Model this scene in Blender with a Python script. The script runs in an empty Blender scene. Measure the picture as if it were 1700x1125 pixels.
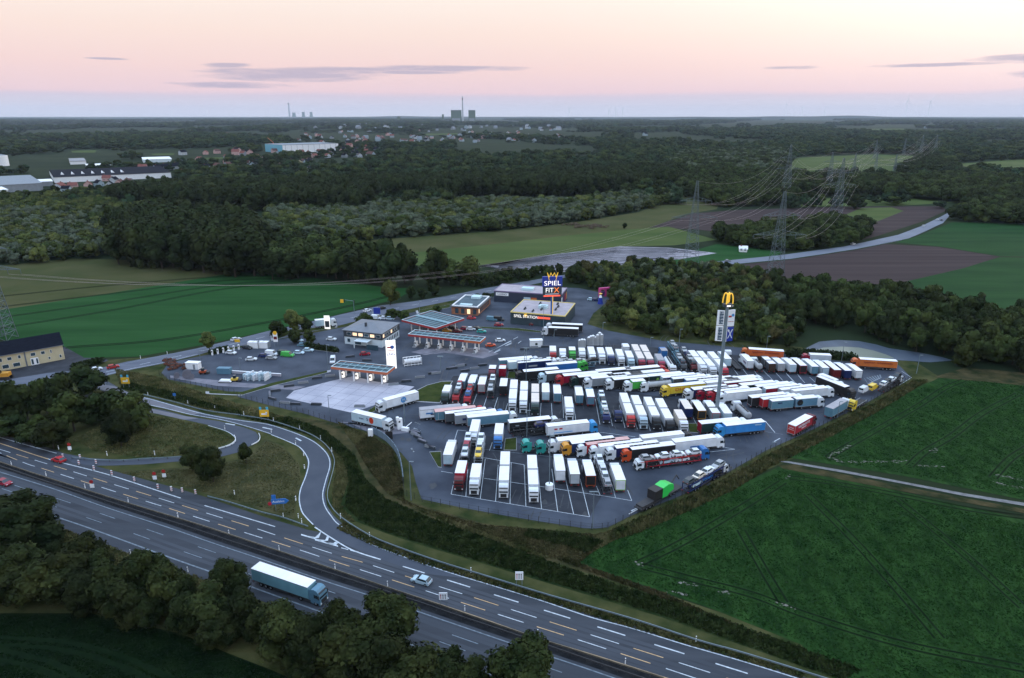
import bpy, bmesh, math, random
import numpy as np
from mathutils import Vector
R=math.radians
random.seed(7); rng=np.random.default_rng(7)
SC=bpy.context.scene; COL=SC.collection
# ------------------------------------------------------------ camera
F=1133.0; CH=95.0; PIT=math.atan((562.5-190.5)/F); cp,sp=math.cos(PIT),math.sin(PIT)
cam=bpy.data.cameras.new('camera'); cam.lens=36*F/1700; cam.sensor_width=36; cam.clip_start=1; cam.clip_end=80000
co=bpy.data.objects.new('camera',cam); COL.objects.link(co); co.location=(0,0,CH); co.rotation_euler=(math.pi/2-PIT,0,0)
SC.camera=co
SC.render.resolution_x=1024; SC.render.resolution_y=678
SC.view_settings.view_transform='Standard'; SC.view_settings.look='None'
SC.view_settings.exposure=0.60; SC.view_settings.gamma=1
# ------------------------------------------------------------ world
SUN_AZ=R(52); SUN_EL=R(7)      # azimuth measured from +Y towards +X
w=bpy.data.worlds.new('World'); SC.world=w; w.use_nodes=True
nt=w.node_tree; nt.nodes.clear()
def N(t,**k):
    n=nt.nodes.new(t)
    for a,b in k.items(): setattr(n,a,b)
    return n
def math_(op,a,b=None,c=None,clamp=False):
    n=N('ShaderNodeMath',operation=op,use_clamp=clamp)
    for i,v in enumerate((a,b,c)):
        if v is None: continue
        if isinstance(v,(int,float)): n.inputs[i].default_value=v
        else: nt.links.new(v,n.inputs[i])
    return n.outputs[0]
def s2l(c):
    return tuple((x/12.92 if x<=.04045 else ((x+.055)/1.055)**2.4) for x in [v/255 for v in c])
tc=N('ShaderNodeTexCoord'); sep=N('ShaderNodeSeparateXYZ'); nt.links.new(tc.outputs['Generated'],sep.inputs[0])
X,Y,Z=sep.outputs
ramp=N('ShaderNodeValToRGB'); 
stops=[(0.0,(206,206,220)),(.018,(206,198,212)),(.0235,(208,194,208)),(.029,(229,199,204)),(.06,(236,206,202)),(.10,(240,217,207)),(.16,(243,232,222)),(.26,(246,242,240))]
er=ramp.color_ramp
while len(er.elements)>1: er.elements.remove(er.elements[0])
for i,(p,c) in enumerate(stops):
    e=er.elements[0] if i==0 else er.elements.new(p/.5)
    e.position=p/.5; e.color=(*s2l(c),1)
for p,c in ((.6,(.98,1.10,1.30)),(1.0,(1.10,1.48,2.05))):
    e=er.elements.new(p if p<1 else 1.0); e.color=(*c,1)
zz=math_('DIVIDE',Z,.5)
# stretch: below 0.5 linear, the rest of the dome squeezed up to 1
zc=math_('MINIMUM',zz,.52); zr=math_('MULTIPLY',math_('MAXIMUM',math_('SUBTRACT',Z,.26),0),.65)
RAMPIN=math_('ADD',zc,zr)
# sunset glow towards the right of the picture
gx=math_('ADD',math_('MULTIPLY',X,math.sin(SUN_AZ)),math_('MULTIPLY',Y,math.cos(SUN_AZ)))
glow=math_('MULTIPLY',math_('POWER',math_('MAXIMUM',gx,0),7),math_('MULTIPLY',math_('MAXIMUM',Z,0),7,clamp=True))
gm=N('ShaderNodeMix',data_type='RGBA',blend_type='ADD'); gm.clamp_result=False
nt.links.new(glow,gm.inputs['Factor']); nt.links.new(ramp.outputs[0],gm.inputs['A']); gm.inputs['B'].default_value=(.62,.58,.44,1)
# thin evening clouds : noise stretched along the horizon
cmb=N('ShaderNodeCombineXYZ'); inv=math_('DIVIDE',1.0,math_('MAXIMUM',Y,.12))
nt.links.new(math_('MULTIPLY',math_('MULTIPLY',X,inv),11),cmb.inputs[0]); nt.links.new(math_('MULTIPLY',Z,150),cmb.inputs[1])
nz=N('ShaderNodeTexNoise'); nz.inputs['Scale'].default_value=1.0; nz.inputs['Detail'].default_value=7; nz.inputs['Roughness'].default_value=.62; nz.inputs['Distortion'].default_value=.3
nt.links.new(cmb.outputs[0],nz.inputs['Vector'])
nz2=N('ShaderNodeTexNoise'); nz2.inputs['Scale'].default_value=.35; nz2.inputs['Detail'].default_value=5; nt.links.new(cmb.outputs[0],nz2.inputs['Vector'])
nt.links.new(math_('ADD',RAMPIN,math_('MULTIPLY',math_('SUBTRACT',nz2.outputs['Fac'],.5),.020)),ramp.inputs[0])
# cloud streaks where the photograph has them: (azimuth tan, elevation, half width, half height)
def bump(cx,cy,wx,wy):
    ax=math_('DIVIDE',math_('SUBTRACT',math_('MULTIPLY',X,inv),cx),wx); ay=math_('DIVIDE',math_('SUBTRACT',Z,cy),wy)
    r=math_('ADD',math_('MULTIPLY',ax,ax),math_('MULTIPLY',ay,ay))
    return math_('SUBTRACT',1.0,r,clamp=True)
cl=None
for px,py,wx,wy in ((505,130,190,14),(590,122,150,8),(740,118,190,7),(420,146,130,7),(1275,121,60,4),(1640,118,130,8),(1680,137,90,9),(1500,122,150,4),(235,113,45,2),(700,124,110,4),(420,117,60,5)):
    b=bump((px-850)/F/ .985,(190.5-py)/F*.93,wx/F,wy/F*.9)
    cl=b if cl is None else math_('MAXIMUM',cl,b)
cf=math_('MULTIPLY',math_('SUBTRACT',math_('MULTIPLY',cl,.66),math_('SUBTRACT',.82,math_('MULTIPLY',nz.outputs['Fac'],1.15))),3.2,clamp=True)
cf=math_('MULTIPLY',cf,.66)
cm=N('ShaderNodeMix',data_type='RGBA'); nt.links.new(cf,cm.inputs['Factor']); nt.links.new(gm.outputs['Result'],cm.inputs['A']); cm.inputs['B'].default_value=(*s2l((158,156,182)),1)
sky=N('ShaderNodeTexSky',sky_type='NISHITA'); sky.sun_disc=False; sky.sun_elevation=SUN_EL; sky.sun_rotation=SUN_AZ; sky.air_density=1.2; sky.dust_density=2; sky.ozone_density=3
bg=N('ShaderNodeBackground'); bg.inputs[1].default_value=.76; nt.links.new(cm.outputs['Result'],bg.inputs[0])
b2=N('ShaderNodeBackground'); nt.links.new(sky.outputs[0],b2.inputs[0]); 
# the physical sky takes over above the band the lens sees
nt.links.new(math_('MULTIPLY',math_('MULTIPLY',math_('SUBTRACT',Z,.22),1.6,clamp=True),.055),b2.inputs[1])
ad=N('ShaderNodeAddShader'); nt.links.new(bg.outputs[0],ad.inputs[0]); nt.links.new(b2.outputs[0],ad.inputs[1])
wo=N('ShaderNodeOutputWorld'); nt.links.new(ad.outputs[0],wo.inputs[0])
sl=bpy.data.lights.new('sun','SUN'); sl.energy=.42; sl.angle=R(14); sl.color=(1,.82,.66)
so=bpy.data.objects.new('sun',sl); COL.objects.link(so)
so.rotation_euler=(R(90)-SUN_EL,0,math.pi-SUN_AZ)
sd=Vector((math.sin(SUN_AZ)*math.cos(SUN_EL),math.cos(SUN_AZ)*math.cos(SUN_EL),math.sin(SUN_EL)))
so.rotation_euler=sd.to_track_quat('Z','Y').to_euler()

# ------------------------------------------------------------ helpers
def G(x,y,h=0.0):
    """picture pixel of the 1700 px photograph -> point of the place at height h"""
    v=-(y-562.5)/F; dx=(x-850)/F; dy=cp+v*sp; dz=-sp+v*cp; t=(CH-h)/-dz
    return (dx*t,dy*t)
def ztop(Yw,y):
    """height of a thing standing at depth Yw whose top shows at picture row y"""
    v=-(y-562.5)/F; return CH+Yw*(v*cp-sp)/(cp+v*sp)
CR=dict(a=(680,640,10.227),b=(800,570,10.227),c=(920,560,10.227),d=(1050,560,10.227),e=(1180,560,10.227),f=(1120,620,9.378),g=(820,660,9.378),h=(980,640,9.378),
 o4=(700,670,5.113),o5=(950,670,5.113),o3=(670,560,5.113),o2=(1250,530,5.113),o1=(1000,480,5.113),s5=(400,430,3.75),s6=(700,430,3.75),
 A=(0,680,5.627),B=(280,740,5.627),C=(500,840,5.627),D=(750,920,5.627),E=(1050,925,5.627),FF=(150,580,5.627),GG=(400,660,5.627),
 c4=(0,450,3.214),c3=(1100,100,2.813),c2=(550,100,2.813),c1=(0,100,2.813),c7=(0,780,2.4286),c8=(600,800,2.8333),j1=(540,480,7.033),j2=(690,460,8.0375),j3=(820,440,8.5),j4=(1160,470,10.2),j5=(0,530,8.5),j6=(330,490,7.03),j8=(560,650,10.625),p=(0,0,1.0),
 k4=(1300,600,4.25),k1=(1130,270,5.3125),k2=(0,220,5.3125),k3=(350,200,5.3125),k5=(600,150,5.667),k6=(1050,740,8.035))
def PX(k,x,y): o=CR[k]; return (o[0]+x/o[2],o[1]+y/o[2])
def GK(k,x,y,h=0.0): return G(*PX(k,x,y),h)
MATS={}
def dk(c,k): return tuple(x*k for x in c)
def mat(name,col,rough=.8,var=0.0,scale=1.0,metal=0.0,emit=None,col2=None,bump=0.0,detail=6,stretch=None,spec=None,rnd=0.0):
    if name in MATS: return MATS[name]
    m=bpy.data.materials.new(name); m.use_nodes=True; t=m.node_tree; bs=t.nodes['Principled BSDF']
    bs.inputs['Roughness'].default_value=rough; bs.inputs['Metallic'].default_value=metal
    if spec is None and rough>=.9: spec=.04
    elif spec is None and rough>=.8: spec=.22
    if spec is not None: bs.inputs['Specular IOR Level'].default_value=spec
    bs.inputs['Base Color'].default_value=(*col,1)
    if emit: bs.inputs['Emission Color'].default_value=(*emit[0],1); bs.inputs['Emission Strength'].default_value=emit[1]
    last=None
    if var>0 or col2:
        tcn=t.nodes.new('ShaderNodeTexCoord'); n=t.nodes.new('ShaderNodeTexNoise'); n.inputs['Scale'].default_value=scale; n.inputs['Detail'].default_value=detail
        src=tcn.outputs['Object']
        if stretch:
            mp=t.nodes.new('ShaderNodeMapping'); mp.inputs['Rotation'].default_value=(0,0,-R(stretch[0])); mp.inputs['Scale'].default_value=(stretch[1],stretch[2],1)
            mp.vector_type='TEXTURE' if False else 'POINT'
            t.links.new(src,mp.inputs[0]); src=mp.outputs[0]
        t.links.new(src,n.inputs['Vector'])
        rr=t.nodes.new('ShaderNodeValToRGB'); t.links.new(n.outputs['Fac'],rr.inputs[0])
        c2=col2 if col2 else tuple(min(1,c*(1+var)) for c in col); c1=col if col2 else tuple(c*(1-var) for c in col)
        rr.color_ramp.elements[0].position=.32; rr.color_ramp.elements[0].color=(*c1,1)
        rr.color_ramp.elements[1].position=.68; rr.color_ramp.elements[1].color=(*c2,1)
        last=rr.outputs[0]
        if bump>0:
            n2=t.nodes.new('ShaderNodeTexNoise'); n2.inputs['Scale'].default_value=scale*3; n2.inputs['Detail'].default_value=5; t.links.new(src,n2.inputs['Vector'])
            b=t.nodes.new('ShaderNodeBump'); b.inputs['Strength'].default_value=bump; b.inputs['Distance'].default_value=.5
            t.links.new(n2.outputs['Fac'],b.inputs['Height']); t.links.new(b.outputs[0],bs.inputs['Normal'])
    if rnd>0:
        oi=t.nodes.new('ShaderNodeObjectInfo'); hs=t.nodes.new('ShaderNodeHueSaturation')
        mr=t.nodes.new('ShaderNodeMapRange'); mr.inputs['To Min'].default_value=1-rnd; mr.inputs['To Max'].default_value=1+rnd; t.links.new(oi.outputs['Random'],mr.inputs[0])
        mh=t.nodes.new('ShaderNodeMapRange'); mh.inputs['To Min'].default_value=.5-rnd*.05; mh.inputs['To Max'].default_value=.5+rnd*.05
        mm=t.nodes.new('ShaderNodeMath'); mm.operation='FRACT'; m3=t.nodes.new('ShaderNodeMath'); m3.operation='MULTIPLY'; m3.inputs[1].default_value=7.31
        t.links.new(oi.outputs['Random'],m3.inputs[0]); t.links.new(m3.outputs[0],mm.inputs[0]); t.links.new(mm.outputs[0],mh.inputs[0])
        t.links.new(mr.outputs[0],hs.inputs['Value']); t.links.new(mh.outputs[0],hs.inputs['Hue'])
        if last is not None: t.links.new(last,hs.inputs['Color'])
        else: hs.inputs['Color'].default_value=(*col,1)
        last=hs.outputs[0]
    if last is not None: t.links.new(last,bs.inputs['Base Color'])
    MATS[name]=m; return m
class MB:
    def __init__(s): s.v=[]; s.f=[]
    def add(s,vs,fs): b=len(s.v); s.v+=[tuple(p) for p in vs]; s.f+=[tuple(b+i for i in f) for f in fs]; return s
    def box(s,x0,x1,y0,y1,z0,z1):
        return s.add([(x0,y0,z0),(x1,y0,z0),(x1,y1,z0),(x0,y1,z0),(x0,y0,z1),(x1,y0,z1),(x1,y1,z1),(x0,y1,z1)],[(0,3,2,1),(4,5,6,7),(0,1,5,4),(1,2,6,5),(2,3,7,6),(3,0,4,7)])
    def cyl(s,a,b,r,n=8,r2=None):
        a=Vector(a);b=Vector(b);r2=r if r2 is None else r2; d=(b-a).normalized(); u=d.orthogonal().normalized(); w_=d.cross(u); vs=[]
        for c,rr in ((a,r),(b,r2)):
            for i in range(n): t=2*math.pi*i/n; vs.append(c+u*(rr*math.cos(t))+w_*(rr*math.sin(t)))
        return s.add(vs,[(i,(i+1)%n,n+(i+1)%n,n+i) for i in range(n)]+[tuple(range(n))[::-1],tuple(range(n,2*n))])
    def prism(s,pts,y0,y1):   # profile in x,z extruded along y
        n=len(pts); return s.add([(x,y0,z) for x,z in pts]+[(x,y1,z) for x,z in pts],[tuple(range(n)),tuple(range(2*n-1,n-1,-1))]+[(i,n+i,n+(i+1)%n,(i+1)%n) for i in range(n)])
    def slab(s,pts,z0,z1):    # footprint in x,y extruded along z
        n=len(pts); return s.add([(x,y,z0) for x,y in pts]+[(x,y,z1) for x,y in pts],[tuple(range(n))[::-1],tuple(range(n,2*n))]+[(i,(i+1)%n,n+(i+1)%n,n+i) for i in range(n)])
    def sheet(s,pts,z): n=len(pts); return s.add([(x,y,z) for x,y in pts],[tuple(range(n))])
    def mesh(s,name,m=None):
        me=bpy.data.meshes.new(name); me.from_pydata(s.v,[],s.f); me.update()
        if m: me.materials.append(m)
        return me
def tag(o,label=None,cat=None,group=None,kind=None):
    if label:o['label']=label
    if cat:o['category']=cat
    if group:o['group']=group
    if kind:o['kind']=kind
    return o
def obj(name,me,parent=None,loc=(0,0,0),rz=0.0,scale=None):
    o=bpy.data.objects.new(name,me); COL.objects.link(o); o.location=loc; o.rotation_euler=(0,0,rz)
    if scale is not None: o.scale=scale
    if parent: o.parent=parent
    return o
def thing(name,label,cat,loc=(0,0,0),rz=0.0,group=None,me=None):
    return tag(obj(name,me,None,loc,rz),label,cat,group)
def build(name,mb,m,parent=None,**k): return obj(name,mb.mesh(name,m),parent,**k)
def area(p):
    return sum(p[i][0]*p[(i+1)%len(p)][1]-p[(i+1)%len(p)][0]*p[i][1] for i in range(len(p)))/2
def ccw(p): return p if area(p)>0 else p[::-1]
def smooth(pts,n=6):
    out=[]; P=[np.array(q,float) for q in pts]; P=[2*P[0]-P[1]]+P+[2*P[-1]-P[-2]]
    for i in range(1,len(P)-2):
        for t in np.linspace(0,1,n,endpoint=False):
            a,b,c,d=P[i-1:i+3]; out.append(tuple(.5*((2*b)+(-a+c)*t+(2*a-5*b+4*c-d)*t*t+(-a+3*b-3*c+d)*t**3)))
    out.append(tuple(P[-2])); return out
ZC=[0]
def struct(name,pix,z,m,sm=False):
    ZC[0]+=1; z=z+(ZC[0]%9)*.00045
    pts=[G(*q) for q in pix]
    if sm: pts=smooth(pts+[pts[0]])[:-1]
    o=build(name,MB().sheet(ccw(pts),z),m); o['kind']='structure'; return o
def offs(line,d):
    out=[]
    for i,p in enumerate(line):
        a=line[max(0,i-1)]; b=line[min(len(line)-1,i+1)]; dx,dy=b[0]-a[0],b[1]-a[1]; l=math.hypot(dx,dy) or 1
        out.append((p[0]-dy/l*d,p[1]+dx/l*d))
    return out
def resample(line,ds):
    L=[0]; 
    for i in range(1,len(line)): L.append(L[-1]+math.hypot(line[i][0]-line[i-1][0],line[i][1]-line[i-1][1]))
    x=np.interp(np.arange(0,L[-1],ds),L,[p[0] for p in line]); y=np.interp(np.arange(0,L[-1],ds),L,[p[1] for p in line])
    return list(zip(x.tolist(),y.tolist()))
def cut(line,s0,s1):
    L=[0]
    for i in range(1,len(line)): L.append(L[-1]+math.hypot(line[i][0]-line[i-1][0],line[i][1]-line[i-1][1]))
    if s1<=0 or s0>=L[-1]: return []
    s0=max(s0,0); s1=min(s1,L[-1]); S=[s0]+[l for l in L if s0<l<s1]+[s1]
    return list(zip(np.interp(S,L,[p[0] for p in line]).tolist(),np.interp(S,L,[p[1] for p in line]).tolist()))
def strip(mb,line,w,z):
    if len(line)<2: return
    a=offs(line,w/2); b=offs(line,-w/2); n=len(line)
    mb.add([(x,y,z) for x,y in b]+[(x,y,z) for x,y in a],[(i,i+1,n+i+1,n+i) for i in range(n-1)])
def pline(pix,n=5): return smooth([G(*q) for q in pix],n)
def inpoly(x,y,P):
    c=False; j=len(P)-1
    for i in range(len(P)):
        if (P[i][1]>y)!=(P[j][1]>y) and x<(P[j][0]-P[i][0])*(y-P[i][1])/(P[j][1]-P[i][1])+P[i][0]: c=not c
        j=i
    return c
def lettering(txt,size,m,parent,loc,rot,name='lettering',sx=1.0,depth=.03):
    cu=bpy.data.curves.new('t','FONT'); cu.body=txt; cu.size=size; cu.extrude=depth; cu.align_x='CENTER'; cu.align_y='CENTER'
    t=bpy.data.objects.new('t',cu); COL.objects.link(t); dg=bpy.context.evaluated_depsgraph_get(); me=bpy.data.meshes.new_from_object(t.evaluated_get(dg)); bpy.data.objects.remove(t); me.materials.clear(); me.materials.append(m)
    o=obj(name,me,parent,loc); o.rotation_euler=rot; o.scale=(sx,1,1); return o
def ordn(i): return ['first','second','third','fourth','fifth','sixth','seventh','eighth','ninth','tenth','eleventh','twelfth','thirteenth','fourteenth','fifteenth','sixteenth','seventeenth','eighteenth','nineteenth','twentieth','twenty-first','twenty-second','twenty-third','twenty-fourth','twenty-fifth','twenty-sixth','twenty-seventh','twenty-eighth','twenty-ninth','thirtieth','thirty-first','thirty-second','thirty-third','thirty-fourth','thirty-fifth','thirty-sixth','thirty-seventh','thirty-eighth','thirty-ninth','fortieth'][i]
# ------------------------------------------------------------ ground, fields, roads
m_ground=mat('meadow_ground',(.010,.019,.009),.95,col2=(.022,.032,.014),scale=.012,bump=.3)
m_verge=mat('verge_grass',(.018,.030,.009),.95,col2=(.068,.066,.026),scale=.16,bump=.9,detail=10)
m_rough=mat('rough_grass',(.010,.020,.007),.95,col2=(.070,.055,.026),scale=.22,bump=1.0,detail=10)
m_ditch=mat('ditch_growth',(.009,.020,.006),.95,col2=(.030,.042,.014),scale=.2,bump=.8)
m_crop=mat('winter_crop',(.0065,.024,.0060),.95,col2=(.021,.056,.013),scale=.25,bump=1.0,stretch=(52,1.2,.6),detail=10)
m_crop2=mat('crop_far_left',(.011,.046,.012),.95,col2=(.020,.066,.019),scale=.05,bump=.5,stretch=(18,.25,1.8),detail=9)
m_crop3=mat('crop_right_far',(.009,.036,.011),.95,col2=(.016,.052,.015),scale=.05,bump=.5,stretch=(10,.3,1.5),detail=9)
m_past=mat('dry_pasture',(.040,.050,.016),.95,col2=(.068,.066,.028),scale=.03,bump=.3,detail=9)
m_mead=mat('bright_meadow',(.040,.066,.018),.95,col2=(.072,.092,.030),scale=.02,bump=.3,stretch=(15,.4,1.5),detail=9)
m_soil=mat('ploughed_soil',(.032,.023,.024),.95,col2=(.056,.041,.040),scale=.05,bump=.4,stretch=(12,.1,2.8),detail=9)
m_darkfield=mat('dark_crop',(.002,.008,.003),.95,col2=(.007,.016,.005),scale=.2,bump=.8)
m_asph=mat('road_asphalt',(.026,.031,.040),.8,col2=(.046,.052,.064),scale=.10,detail=9,stretch=(-24,.05,3.2))
m_asphl=mat('ramp_asphalt',(.044,.053,.072),.85,col2=(.058,.067,.086),scale=.2,detail=9)
m_asphw=mat('worn_asphalt',(.115,.115,.132),.85,col2=(.160,.155,.175),scale=.25,detail=9)
m_road2=mat('country_road_asphalt',(.080,.092,.122),.85,col2=(.115,.125,.155),scale=.12,detail=9,stretch=(22,.1,2.5))
m_lot=mat('lot_asphalt',(.024,.031,.046),.85,col2=(.062,.074,.098),scale=.09,detail=11)
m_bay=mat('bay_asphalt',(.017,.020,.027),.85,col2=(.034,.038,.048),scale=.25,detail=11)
m_conc=mat('pale_concrete',(.30,.30,.35),.9,col2=(.42,.41,.46),scale=.12,detail=9)
m_pav=mat('grey_paving',(.13,.13,.155),.9,col2=(.20,.19,.22),scale=.3)
m_white=mat('white_paint_marking',(.42,.46,.50),.7,var=.25,scale=1.5)
m_fadew=mat('faded_paint_marking',(.15,.18,.21),.8,var=.3,scale=1.2)
m_yel=mat('yellow_tape_marking',(.46,.30,.15),.7,var=.2,scale=1.5)
m_kerb=mat('kerb_stone',(.30,.30,.32),.9,var=.15,scale=2)
m_track=mat('gravel_track',(.12,.12,.12),.95,col2=(.20,.20,.20),scale=.8)
m_bare=mat('bare_crop_patch',(.06,.07,.05),.95,col2=(.19,.18,.16),scale=.8)
m_tram=mat('tramline_soil',(.0022,.008,.003),.95,col2=(.006,.015,.005),scale=.5)
gr=MB(); gr.sheet([(-30000,-600),(30000,-600),(30000,38000),(-30000,38000)],0); build('ground',gr,m_ground)['kind']='structure'
def farm(name,pix,z,m): return struct(name,pix,z,m)
farm('pasture',[(-40,445),(120,429),(250,432),(370,445),(400,451),(180,487),(-40,521)],.05,m_past)
farm('crop_field',[(-40,521),(180,487),(400,451),(470,455),(560,466),(650,478),(690,478),(660,496),(565,521),(442,550),(350,570),(230,592),(140,594),(105,574),(-40,560)],.06,m_crop2)
farm('pasture',[(560,402),(690,393),(830,383),(960,368),(1060,352),(1130,324),(1200,324),(1190,347),(1140,355),(1078,378),(1040,384),(930,392),(830,404),(700,418),(600,425)],.05,m_past)
farm('meadow',[(640,424),(830,404),(930,392),(1040,381),(1110,376),(1190,398),(1120,407),(1030,409),(905,425),(800,440),(760,450),(690,440)],.06,m_mead)
farm('meadow',[(1100,430),(1190,405),(1300,418),(1290,424),(1190,434),(1100,440)],.07,m_crop2)
o=farm('foil_covered_field',[(796,441),(905,424),(1030,409),(1110,411),(1190,420),(1130,430),(1060,436),(1000,444),(930,452),(860,452)],.09,mat('foil_sheets',(.07,.07,.09),.5,col2=(.36,.35,.42),scale=.16,stretch=(-16,.35,2.4),detail=9))
farm('ploughed_field',[(1080,378),(1150,354),(1230,348),(1400,343),(1562,342),(1572,349),(1530,368),(1455,392),(1432,398),(1420,380),(1250,392),(1150,380)],.05,m_soil)
farm('crop_strip',[(1400,358),(1430,345),(1480,344),(1500,350),(1450,370)],.08,m_mead)
farm('ploughed_field',[(1165,455),(1200,442),(1313,431),(1420,415),(1470,405),(1560,410),(1660,426),(1600,445),(1500,468),(1420,475),(1280,480)],.07,m_soil)
farm('crop_field',[(1485,402),(1520,393),(1580,369),(1740,372),(1740,426),(1660,425),(1560,409)],.06,m_crop3)
farm('crop_field',[(1495,468),(1600,444),(1660,427),(1740,428),(1740,520),(1560,500)],.06,m_crop3)
farm('far_meadow',[(1300,292),(1320,262),(1450,256),(1545,260),(1560,285),(1530,292),(1400,297)],.06,m_mead)
farm('far_meadow',[(1590,272),(1690,264),(1740,268),(1740,282),(1620,282)],.06,m_mead)
farm('far_meadow',[(1320,330),(1480,327),(1600,335),(1500,341),(1330,343)],.05,m_mead)
farm('far_meadow',[(20,240),(70,237),(110,238),(100,241),(30,243)],.06,m_mead)
farm('far_meadow',[(118,250),(160,249),(158,253),(120,253)],.06,m_mead)
farm('far_meadow',[(250,255),(290,254),(288,257),(255,257)],.06,m_mead)
for q_ in ([(560,243),(690,240),(700,242),(565,245)],[(1635,238),(1700,237),(1740,239),(1640,240)],[(330,262),(380,260),(385,263),(335,265)],[(1180,238),(1260,236),(1265,238),(1185,240)],[(700,222),(800,220),(805,222),(705,224)],[(1380,214),(1500,213),(1505,215),(1385,216)],[(60,222),(200,220),(205,222),(65,224)],[(1560,296),(1600,294),(1610,298),(1570,300)]): farm('far_meadow',q_,.06,m_mead)
farm('far_meadow',[(940,262),(985,259),(990,263),(950,265)],.06,m_mead)
farm('far_meadow',[(600,318),(700,330),(960,328),(1110,322),(1110,330),(980,338),(700,336),(440,352),(430,346)],.05,m_past)
_b=resample([G(*q) for q in [(796,441),(860,452),(930,452),(1000,444),(1060,436),(1130,430)]],1.0); _t=resample([G(*q) for q in [(796,441),(905,424),(1030,409),(1110,411),(1190,420)]],1.0); fs=MB()
for i in range(1,34):
    t=i/34; n_=40; ln=[]
    for j in range(n_+1):
        a=_b[min(len(_b)-1,int(j/n_*(len(_b)-1)))]; c=_t[min(len(_t)-1,int(j/n_*(len(_t)-1)))]; ln.append((a[0]+(c[0]-a[0])*t,a[1]+(c[1]-a[1])*t))
    k0=random.randrange(0,6); strip(fs,ln[k0:n_-random.randrange(0,6)],random.uniform(.5,1.6),.105)
build('foil_furrows',fs,mat('furrow_soil',(.035,.035,.04),.95,col2=(.10,.10,.115),scale=.08))['kind']='structure'
# big field on the right, with its tramlines
farm('crop_field',[(1010,892),(1130,850),(1300,772),(1700,862),(1900,910),(1900,1400),(1500,1250),(1330,1070),(1180,1010),(1080,975),(940,930)],.05,m_crop)
farm('crop_field',[(1312,760),(1420,700),(1530,640),(1590,615),(1640,614),(1900,640),(1900,890),(1700,830),(1500,790)],.06,m_crop)
farm('dry_field_corner',[(1550,626),(1600,611),(1650,614),(1900,640),(1900,660),(1640,634),(1590,630)],.08,m_rough)
mb=MB(); t2=MB(); TG=set()
def tram(key,pts,gap=1.9,w=.45,light=False):
    l=smooth([GK(key,*q) for q in pts],8)
    for s in (-1,1):
        o_=offs(l,s*gap/2); strip(t2 if light else mb,o_,w,.115)
        for x,y in resample(o_,.35):
            for i in (-1,0,1):
                for j in (-1,0,1): TG.add((int(x/.35)+i,int(y/.35)+j))
tram('k4',[(390,680),(330,672),(470,590),(700,460),(960,310),(1140,190),(1280,130)])
tram('k4',[(890,740),(1000,640),(1200,520),(1400,370),(1660,230)])
tram('k4',[(1480,820),(1600,690),(1720,610),(1900,500)])
tram('k4',[(40,820),(300,850),(800,940),(1300,1040),(1700,1100)])
tram('p',[(1058,937),(1130,902),(1220,850),(1300,800)]); tram('p',[(1065,940),(1150,962),(1250,988),(1340,1022),(1500,1070),(1700,1110)])
tram('p',[(1340,820),(1420,900),(1500,990),(1560,1060)]); tram('p',[(1490,830),(1600,920),(1700,1010)])
tram('p',[(1230,880),(1270,950),(1300,1000)]); tram('p',[(1400,800),(1520,850),(1620,900),(1800,1010)]) if False else None
for yy in range(9): tram('p',[(-20,548-yy*9),(180,516-yy*7),(400,476-yy*3),(600,466+0*yy)],w=.8) if yy in (0,2,4,6) else None
tram('p',[(110,577),(300,560),(560,512),(660,488)],w=.9)
tram('c7',[(-20,690),(250,710),(480,770),(680,860)],gap=1.8,w=.7); tram('c7',[(-20,740),(180,790),(330,860)],gap=1.8,w=.7)
o=build('crop_tramlines',mb,m_tram); o['kind']='structure'
for k,pts in (('k4',[(330,680),(400,705),(560,712),(860,705)]),('k4',[(960,738),(1130,738)]),('k4',[(1490,850),(1600,880),(1700,890)]),('k4',[(1500,800),(1700,840)]),('E',[(1350,430),(1500,470)]),('E',[(440,235),(620,270)]),('E',[(800,330),(950,350)]),('E',[(350,320),(520,350)]),('E',[(30,60),(120,90)]),('k4',[(320,672),(480,590)]),('k4',[(1050,635),(1090,615)]),('k4',[(0,830),(60,800)])):
    for x,y in resample(smooth([GK(k,*q) for q in pts],4),.4):
        if random.random()<.12: continue
        x+=random.gauss(0,.35); y+=random.gauss(0,.35); n=6; a0=random.random()*6; r0=random.uniform(.12,.42)
        t2.sheet([(x+r0*random.uniform(.6,1.6)*math.cos(a0+j*6.283/n),y+r0*random.uniform(.5,1.2)*math.sin(a0+j*6.283/n)) for j in range(n)],.12+random.random()*.01)
build('bare_crop_patches',t2,m_bare)['kind']='structure'
farm('field_bottom_left',[(-200,1018),(150,1018),(300,1052),(380,1085),(450,1112),(560,1160),(560,1400),(-400,1400)],.05,m_darkfield)
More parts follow.
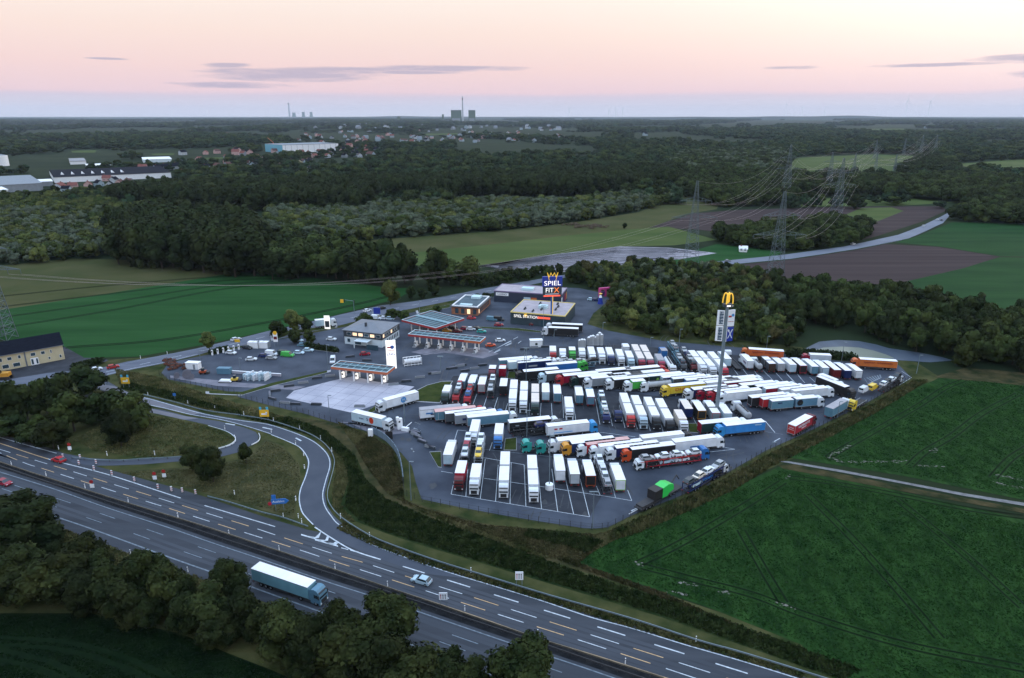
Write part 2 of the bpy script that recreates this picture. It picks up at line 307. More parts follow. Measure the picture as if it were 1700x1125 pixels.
# verge and embankments
struct('verge',[(-200,640),(120,600),(300,590),(700,500),(1000,480),(1200,560),(1520,600),(1560,626),(1320,760),(1180,820),(1010,892),(940,932),(1080,978),(1200,1018),(1350,1070),(1560,1150),(1700,1300),(-400,1300),(-400,700)],.03,m_verge)
struct('rough_meadow',[(430,684),(560,702),(640,745),(665,800),(670,830),(800,868),(900,885),(1000,905),(960,935),(1100,985),(1330,1085),(1250,1052),(1050,975),(900,928),(800,893),(700,856),(640,828),(606,795),(588,755),(540,718),(480,695)],.045,m_rough)
struct('dry_grass_triangle',[(190,782),(330,775),(410,760),(440,728),(470,740),(497,770),(500,800),(492,830),(490,862),(430,845),(300,808),(220,790)],.05,mat('dry_mown_grass',(.024,.030,.012),.95,col2=(.070,.064,.030),scale=.14,bump=.7,detail=10))
struct('ditch_bank',[(400,690),(470,705),(530,725),(565,760),(575,800),(563,840),(590,865),(640,885),(700,905),(800,935),(900,965),(1000,995),(1100,1025),(1200,1060),(1400,1130),(1420,1110),(1250,1050),(1130,1005),(1000,965),(900,930),(800,893),(700,857),(640,830),(608,795),(590,755),(540,715),(480,693)],.055,m_ditch)
# autobahn
top=[(-60,703),(0,720),(94,747.5),(151,771.5),(213,788.4),(300,812.4),(347,827),(431,855.5),(513,880),(600,896),(610,897),(678,924),(750,948),(817,968),(901,994),(981,1020),(1050,1039),(1139,1067),(1228,1092),(1317,1119),(1420,1150)]
L1=pline([(-60,718),(0,736),(80,762),(178,787.5),(300,827),(394,855.5),(497,886.6),(578,912.5),(710,953),(864,1001),(1036,1054.5),(1237,1117),(1400,1168)])
L2=pline([(-60,727),(0,746),(59.5,764.4),(124.4,784),(179.9,801.6),(249,822.6),(350.7,854.3),(412.4,873.3),(464.8,890.7),(557,920.7),(601,933.3),(664.4,953.7),(773.7,988),(897.5,1027.7),(1029,1069.3),(1178,1116.6),(1340,1170)])
L3=pline([(-60,726.5),(35.5,757+9.5),(67.5,776.9),(132.4,797.6),(204.4,820.4),(280,843.9),(320.5,857),(405.8,884),(497.2,913),(546.4,929.4),(598.3,946),(708.8,981.6),(829,1020.8),(957.6,1061.6),(1101.5,1108.6),(1300,1175)])
L4=[(-60,749),(0,767.5),(70,790),(140.4,812.4),(211.5,834.6),(300,861),(365,881.3),(465.7,915),(571,950.2),(642,974),(731,1003.5),(798,1026),(892,1058.6),(998.8,1091.5),(1101,1124),(1250,1172)]
L4w=pline(L4)
Lb=pline([(-60,752),(0,771.5),(70,795.5),(140,821),(211,845),(300,873),(400,906),(500,939.5),(571,962.6),(651,988.4),(713,1011.5),(750,1022),(901,1072.8),(998.8,1106.6),(1150,1160)])
L5=[(-60,765),(0,783.6),(88.9,811.5),(177.7,843),(280,876),(351,900.8),(431,927.5),(546,967),(640.4,997.3),(750,1034.6),(856.6,1071),(998.8,1118.7),(1160,1176)]
L5w=pline(L5)
L6=pline([(-60,779),(28.4,807),(102,830),(174,855),(252,881.7),(337,910.5),(450,949),(600,1000),(751.8,1054.5),(908,1108),(1000,1140)])
L7=pline([(-60,791.5),(10.7,813.6),(77.8,836.4),(149.6,861.3),(227.7,887.9),(310,917.7),(440,962),(600,1018.5),(728,1064.7),(900,1126),(1000,1160)])
L8=[(-60,806),(0,825.7),(35.5,837.3),(97.7,859.5),(154.6,879),(280,924.8),(354,951),(430,979),(500,1004.4),(600,1040),(706,1078.8),(815,1119.4),(930,1160)]
L8w=pline(L8)
struct('autobahn_northern_carriageway',top+[(x+8,y+2.6) for x,y in L4[::-1]],.060,m_asph)
struct('autobahn_median',[(x,y) for x,y in L4]+[(x,y-2) for x,y in L5[::-1]],.050,mat('median_ground',(.010,.011,.013),.95,col2=(.022,.023,.025),scale=.4))
struct('autobahn_southern_carriageway',[(x,y-6) for x,y in L5]+[(x,y+17) for x,y in L8[::-1]],.064,m_asph)
struct('lay_by',[(165,894),(226,912),(245,925),(330,955),(300,952),(200,915)],.058,m_pav)
wl=MB()
for L_,offs_ in ((L2,(.75,2.0,-.75,-2.0)),(L3,(-.75,-1.9)),(L7,(-.8,.8)),(L6,(.8,1.7))):
    for q in offs_: strip(wl,offs(L_,q),.85,.0695)
build('worn_lane_tracks',wl,mat('worn_lane_asphalt',(.033,.039,.050),.8,col2=(.053,.060,.074),scale=.06,detail=8,stretch=(-24,.06,2)))['kind']='structure'
# ramps
ro=[(170,628),(200,645),(223,655.5),(249.5,661),(292,673),(342,686.6),(398.8,696.4),(444.4,702.7),(488.9,716.9),(520.8,731),(540.4,747),(549.5,761.3),(550.5,775.5),(545,797),(539.5,820),(543,839.5),(553,855),(572,873),(616,898),(690,925),(800,963)]
ri=[(700,952),(632,929),(560,898),(517.8,870),(506,859),(499,848.4),(495.4,830.6),(497.5,812.8),(506.4,789.7),(511,770),(508,757.7),(495.7,742),(474,731),(449.8,721.3),(416.6,710.6),(368.6,698),(317,689),(270.8,678),(239,671.5),(195,660),(150,640)]
struct('exit_ramp',ro+ri,.068,m_asphl)
lb=[(150,650),(200,668),(246,677),(271,680.4),(310,691),(363,699),(406,709.7),(423.7,716.8),(430,724),(427,733),(414,741),(398.8,750),(372,757),(335,763),(302.8,765.5),(238.9,771),(185.5,773),(151,773),(120,768)]
la=[(92,750),(150,761),(203,763),(256.6,760),(306,757.5),(340,752),(363,746),(384.6,739),(392.5,731),(387,722),(372,713.3),(345.5,705.3),(292,693.7),(246,684),(190,672),(140,658)]
struct('loop_ramp',lb+la,.072,m_asphl)
struct('worn_ramp_surface',[(150,636),(190,641),(223,655.8),(292,673.5),(336,685.5),(316,688.8),(270.8,677.8),(239,671.3),(195,661)],.077,m_asphw)
struct('worn_loop_surface',[(200,668.5),(246,677.3),(310,691.2),(330,694.5),(306,697),(246,683.6),(195,672.5)],.077,m_asphw)
# country road
cr_t=[(-60,640),(0,632),(80,619),(169.6,610),(210.4,600.4),(274.4,589),(328,578),(400,561),(442.7,550),(500,538),(565,522),(632,507),(680,501),(740,492),(806.7,478),(886.7,464.5),(960,452)]
cr_b=[(960,456),(900,468.7),(820,486),(760,497),(700,509),(660,517),(600,531),(560,541),(480,559),(430,569),(354,582),(327.7,589.5),(265.5,604.5),(221,613),(176.7,623.5),(100,640),(0,655),(-60,668)]
struct('country_road',cr_t+cr_b,.070,m_road2)
struct('country_road_far_section',[(1150,441),(1189,434),(1295.5,423.5),(1402,409),(1491,389.7),(1530,375),(1562,359.5),(1597.7,340),(1600,346),(1578,356),(1565.7,370),(1508.8,395.5),(1420,413.5),(1313,429.5),(1189,441),(1150,447)],.10,mat('far_road_asphalt',(.13,.145,.18),.8,var=.1,scale=.05))
struct('gravel_track',[(1288,765.5),(1310,766),(1400,781),(1500,800),(1600,819),(1700,835),(1900,872),(1900,880),(1700,840),(1600,823.5),(1500,803.5),(1400,785),(1310,769)],.11,m_track)
struct('field_side_strip',[(1290,772),(1320,771),(1500,808),(1700,845),(1900,884),(1900,892),(1700,852),(1500,816),(1300,778)],.09,m_rough)
struct('yard',[(-60,590),(0,602),(60,592),(108,575),(150,588),(180,598),(150,612),(80,622),(0,635),(-60,642)],.045,m_bay)
# service area asphalt
lot=[(268,619),(280,602),(348.5,588),(448,566.5),(560,545),(640,529),(700,515),(760,505),(830,490),(900,476),(960,478),(1000,486),(1014,497),(985,520),(975,538),(1010,549),(1100,566),(1230,577),(1330,592),(1420,602),(1492,606),(1512,626),(1445.6,665),(1347.8,713.8),(1269.6,749),(1204,787),(1126,824.5),(1048,856),(1009,875.5),(990,877.5),(969.6,877),(895.6,865.6),(837,855.8),(768.5,843),(700,829),(690,800),(684,774),(666.6,752.4),(647,736.4),(613.3,717),(545.7,699),(506.6,687),(444,672),(393.5,658.4),(401,655),(389,652),(280,630)]
struct('parking_lot',lot,.080,m_lot)
def B4(k,pts,z,m,name='truck_bays'): return struct(name,[PX(k,*q) for q in pts],z,m)
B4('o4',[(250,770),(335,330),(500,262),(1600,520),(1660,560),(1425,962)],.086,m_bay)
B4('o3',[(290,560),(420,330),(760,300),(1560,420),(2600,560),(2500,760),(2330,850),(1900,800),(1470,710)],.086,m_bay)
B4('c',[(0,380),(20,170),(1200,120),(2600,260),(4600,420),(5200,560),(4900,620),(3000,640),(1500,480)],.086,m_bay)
struct('concrete_apron',[PX('s5',*q) for q in [(280,865),(330,820),(560,760),(700,730),(830,762),(1080,795),(1000,850),(860,900),(760,935),(680,955),(500,915)]],.098,m_conc)
struct('concrete_lane',[PX('s5',*q) for q in [(0,770),(400,795),(330,815),(60,800),(-150,790),(-440,740),(-440,725)]],.092,m_pav)
struct('pump_forecourt',[PX('j2',*q) for q in [(-60,1000),(100,960),(900,940),(1110,1025),(900,1085),(740,1060),(400,1010),(120,1040)]],.092,m_pav)
struct('gate_apron',[PX('j8',*q) for q in [(0,540),(180,540),(600,740),(760,760),(950,760),(1310,720),(1180,650),(820,560),(760,600)]],.092,m_pav)
# grass islands with kerbs
def island(pix,z=.13):
    p=ccw([G(*q) for q in pix]); o=build('grass_island_kerb',MB().slab(p,.05,z),m_kerb); o['kind']='structure'
    c=(sum(a[0] for a in p)/len(p),sum(a[1] for a in p)/len(p)); q=[(c[0]+(a[0]-c[0])*.94,c[1]+(a[1]-c[1])*.94) for a in p]
    o=build('grass_island',MB().sheet(q,z+.01),m_mown); o['kind']='structure'
m_mown=mat('mown_grass',(.022,.036,.009),.95,col2=(.048,.058,.017),scale=.3,bump=.3)
island([PX('o3',*q) for q in [(30,490),(200,405),(330,372),(420,370),(390,420),(310,560),(60,545)]])
island([PX('o3',*q) for q in [(850,960),(862,860),(960,850),(960,960)]])
island([PX('o3',*q) for q in [(880,350),(890,290),(955,290),(955,350)]])
island([PX('o4',*q) for q in [(65,410),(165,405),(170,545),(140,540)]])
island([PX('h',*q) for q in [(1510,590),(1660,590),(1680,740),(1540,730)]])
island([PX('j8',*q) for q in [(520,350),(690,240),(690,330),(560,400)]])
island([PX('s5',*q) for q in [(0,830),(200,770),(560,690),(560,702),(200,790),(0,850),(-220,840),(-220,825)]])
island([PX('s5',*q) for q in [(420,530),(600,560),(600,585),(410,560)]])
island([PX('s5',*q) for q in [(180,470),(300,445),(600,410),(600,425),(300,470),(190,510)]])
island([PX('s6',*q) for q in [(330,420),(600,430),(750,450),(760,460),(600,445),(330,428)]])
island([PX('p',*q) for q in [(690,516),(760,503),(800,495),(800,499),(760,508),(692,521)]])
# ------------------------------------------------------------ markings
wm=MB(); ym=MB(); fm=MB(); ZM=.080
def dashes(mb,line,p0,on,off,s0=-1e9,s1=1e9,w=.28,z=ZM,alt=None):
    # p0: a world point on the line where a dash starts
    L=[0]; best=(1e9,0)
    for i in range(1,len(line)): L.append(L[-1]+math.hypot(line[i][0]-line[i-1][0],line[i][1]-line[i-1][1]))
    for q in np.arange(0,L[-1],.5):
        x=np.interp(q,L,[p[0] for p in line]); y=np.interp(q,L,[p[1] for p in line]); d=math.hypot(x-p0[0],y-p0[1])
        if d<best[0]: best=(d,q)
    ph=best[1]; k0=int(-ph//(on+off))-1
    for k in range(k0,k0+int(L[-1]/(on+off))+4):
        a=ph+k*(on+off)
        if a<max(0,s0) or a>min(L[-1],s1): continue
        tgt=mb if not alt else (mb if k%2==0 else alt)
        strip(tgt,cut(line,a,a+on),w,z)
def arc(line,px):
    p0=G(*px); L=[0]; b=(1e9,0)
    for i in range(1,len(line)): L.append(L[-1]+math.hypot(line[i][0]-line[i-1][0],line[i][1]-line[i-1][1]))
    for i,p in enumerate(line):
        d=math.hypot(p[0]-p0[0],p[1]-p0[1])
        if d<b[0]: b=(d,L[i])
    return b[1]
Pd=16.85
dashes(ym,L2,G(569.8,923.2),Pd/3,Pd/6,w=.19,alt=wm); dashes(ym,L3,G(546.2,929.4),Pd/3,Pd/6,w=.19,alt=wm)
strip(wm,cut(L1,0,arc(L1,(306,829))),.28,ZM); strip(wm,cut(L1,arc(L1,(331,836)),arc(L1,(452,873))),.26,ZM)
dashes(wm,L1,G(902.8,1012.8),Pd/3,Pd/3,s0=arc(L1,(640,930)),w=.28); dashes(wm,L1,G(452,873),Pd/2,Pd/8,s0=arc(L1,(450,873)),s1=arc(L1,(560,905)),w=.28)
strip(ym,cut(L1,arc(L1,(5,737)),arc(L1,(70,760))),.3,ZM+.006)
strip(ym,L4w,.2,ZM); strip(fm,L5w,.26,ZM+.004); strip(fm,L8w,.34,ZM+.004)
dashes(fm,L6,G(751.8,1054.5),Pd/3,Pd*2/3,w=.2,z=ZM+.004); dashes(fm,L7,G(728,1064.7),Pd/3,Pd*2/3,w=.2,z=ZM+.004)
strip(wm,pline([(-60,708),(0,726),(45,739),(94,752.5)]),.28,ZM)
strip(wm,pline([(223,657),(249.5,662.5),(292,674.5),(342,688),(398.8,698),(444.4,704.5),(488.9,718.7),(519.5,732.5),(538.4,748),(546.5,761.3),(547.3,775.5),(541,797),(535.8,820),(539,839.5),(550,857),(564,872),(610,900.4),(677.7,927),(750,951.8),(817,972),(901,998),(981,1025),(1050,1043.5),(1139,1071),(1227.7,1096.5),(1316.6,1124),(1420,1157)]),.24,ZM+.002)
strip(wm,pline([(449.8,721.3),(476.4,732),(497.7,742.7),(509.5,757.7),(512.5,770),(508,789.7),(499,812.8),(497,830.6),(501,848.4),(508.4,859),(520,871)]),.26,ZM+.002)
strip(wm,pline([(522.5,875),(545,890),(578,910),(600,919),(632,929)]),.34,ZM+.010)
strip(wm,pline([(345.5,706.3),(372,714.3),(386,722),(391.5,731),(384,738.5),(363,745)]),.2,ZM+.003)
strip(wm,pline([(239,670.5),(270.8,676.8),(317,688),(368.6,697),(416.6,709.6),(449.8,720.3)]),.2,ZM+.003)
for k,q in (('C',[(60,280),(130,292),(165,262),(185,235),(180,262),(165,300),(120,305)]),('C',[(140,312),(225,320),(240,285),(262,285),(250,325),(180,330)]),('C',[(215,340),(300,348),(320,335),(345,345),(330,365),(290,362)])):
    wm.sheet(ccw([GK(k,*p) for p in q]),ZM+.012)
for q in ([(0,262),(120,298),(125,310),(0,275)],[(130,310),(345,372),(345,382),(130,322)],[(375,388),(440,405),(440,413),(375,396)],[(460,408),(540,430),(540,440),(460,418)]): wm.sheet(ccw([GK('C',*p) for p in q]),ZM+.012)
for q in ([(374.6,703),(390,705.6)],[(436,709.5),(452,713)],[(491,727),(500,732)]): strip(wm,[G(*q[0]),G(*q[1])],.5,ZM+.006)
# country road lines
cl=pline([((a[0]+b[0])/2,(a[1]+b[1])/2) for a,b in zip([(176,611),(265,591.5),(328,578.6),(442,550.5),(565,522.4),(680,501.6),(806,478.6),(886,464.8)],[(176.7,623.5),(265.5,604.5),(327.7,589.5),(430,569),(565,540),(680,513),(806,488.5),(886,471.5)])])
dashes(wm,cl,cl[0],4,8,w=.25,z=.082); strip(wm,pline([(176.7,621.8),(221,611.5),(265.5,603),(327.7,588)]),.22,.082)
strip(fm,pline([(176,611.6),(265,590.7),(328,579.4),(442,551.4),(565,523.3),(680,502.3),(806,479.4)]),.22,.082)
strip(fm,pline([(1189,440.2),(1313,428.9),(1420,412.8),(1508,395),(1565,369.5)]),.3,.112)
# truck bay lines
ZB=.094
def line(k,a,b,w=.16,mb=wm): strip(mb,[GK(k,*a),GK(k,*b)],w,ZB)
for a,b in (((250,770),(330,420)),((375,790),(392,560)),((497,812),(540,470)),((627,832),(650,520)),((750,852),(760,500)),((885,875),(870,520)),((1018,897),(985,540)),((1155,918),(1105,555)),((1290,940),(1210,590)),((1425,962),(1345,640))): line('o4',a,b)
line('o4',(250,770),(1425,962)); line('o4',(500,455),(870,520)); line('o4',(530,635),(900,688)); line('o4',(985,700),(1510,780)); line('o4',(165,575),(265,592)); line('o4',(275,325),(305,225)); line('o4',(305,225),(380,232)); line('o4',(480,345),(505,265)); line('o4',(575,400),(600,330)); line('o4',(500,385),(1400,485),mb=fm)
line('o5',(470,735),(505,825)); line('o5',(340,690),(367,800)); line('o5',(205,700),(237,780)); line('o5',(240,780),(505,825)); line('o5',(500,912),(580,872),.3)
for a,b in (((590,570),(622,480)),((680,590),(712,490)),((770,600),(800,510)),((865,620),(885,560)),((960,650),(965,600)),((1065,660),(1070,560)),((1160,670),(1167,560)),((1262,680),(1255,560)),((1358,685),(1350,490)),((1462,705),(1440,560))): line('o3',a,b)
line('o3',(1100,660),(1500,715),mb=fm)
for a,b in (((150,610),(78,210)),((345,630),(300,420)),((540,660),(450,300)),((735,680),(690,560)),((935,710),(890,560)),((1135,730),(1100,590)),((1640,580),(1600,500)),((150,728),(700,800))): line('h',a,b)
line('f',(1410,740),(1560,920),.25); line('f',(1400,905),(1688,950),mb=fm); line('f',(1550,1060),(1640,1010),.3)
for a,b in (((465,640),(365,510)),((660,685),(545,540)),((835,700),(740,570)),((1040,715),(890,565)),((1225,735),(1110,610)),((1425,760),(1280,610)),((1534,700),(1470,620))): line('e',a,b)
for a,b in (((345,530),(290,470)),((440,540),(385,480)),((545,550),(480,490)),((630,540),(570,500))): line('o2',a,b)
for i in range(7): line('o2',(945+i*3,500+i*3),(975,548),mb=fm) if i==0 else line('o2',(945+i*22,500-i*5),(1000+i*14,535-i*7),.5,mb=fm)
line('o2',(975,548),(1090,495)); line('o2',(1260,440),(1345,495)); line('o2',(1345,495),(1240,560))
line('o5',(1150,380),(1290,372)); line('o5',(1290,372),(1380,388)); line('o5',(1160,412),(1380,388))
for k,a,b in (('j8',(1370,540),(1460,575)),('j8',(1350,650),(1470,690)),('j8',(1310,1000),(1340,1060)),('GG',(1590,475),(1615,508)),('GG',(1615,285),(1680,310)),('o3',(95,720),(140,738))): line(k,a,b,.35)
for k,a,b in (('j2',(980,1000),(1270,850)),('j2',(1050,1010),(1130,975)),('j2',(1215,915),(1280,885)),('s6',(415,580),(560,510)),('s6',(455,580),(490,560)),('s6',(520,540),(560,520)),('s6',(570,500),(600,485)),('s6',(600,525),(620,510))): line(k,a,b,.3)
for k,a,b in (('s5',(800,1020),(1120,1100)),('k1',(0,0),(1,1))): pass
tm=MB()
build('white_road_markings',wm,m_white)['kind']='structure'; build('yellow_road_markings',ym,m_yel)['kind']='structure'; build('faded_road_markings',fm,m_fadew)['kind']='structure'
# tyre marks and oil stains in the bays, joints in the concrete apron
sm=MB(); js=MB(); r7=random.Random(77)
LP=[G(*q) for q in lot]
for _ in range(520):
    x=r7.uniform(-45,150); y=r7.uniform(145,300)
    if not inpoly(x,y,LP): continue
    if r7.random()<.5:
        a=R(r7.choice((89,89,13.5))+r7.uniform(-12,12)); l=r7.uniform(3,12); k=r7.uniform(-.03,.03); pts=[(x+t*math.cos(a+k*t),y+t*math.sin(a+k*t)) for t in np.linspace(0,l,7)]; strip(sm,pts,r7.uniform(.2,.35),.0925); strip(sm,offs(pts,1.9),r7.uniform(.2,.35),.0925)
    else:
        n=9; r0=r7.uniform(.25,.9); sm.sheet([(x+r0*r7.uniform(.6,1.4)*math.cos(j*6.283/n),y+1.6*r0*r7.uniform(.6,1.3)*math.sin(j*6.283/n)) for j in range(n)],.0922+_*.0000004)
build('tyre_marks',sm,mat('tyre_mark_asphalt',(.014,.017,.023),.7,col2=(.028,.032,.040),scale=.5))['kind']='structure'
a_,b_,c_=G(*PX('s5',280,865)),G(*PX('s5',760,935)),G(*PX('s5',640,735))
AP=[G(*PX('s5',*q)) for q in [(280,865),(330,820),(560,760),(700,730),(830,762),(1080,795),(1000,850),(860,900),(760,935),(680,955),(500,915)]]
ux,uy=b_[0]-a_[0],b_[1]-a_[1]; l_=math.hypot(ux,uy); ux/=l_; uy/=l_
for k in range(-3,14):
    for (dx,dy,ox,oy) in ((ux,uy,-uy,ux),(-uy,ux,ux,uy)):
        run=[]
        for t in np.arange(-30,80,.5):
            x=a_[0]+ox*k*5+dx*t; y=a_[1]+oy*k*5+dy*t
            if inpoly(x,y,AP): run.append((x,y))
        if len(run)>3: strip(js,run,.12,.1025+(.001 if dx==ux else 0))
build('slab_joints',js,mat('joint_filler',(.16,.16,.185),.9,var=.2,scale=1))['kind']='structure'
# pond basin with liner beyond the lot
struct('pond_bank',[PX('o2',*q) for q in [(430,255),(560,190),(720,175),(900,185),(1050,215),(1150,245),(1400,280),(1600,320),(1700,350),(1500,365),(1200,345),(900,330),(500,300)]],.09,mat('pond_liner',(.035,.05,.075),.5,col2=(.06,.08,.11),scale=.1,stretch=(60,2,.2)))
struct('pond',[PX('o2',*q) for q in [(500,268),(600,240),(750,232),(900,240),(1020,265),(1130,300),(1200,330),(1000,335),(800,318),(640,300)]],.10,mat('algae_water',(.13,.15,.11),.35,col2=(.18,.19,.15),scale=.05))
# low ridges on the horizon
m_hill=mat('hill_wood',(.018,.030,.022),.95,var=.3,scale=.002)
for nm,(x0,x1,y,h,s) in enumerate(((-9000,9500,21500,70,3),(1500,15000,17500,85,5),(-15000,-2500,16500,40,8),(-6300,-3900,15800,90,12))):
    n=120; mb=MB(); xs=np.linspace(x0,x1,n); r=np.random.default_rng(s); hh=h*(.55+.25*np.sin(xs/2300+s)+.12*np.sin(xs/800+s*2)+.08*np.sin(xs/310))*np.sin(np.linspace(0,np.pi,n))**.5
    vs=[]; 
    for x,q in zip(xs,hh): vs+=[(x,y-900,-1),(x,y,max(q,1)),(x,y+900,-1)]
    mb.add(vs,[(3*i+k,3*i+3+k,3*i+4+k,3*i+1+k) for i in range(n-1) for k in (0,1)]); build('hills',mb,m_hill)['kind']='structure'
# ------------------------------------------------------------ vehicles
PC={'white':(.66,.70,.74),'lightgrey':(.40,.45,.50),'grey':(.22,.25,.28),'darkgrey':(.06,.068,.078),'black':(.014,.015,.018),'red':(.40,.018,.025),'crimson':(.26,.01,.035),'darkred':(.13,.012,.018),
 'orange':(.55,.13,.03),'orangered':(.55,.06,.02),'amber':(.60,.27,.03),'yellow':(.72,.50,.05),'blue':(.03,.16,.42),'skyblue':(.04,.26,.60),'navy':(.012,.025,.10),'teal':(.03,.30,.27),'green':(.05,.36,.06),
 'darkgreen':(.012,.035,.030),'steelblue':(.10,.22,.30),'paleblue':(.42,.56,.64),'cream':(.70,.62,.52),'silver':(.36,.38,.40),'lime':(.25,.45,.06),'purple':(.06,.02,.10),'pinkish':(.60,.48,.48),'brown':(.05,.03,.02),'rust':(.40,.08,.02),'paleteal':(.16,.34,.40)}
def paint(c,r=.35): return mat(c+'_paint',dk(PC[c],.82),r,col2=PC[c],scale=.55,spec=.4,detail=9,rnd=.12)
m_glass=mat('dark_glass',(.012,.022,.028),.12,spec=.7); m_tyre=mat('tyre_rubber',(.012,.012,.013),.9); m_rim=mat('wheel_rim',(.30,.31,.33),.4,metal=.6)
m_chas=mat('chassis_steel',(.03,.03,.033),.7,var=.3,scale=2); m_black=mat('black_plastic',(.012,.012,.014),.6); m_alu=mat('aluminium_frame',(.40,.42,.44),.45,metal=.4)
m_tail=mat('tail_light_lens',(.38,.02,.02),.3); m_head=mat('headlight_lens',(.65,.68,.70),.2); m_amb=mat('amber_lamp_lens',(.6,.25,.04),.3)
m_roofw=mat('trailer_roof_white',(.74,.73,.74),.5,var=.07,scale=.35); m_roofc=mat('trailer_roof_cream',(.66,.58,.52),.6,var=.1,scale=.5); m_roofg=mat('trailer_roof_grey',(.30,.29,.31),.6,var=.12,scale=.5); m_roofr=mat('trailer_roof_red_stained',(.62,.36,.33),.6,var=.2,scale=.3,stretch=(0,.3,3))
ROOF={'w':m_roofw,'c':m_roofc,'g':m_roofg,'r':m_roofr}
MC={}
def cm(key,fn,m):
    k=(key,m.name)
    if k not in MC: mb=MB(); fn(mb); MC[k]=mb.mesh(key.split('|')[0],m)
    return MC[k]
W=1.3
CABP=[(0,.75),(0,3.25),(.15,3.62),(.9,3.80),(1.55,3.66),(2.0,3.16),(2.22,2.55),(2.34,1.5),(2.38,.38),(1.95,.34),(1.85,.78)]
def f_cab(b): 
    b.prism(CABP,-1.22,1.22); b.box(.1,.75,-1.27,-1.20,.45,3.1); b.box(.1,.75,1.20,1.27,.45,3.1); b.box(-.5,.0,-1.2,-1.12,.6,3.5); b.box(-.5,.0,1.12,1.2,.6,3.5)
def f_cab_low(b): b.prism([(0,.75),(0,2.75),(.2,2.85),(1.5,2.85),(1.95,2.55),(2.25,1.6),(2.3,.4),(1.9,.35),(1.8,.78)],-1.18,1.18)
def f_wind(b): b.add([(2.035,-1.08,3.06),(2.355,-1.12,1.92),(2.355,1.12,1.92),(2.035,1.08,3.06),(1.98,-1.08,3.04),(2.25,-1.12,1.9),(2.25,1.12,1.9),(1.98,1.08,3.04)],[(0,1,2,3),(4,7,6,5),(0,4,5,1),(2,6,7,3),(0,3,7,4),(1,5,6,2)])
def f_side(b): b.prism([(.85,1.85),(.85,2.65),(1.75,2.65),(2.1,1.85)],-.012,.012)
def f_grille(b): b.box(2.33,2.42,-.80,.80,.62,1.62); b.box(2.36,2.44,-1.15,1.15,.36,.50)
def f_visor(b): b.box(1.95,2.32,-1.1,1.1,3.10,3.22)
def f_head(b): b.box(-.03,.05,-.2,.2,-.13,.13)
def f_mirror(b): b.box(-.1,.1,-.09,.09,-.4,.4); b.box(-.04,.04,-.02,.02,.4,.46)
def f_chassis(b):
    b.box(-3.75,2.0,-.50,-.34,.72,.98); b.box(-3.75,2.0,.34,.50,.72,.98)
    for y in (-1,1): b.box(-1.7,-.15,min(y*.62,y*1.22),max(y*.62,y*1.22),.42,1.0)
    b.box(-3.2,-1.9,-.45,.45,1.0,1.12); b.box(-3.78,-3.7,-1.15,1.15,.55,.80)
    for x in (-2.9,): 
        for y in (-1,1): b.box(x-.62,x+.62,min(y*.8,y*1.24),max(y*.8,y*1.24),1.05,1.12)
def f_wheel(b): b.cyl((0,-.14,0),(0,.14,0),.50,14)
def f_rim(b): b.cyl((0,-.155,0),(0,.155,0),.27,10)
def wheels(root,xs,y=1.06,r=1.0,parent=None):
    for x in xs:
        for s in (-1,1):
            o=obj('wheel',cm('wheel',f_wheel,m_tyre),root,(x,s*y,.5*r)); o.scale=(r,1,r)
            q=obj('rim',cm('rim',f_rim,m_rim),o)
def f_box(L):
    def f(b):
        b.box(0,L,-W,W,1.08,3.93); b.box(.2,L-.3,-.5,.5,.85,1.08)
    return f
def f_under(L):
    def f(b):
        b.box(.1,L-.2,-.55,-.40,.72,1.06); b.box(.1,L-.2,.40,.55,.72,1.06); b.box(.0,.12,-1.2,1.2,.42,.62)
        if L>10:
            for y in (-1,1): b.box(10.2,10.4,min(y*.9,y*1.05),max(y*.9,y*1.05),.1,1.06); b.box(5.4,9.6,min(y*1.16,y*1.22),max(y*1.16,y*1.22),.50,.98)
            b.box(6.0,8.6,-1.1,1.1,.55,.98)
        else:
            for y in (-1,1): b.box(L*.25,L*.75,min(y*1.14,y*1.2),max(y*1.14,y*1.2),.5,.98)
    return f
def f_roof(L): 
    def f(b):
        b.box(-.01,L+.01,-W-.015,W+.015,3.93,4.0)
        n=max(2,int(L/1.25))
        for i in range(1,n): b.box(i*L/n-.03,i*L/n+.03,-W+.05,W-.05,4.0,4.018)
    return f
def f_frame(b):   # rear portal frame
    for y in (-1,1): b.box(-.05,.0,min(y*W,y*(W-.10)),max(y*W,y*(W-.10)),1.0,3.96)
    b.box(-.05,.0,-W+.10,W-.10,3.80,3.96); b.box(-.05,.0,-W+.10,W-.10,1.0,1.14)
def f_door(b):
    b.box(-.035,-.002,-1.17,-.02,1.16,3.78); b.box(-.035,-.002,.02,1.17,1.16,3.78)
    for y in (-.75,-.4,.4,.75): b.cyl((-.06,y,1.2),(-.06,y,3.75),.025,5)
def f_darkinside(b): b.box(-.03,-.002,-1.17,1.17,1.16,3.78)
def f_light(b): b.box(-.04,.0,-.22,.22,-.09,.09)
def f_rail(L):
    def f(b):
        for y in (-1,1): b.box(.0,L,min(y*W,y*(W+.02)),max(y*W,y*(W+.02)),1.06,1.20); b.box(.0,L,min(y*W,y*(W+.02)),max(y*W,y*(W+.02)),3.82,3.92)
    return f
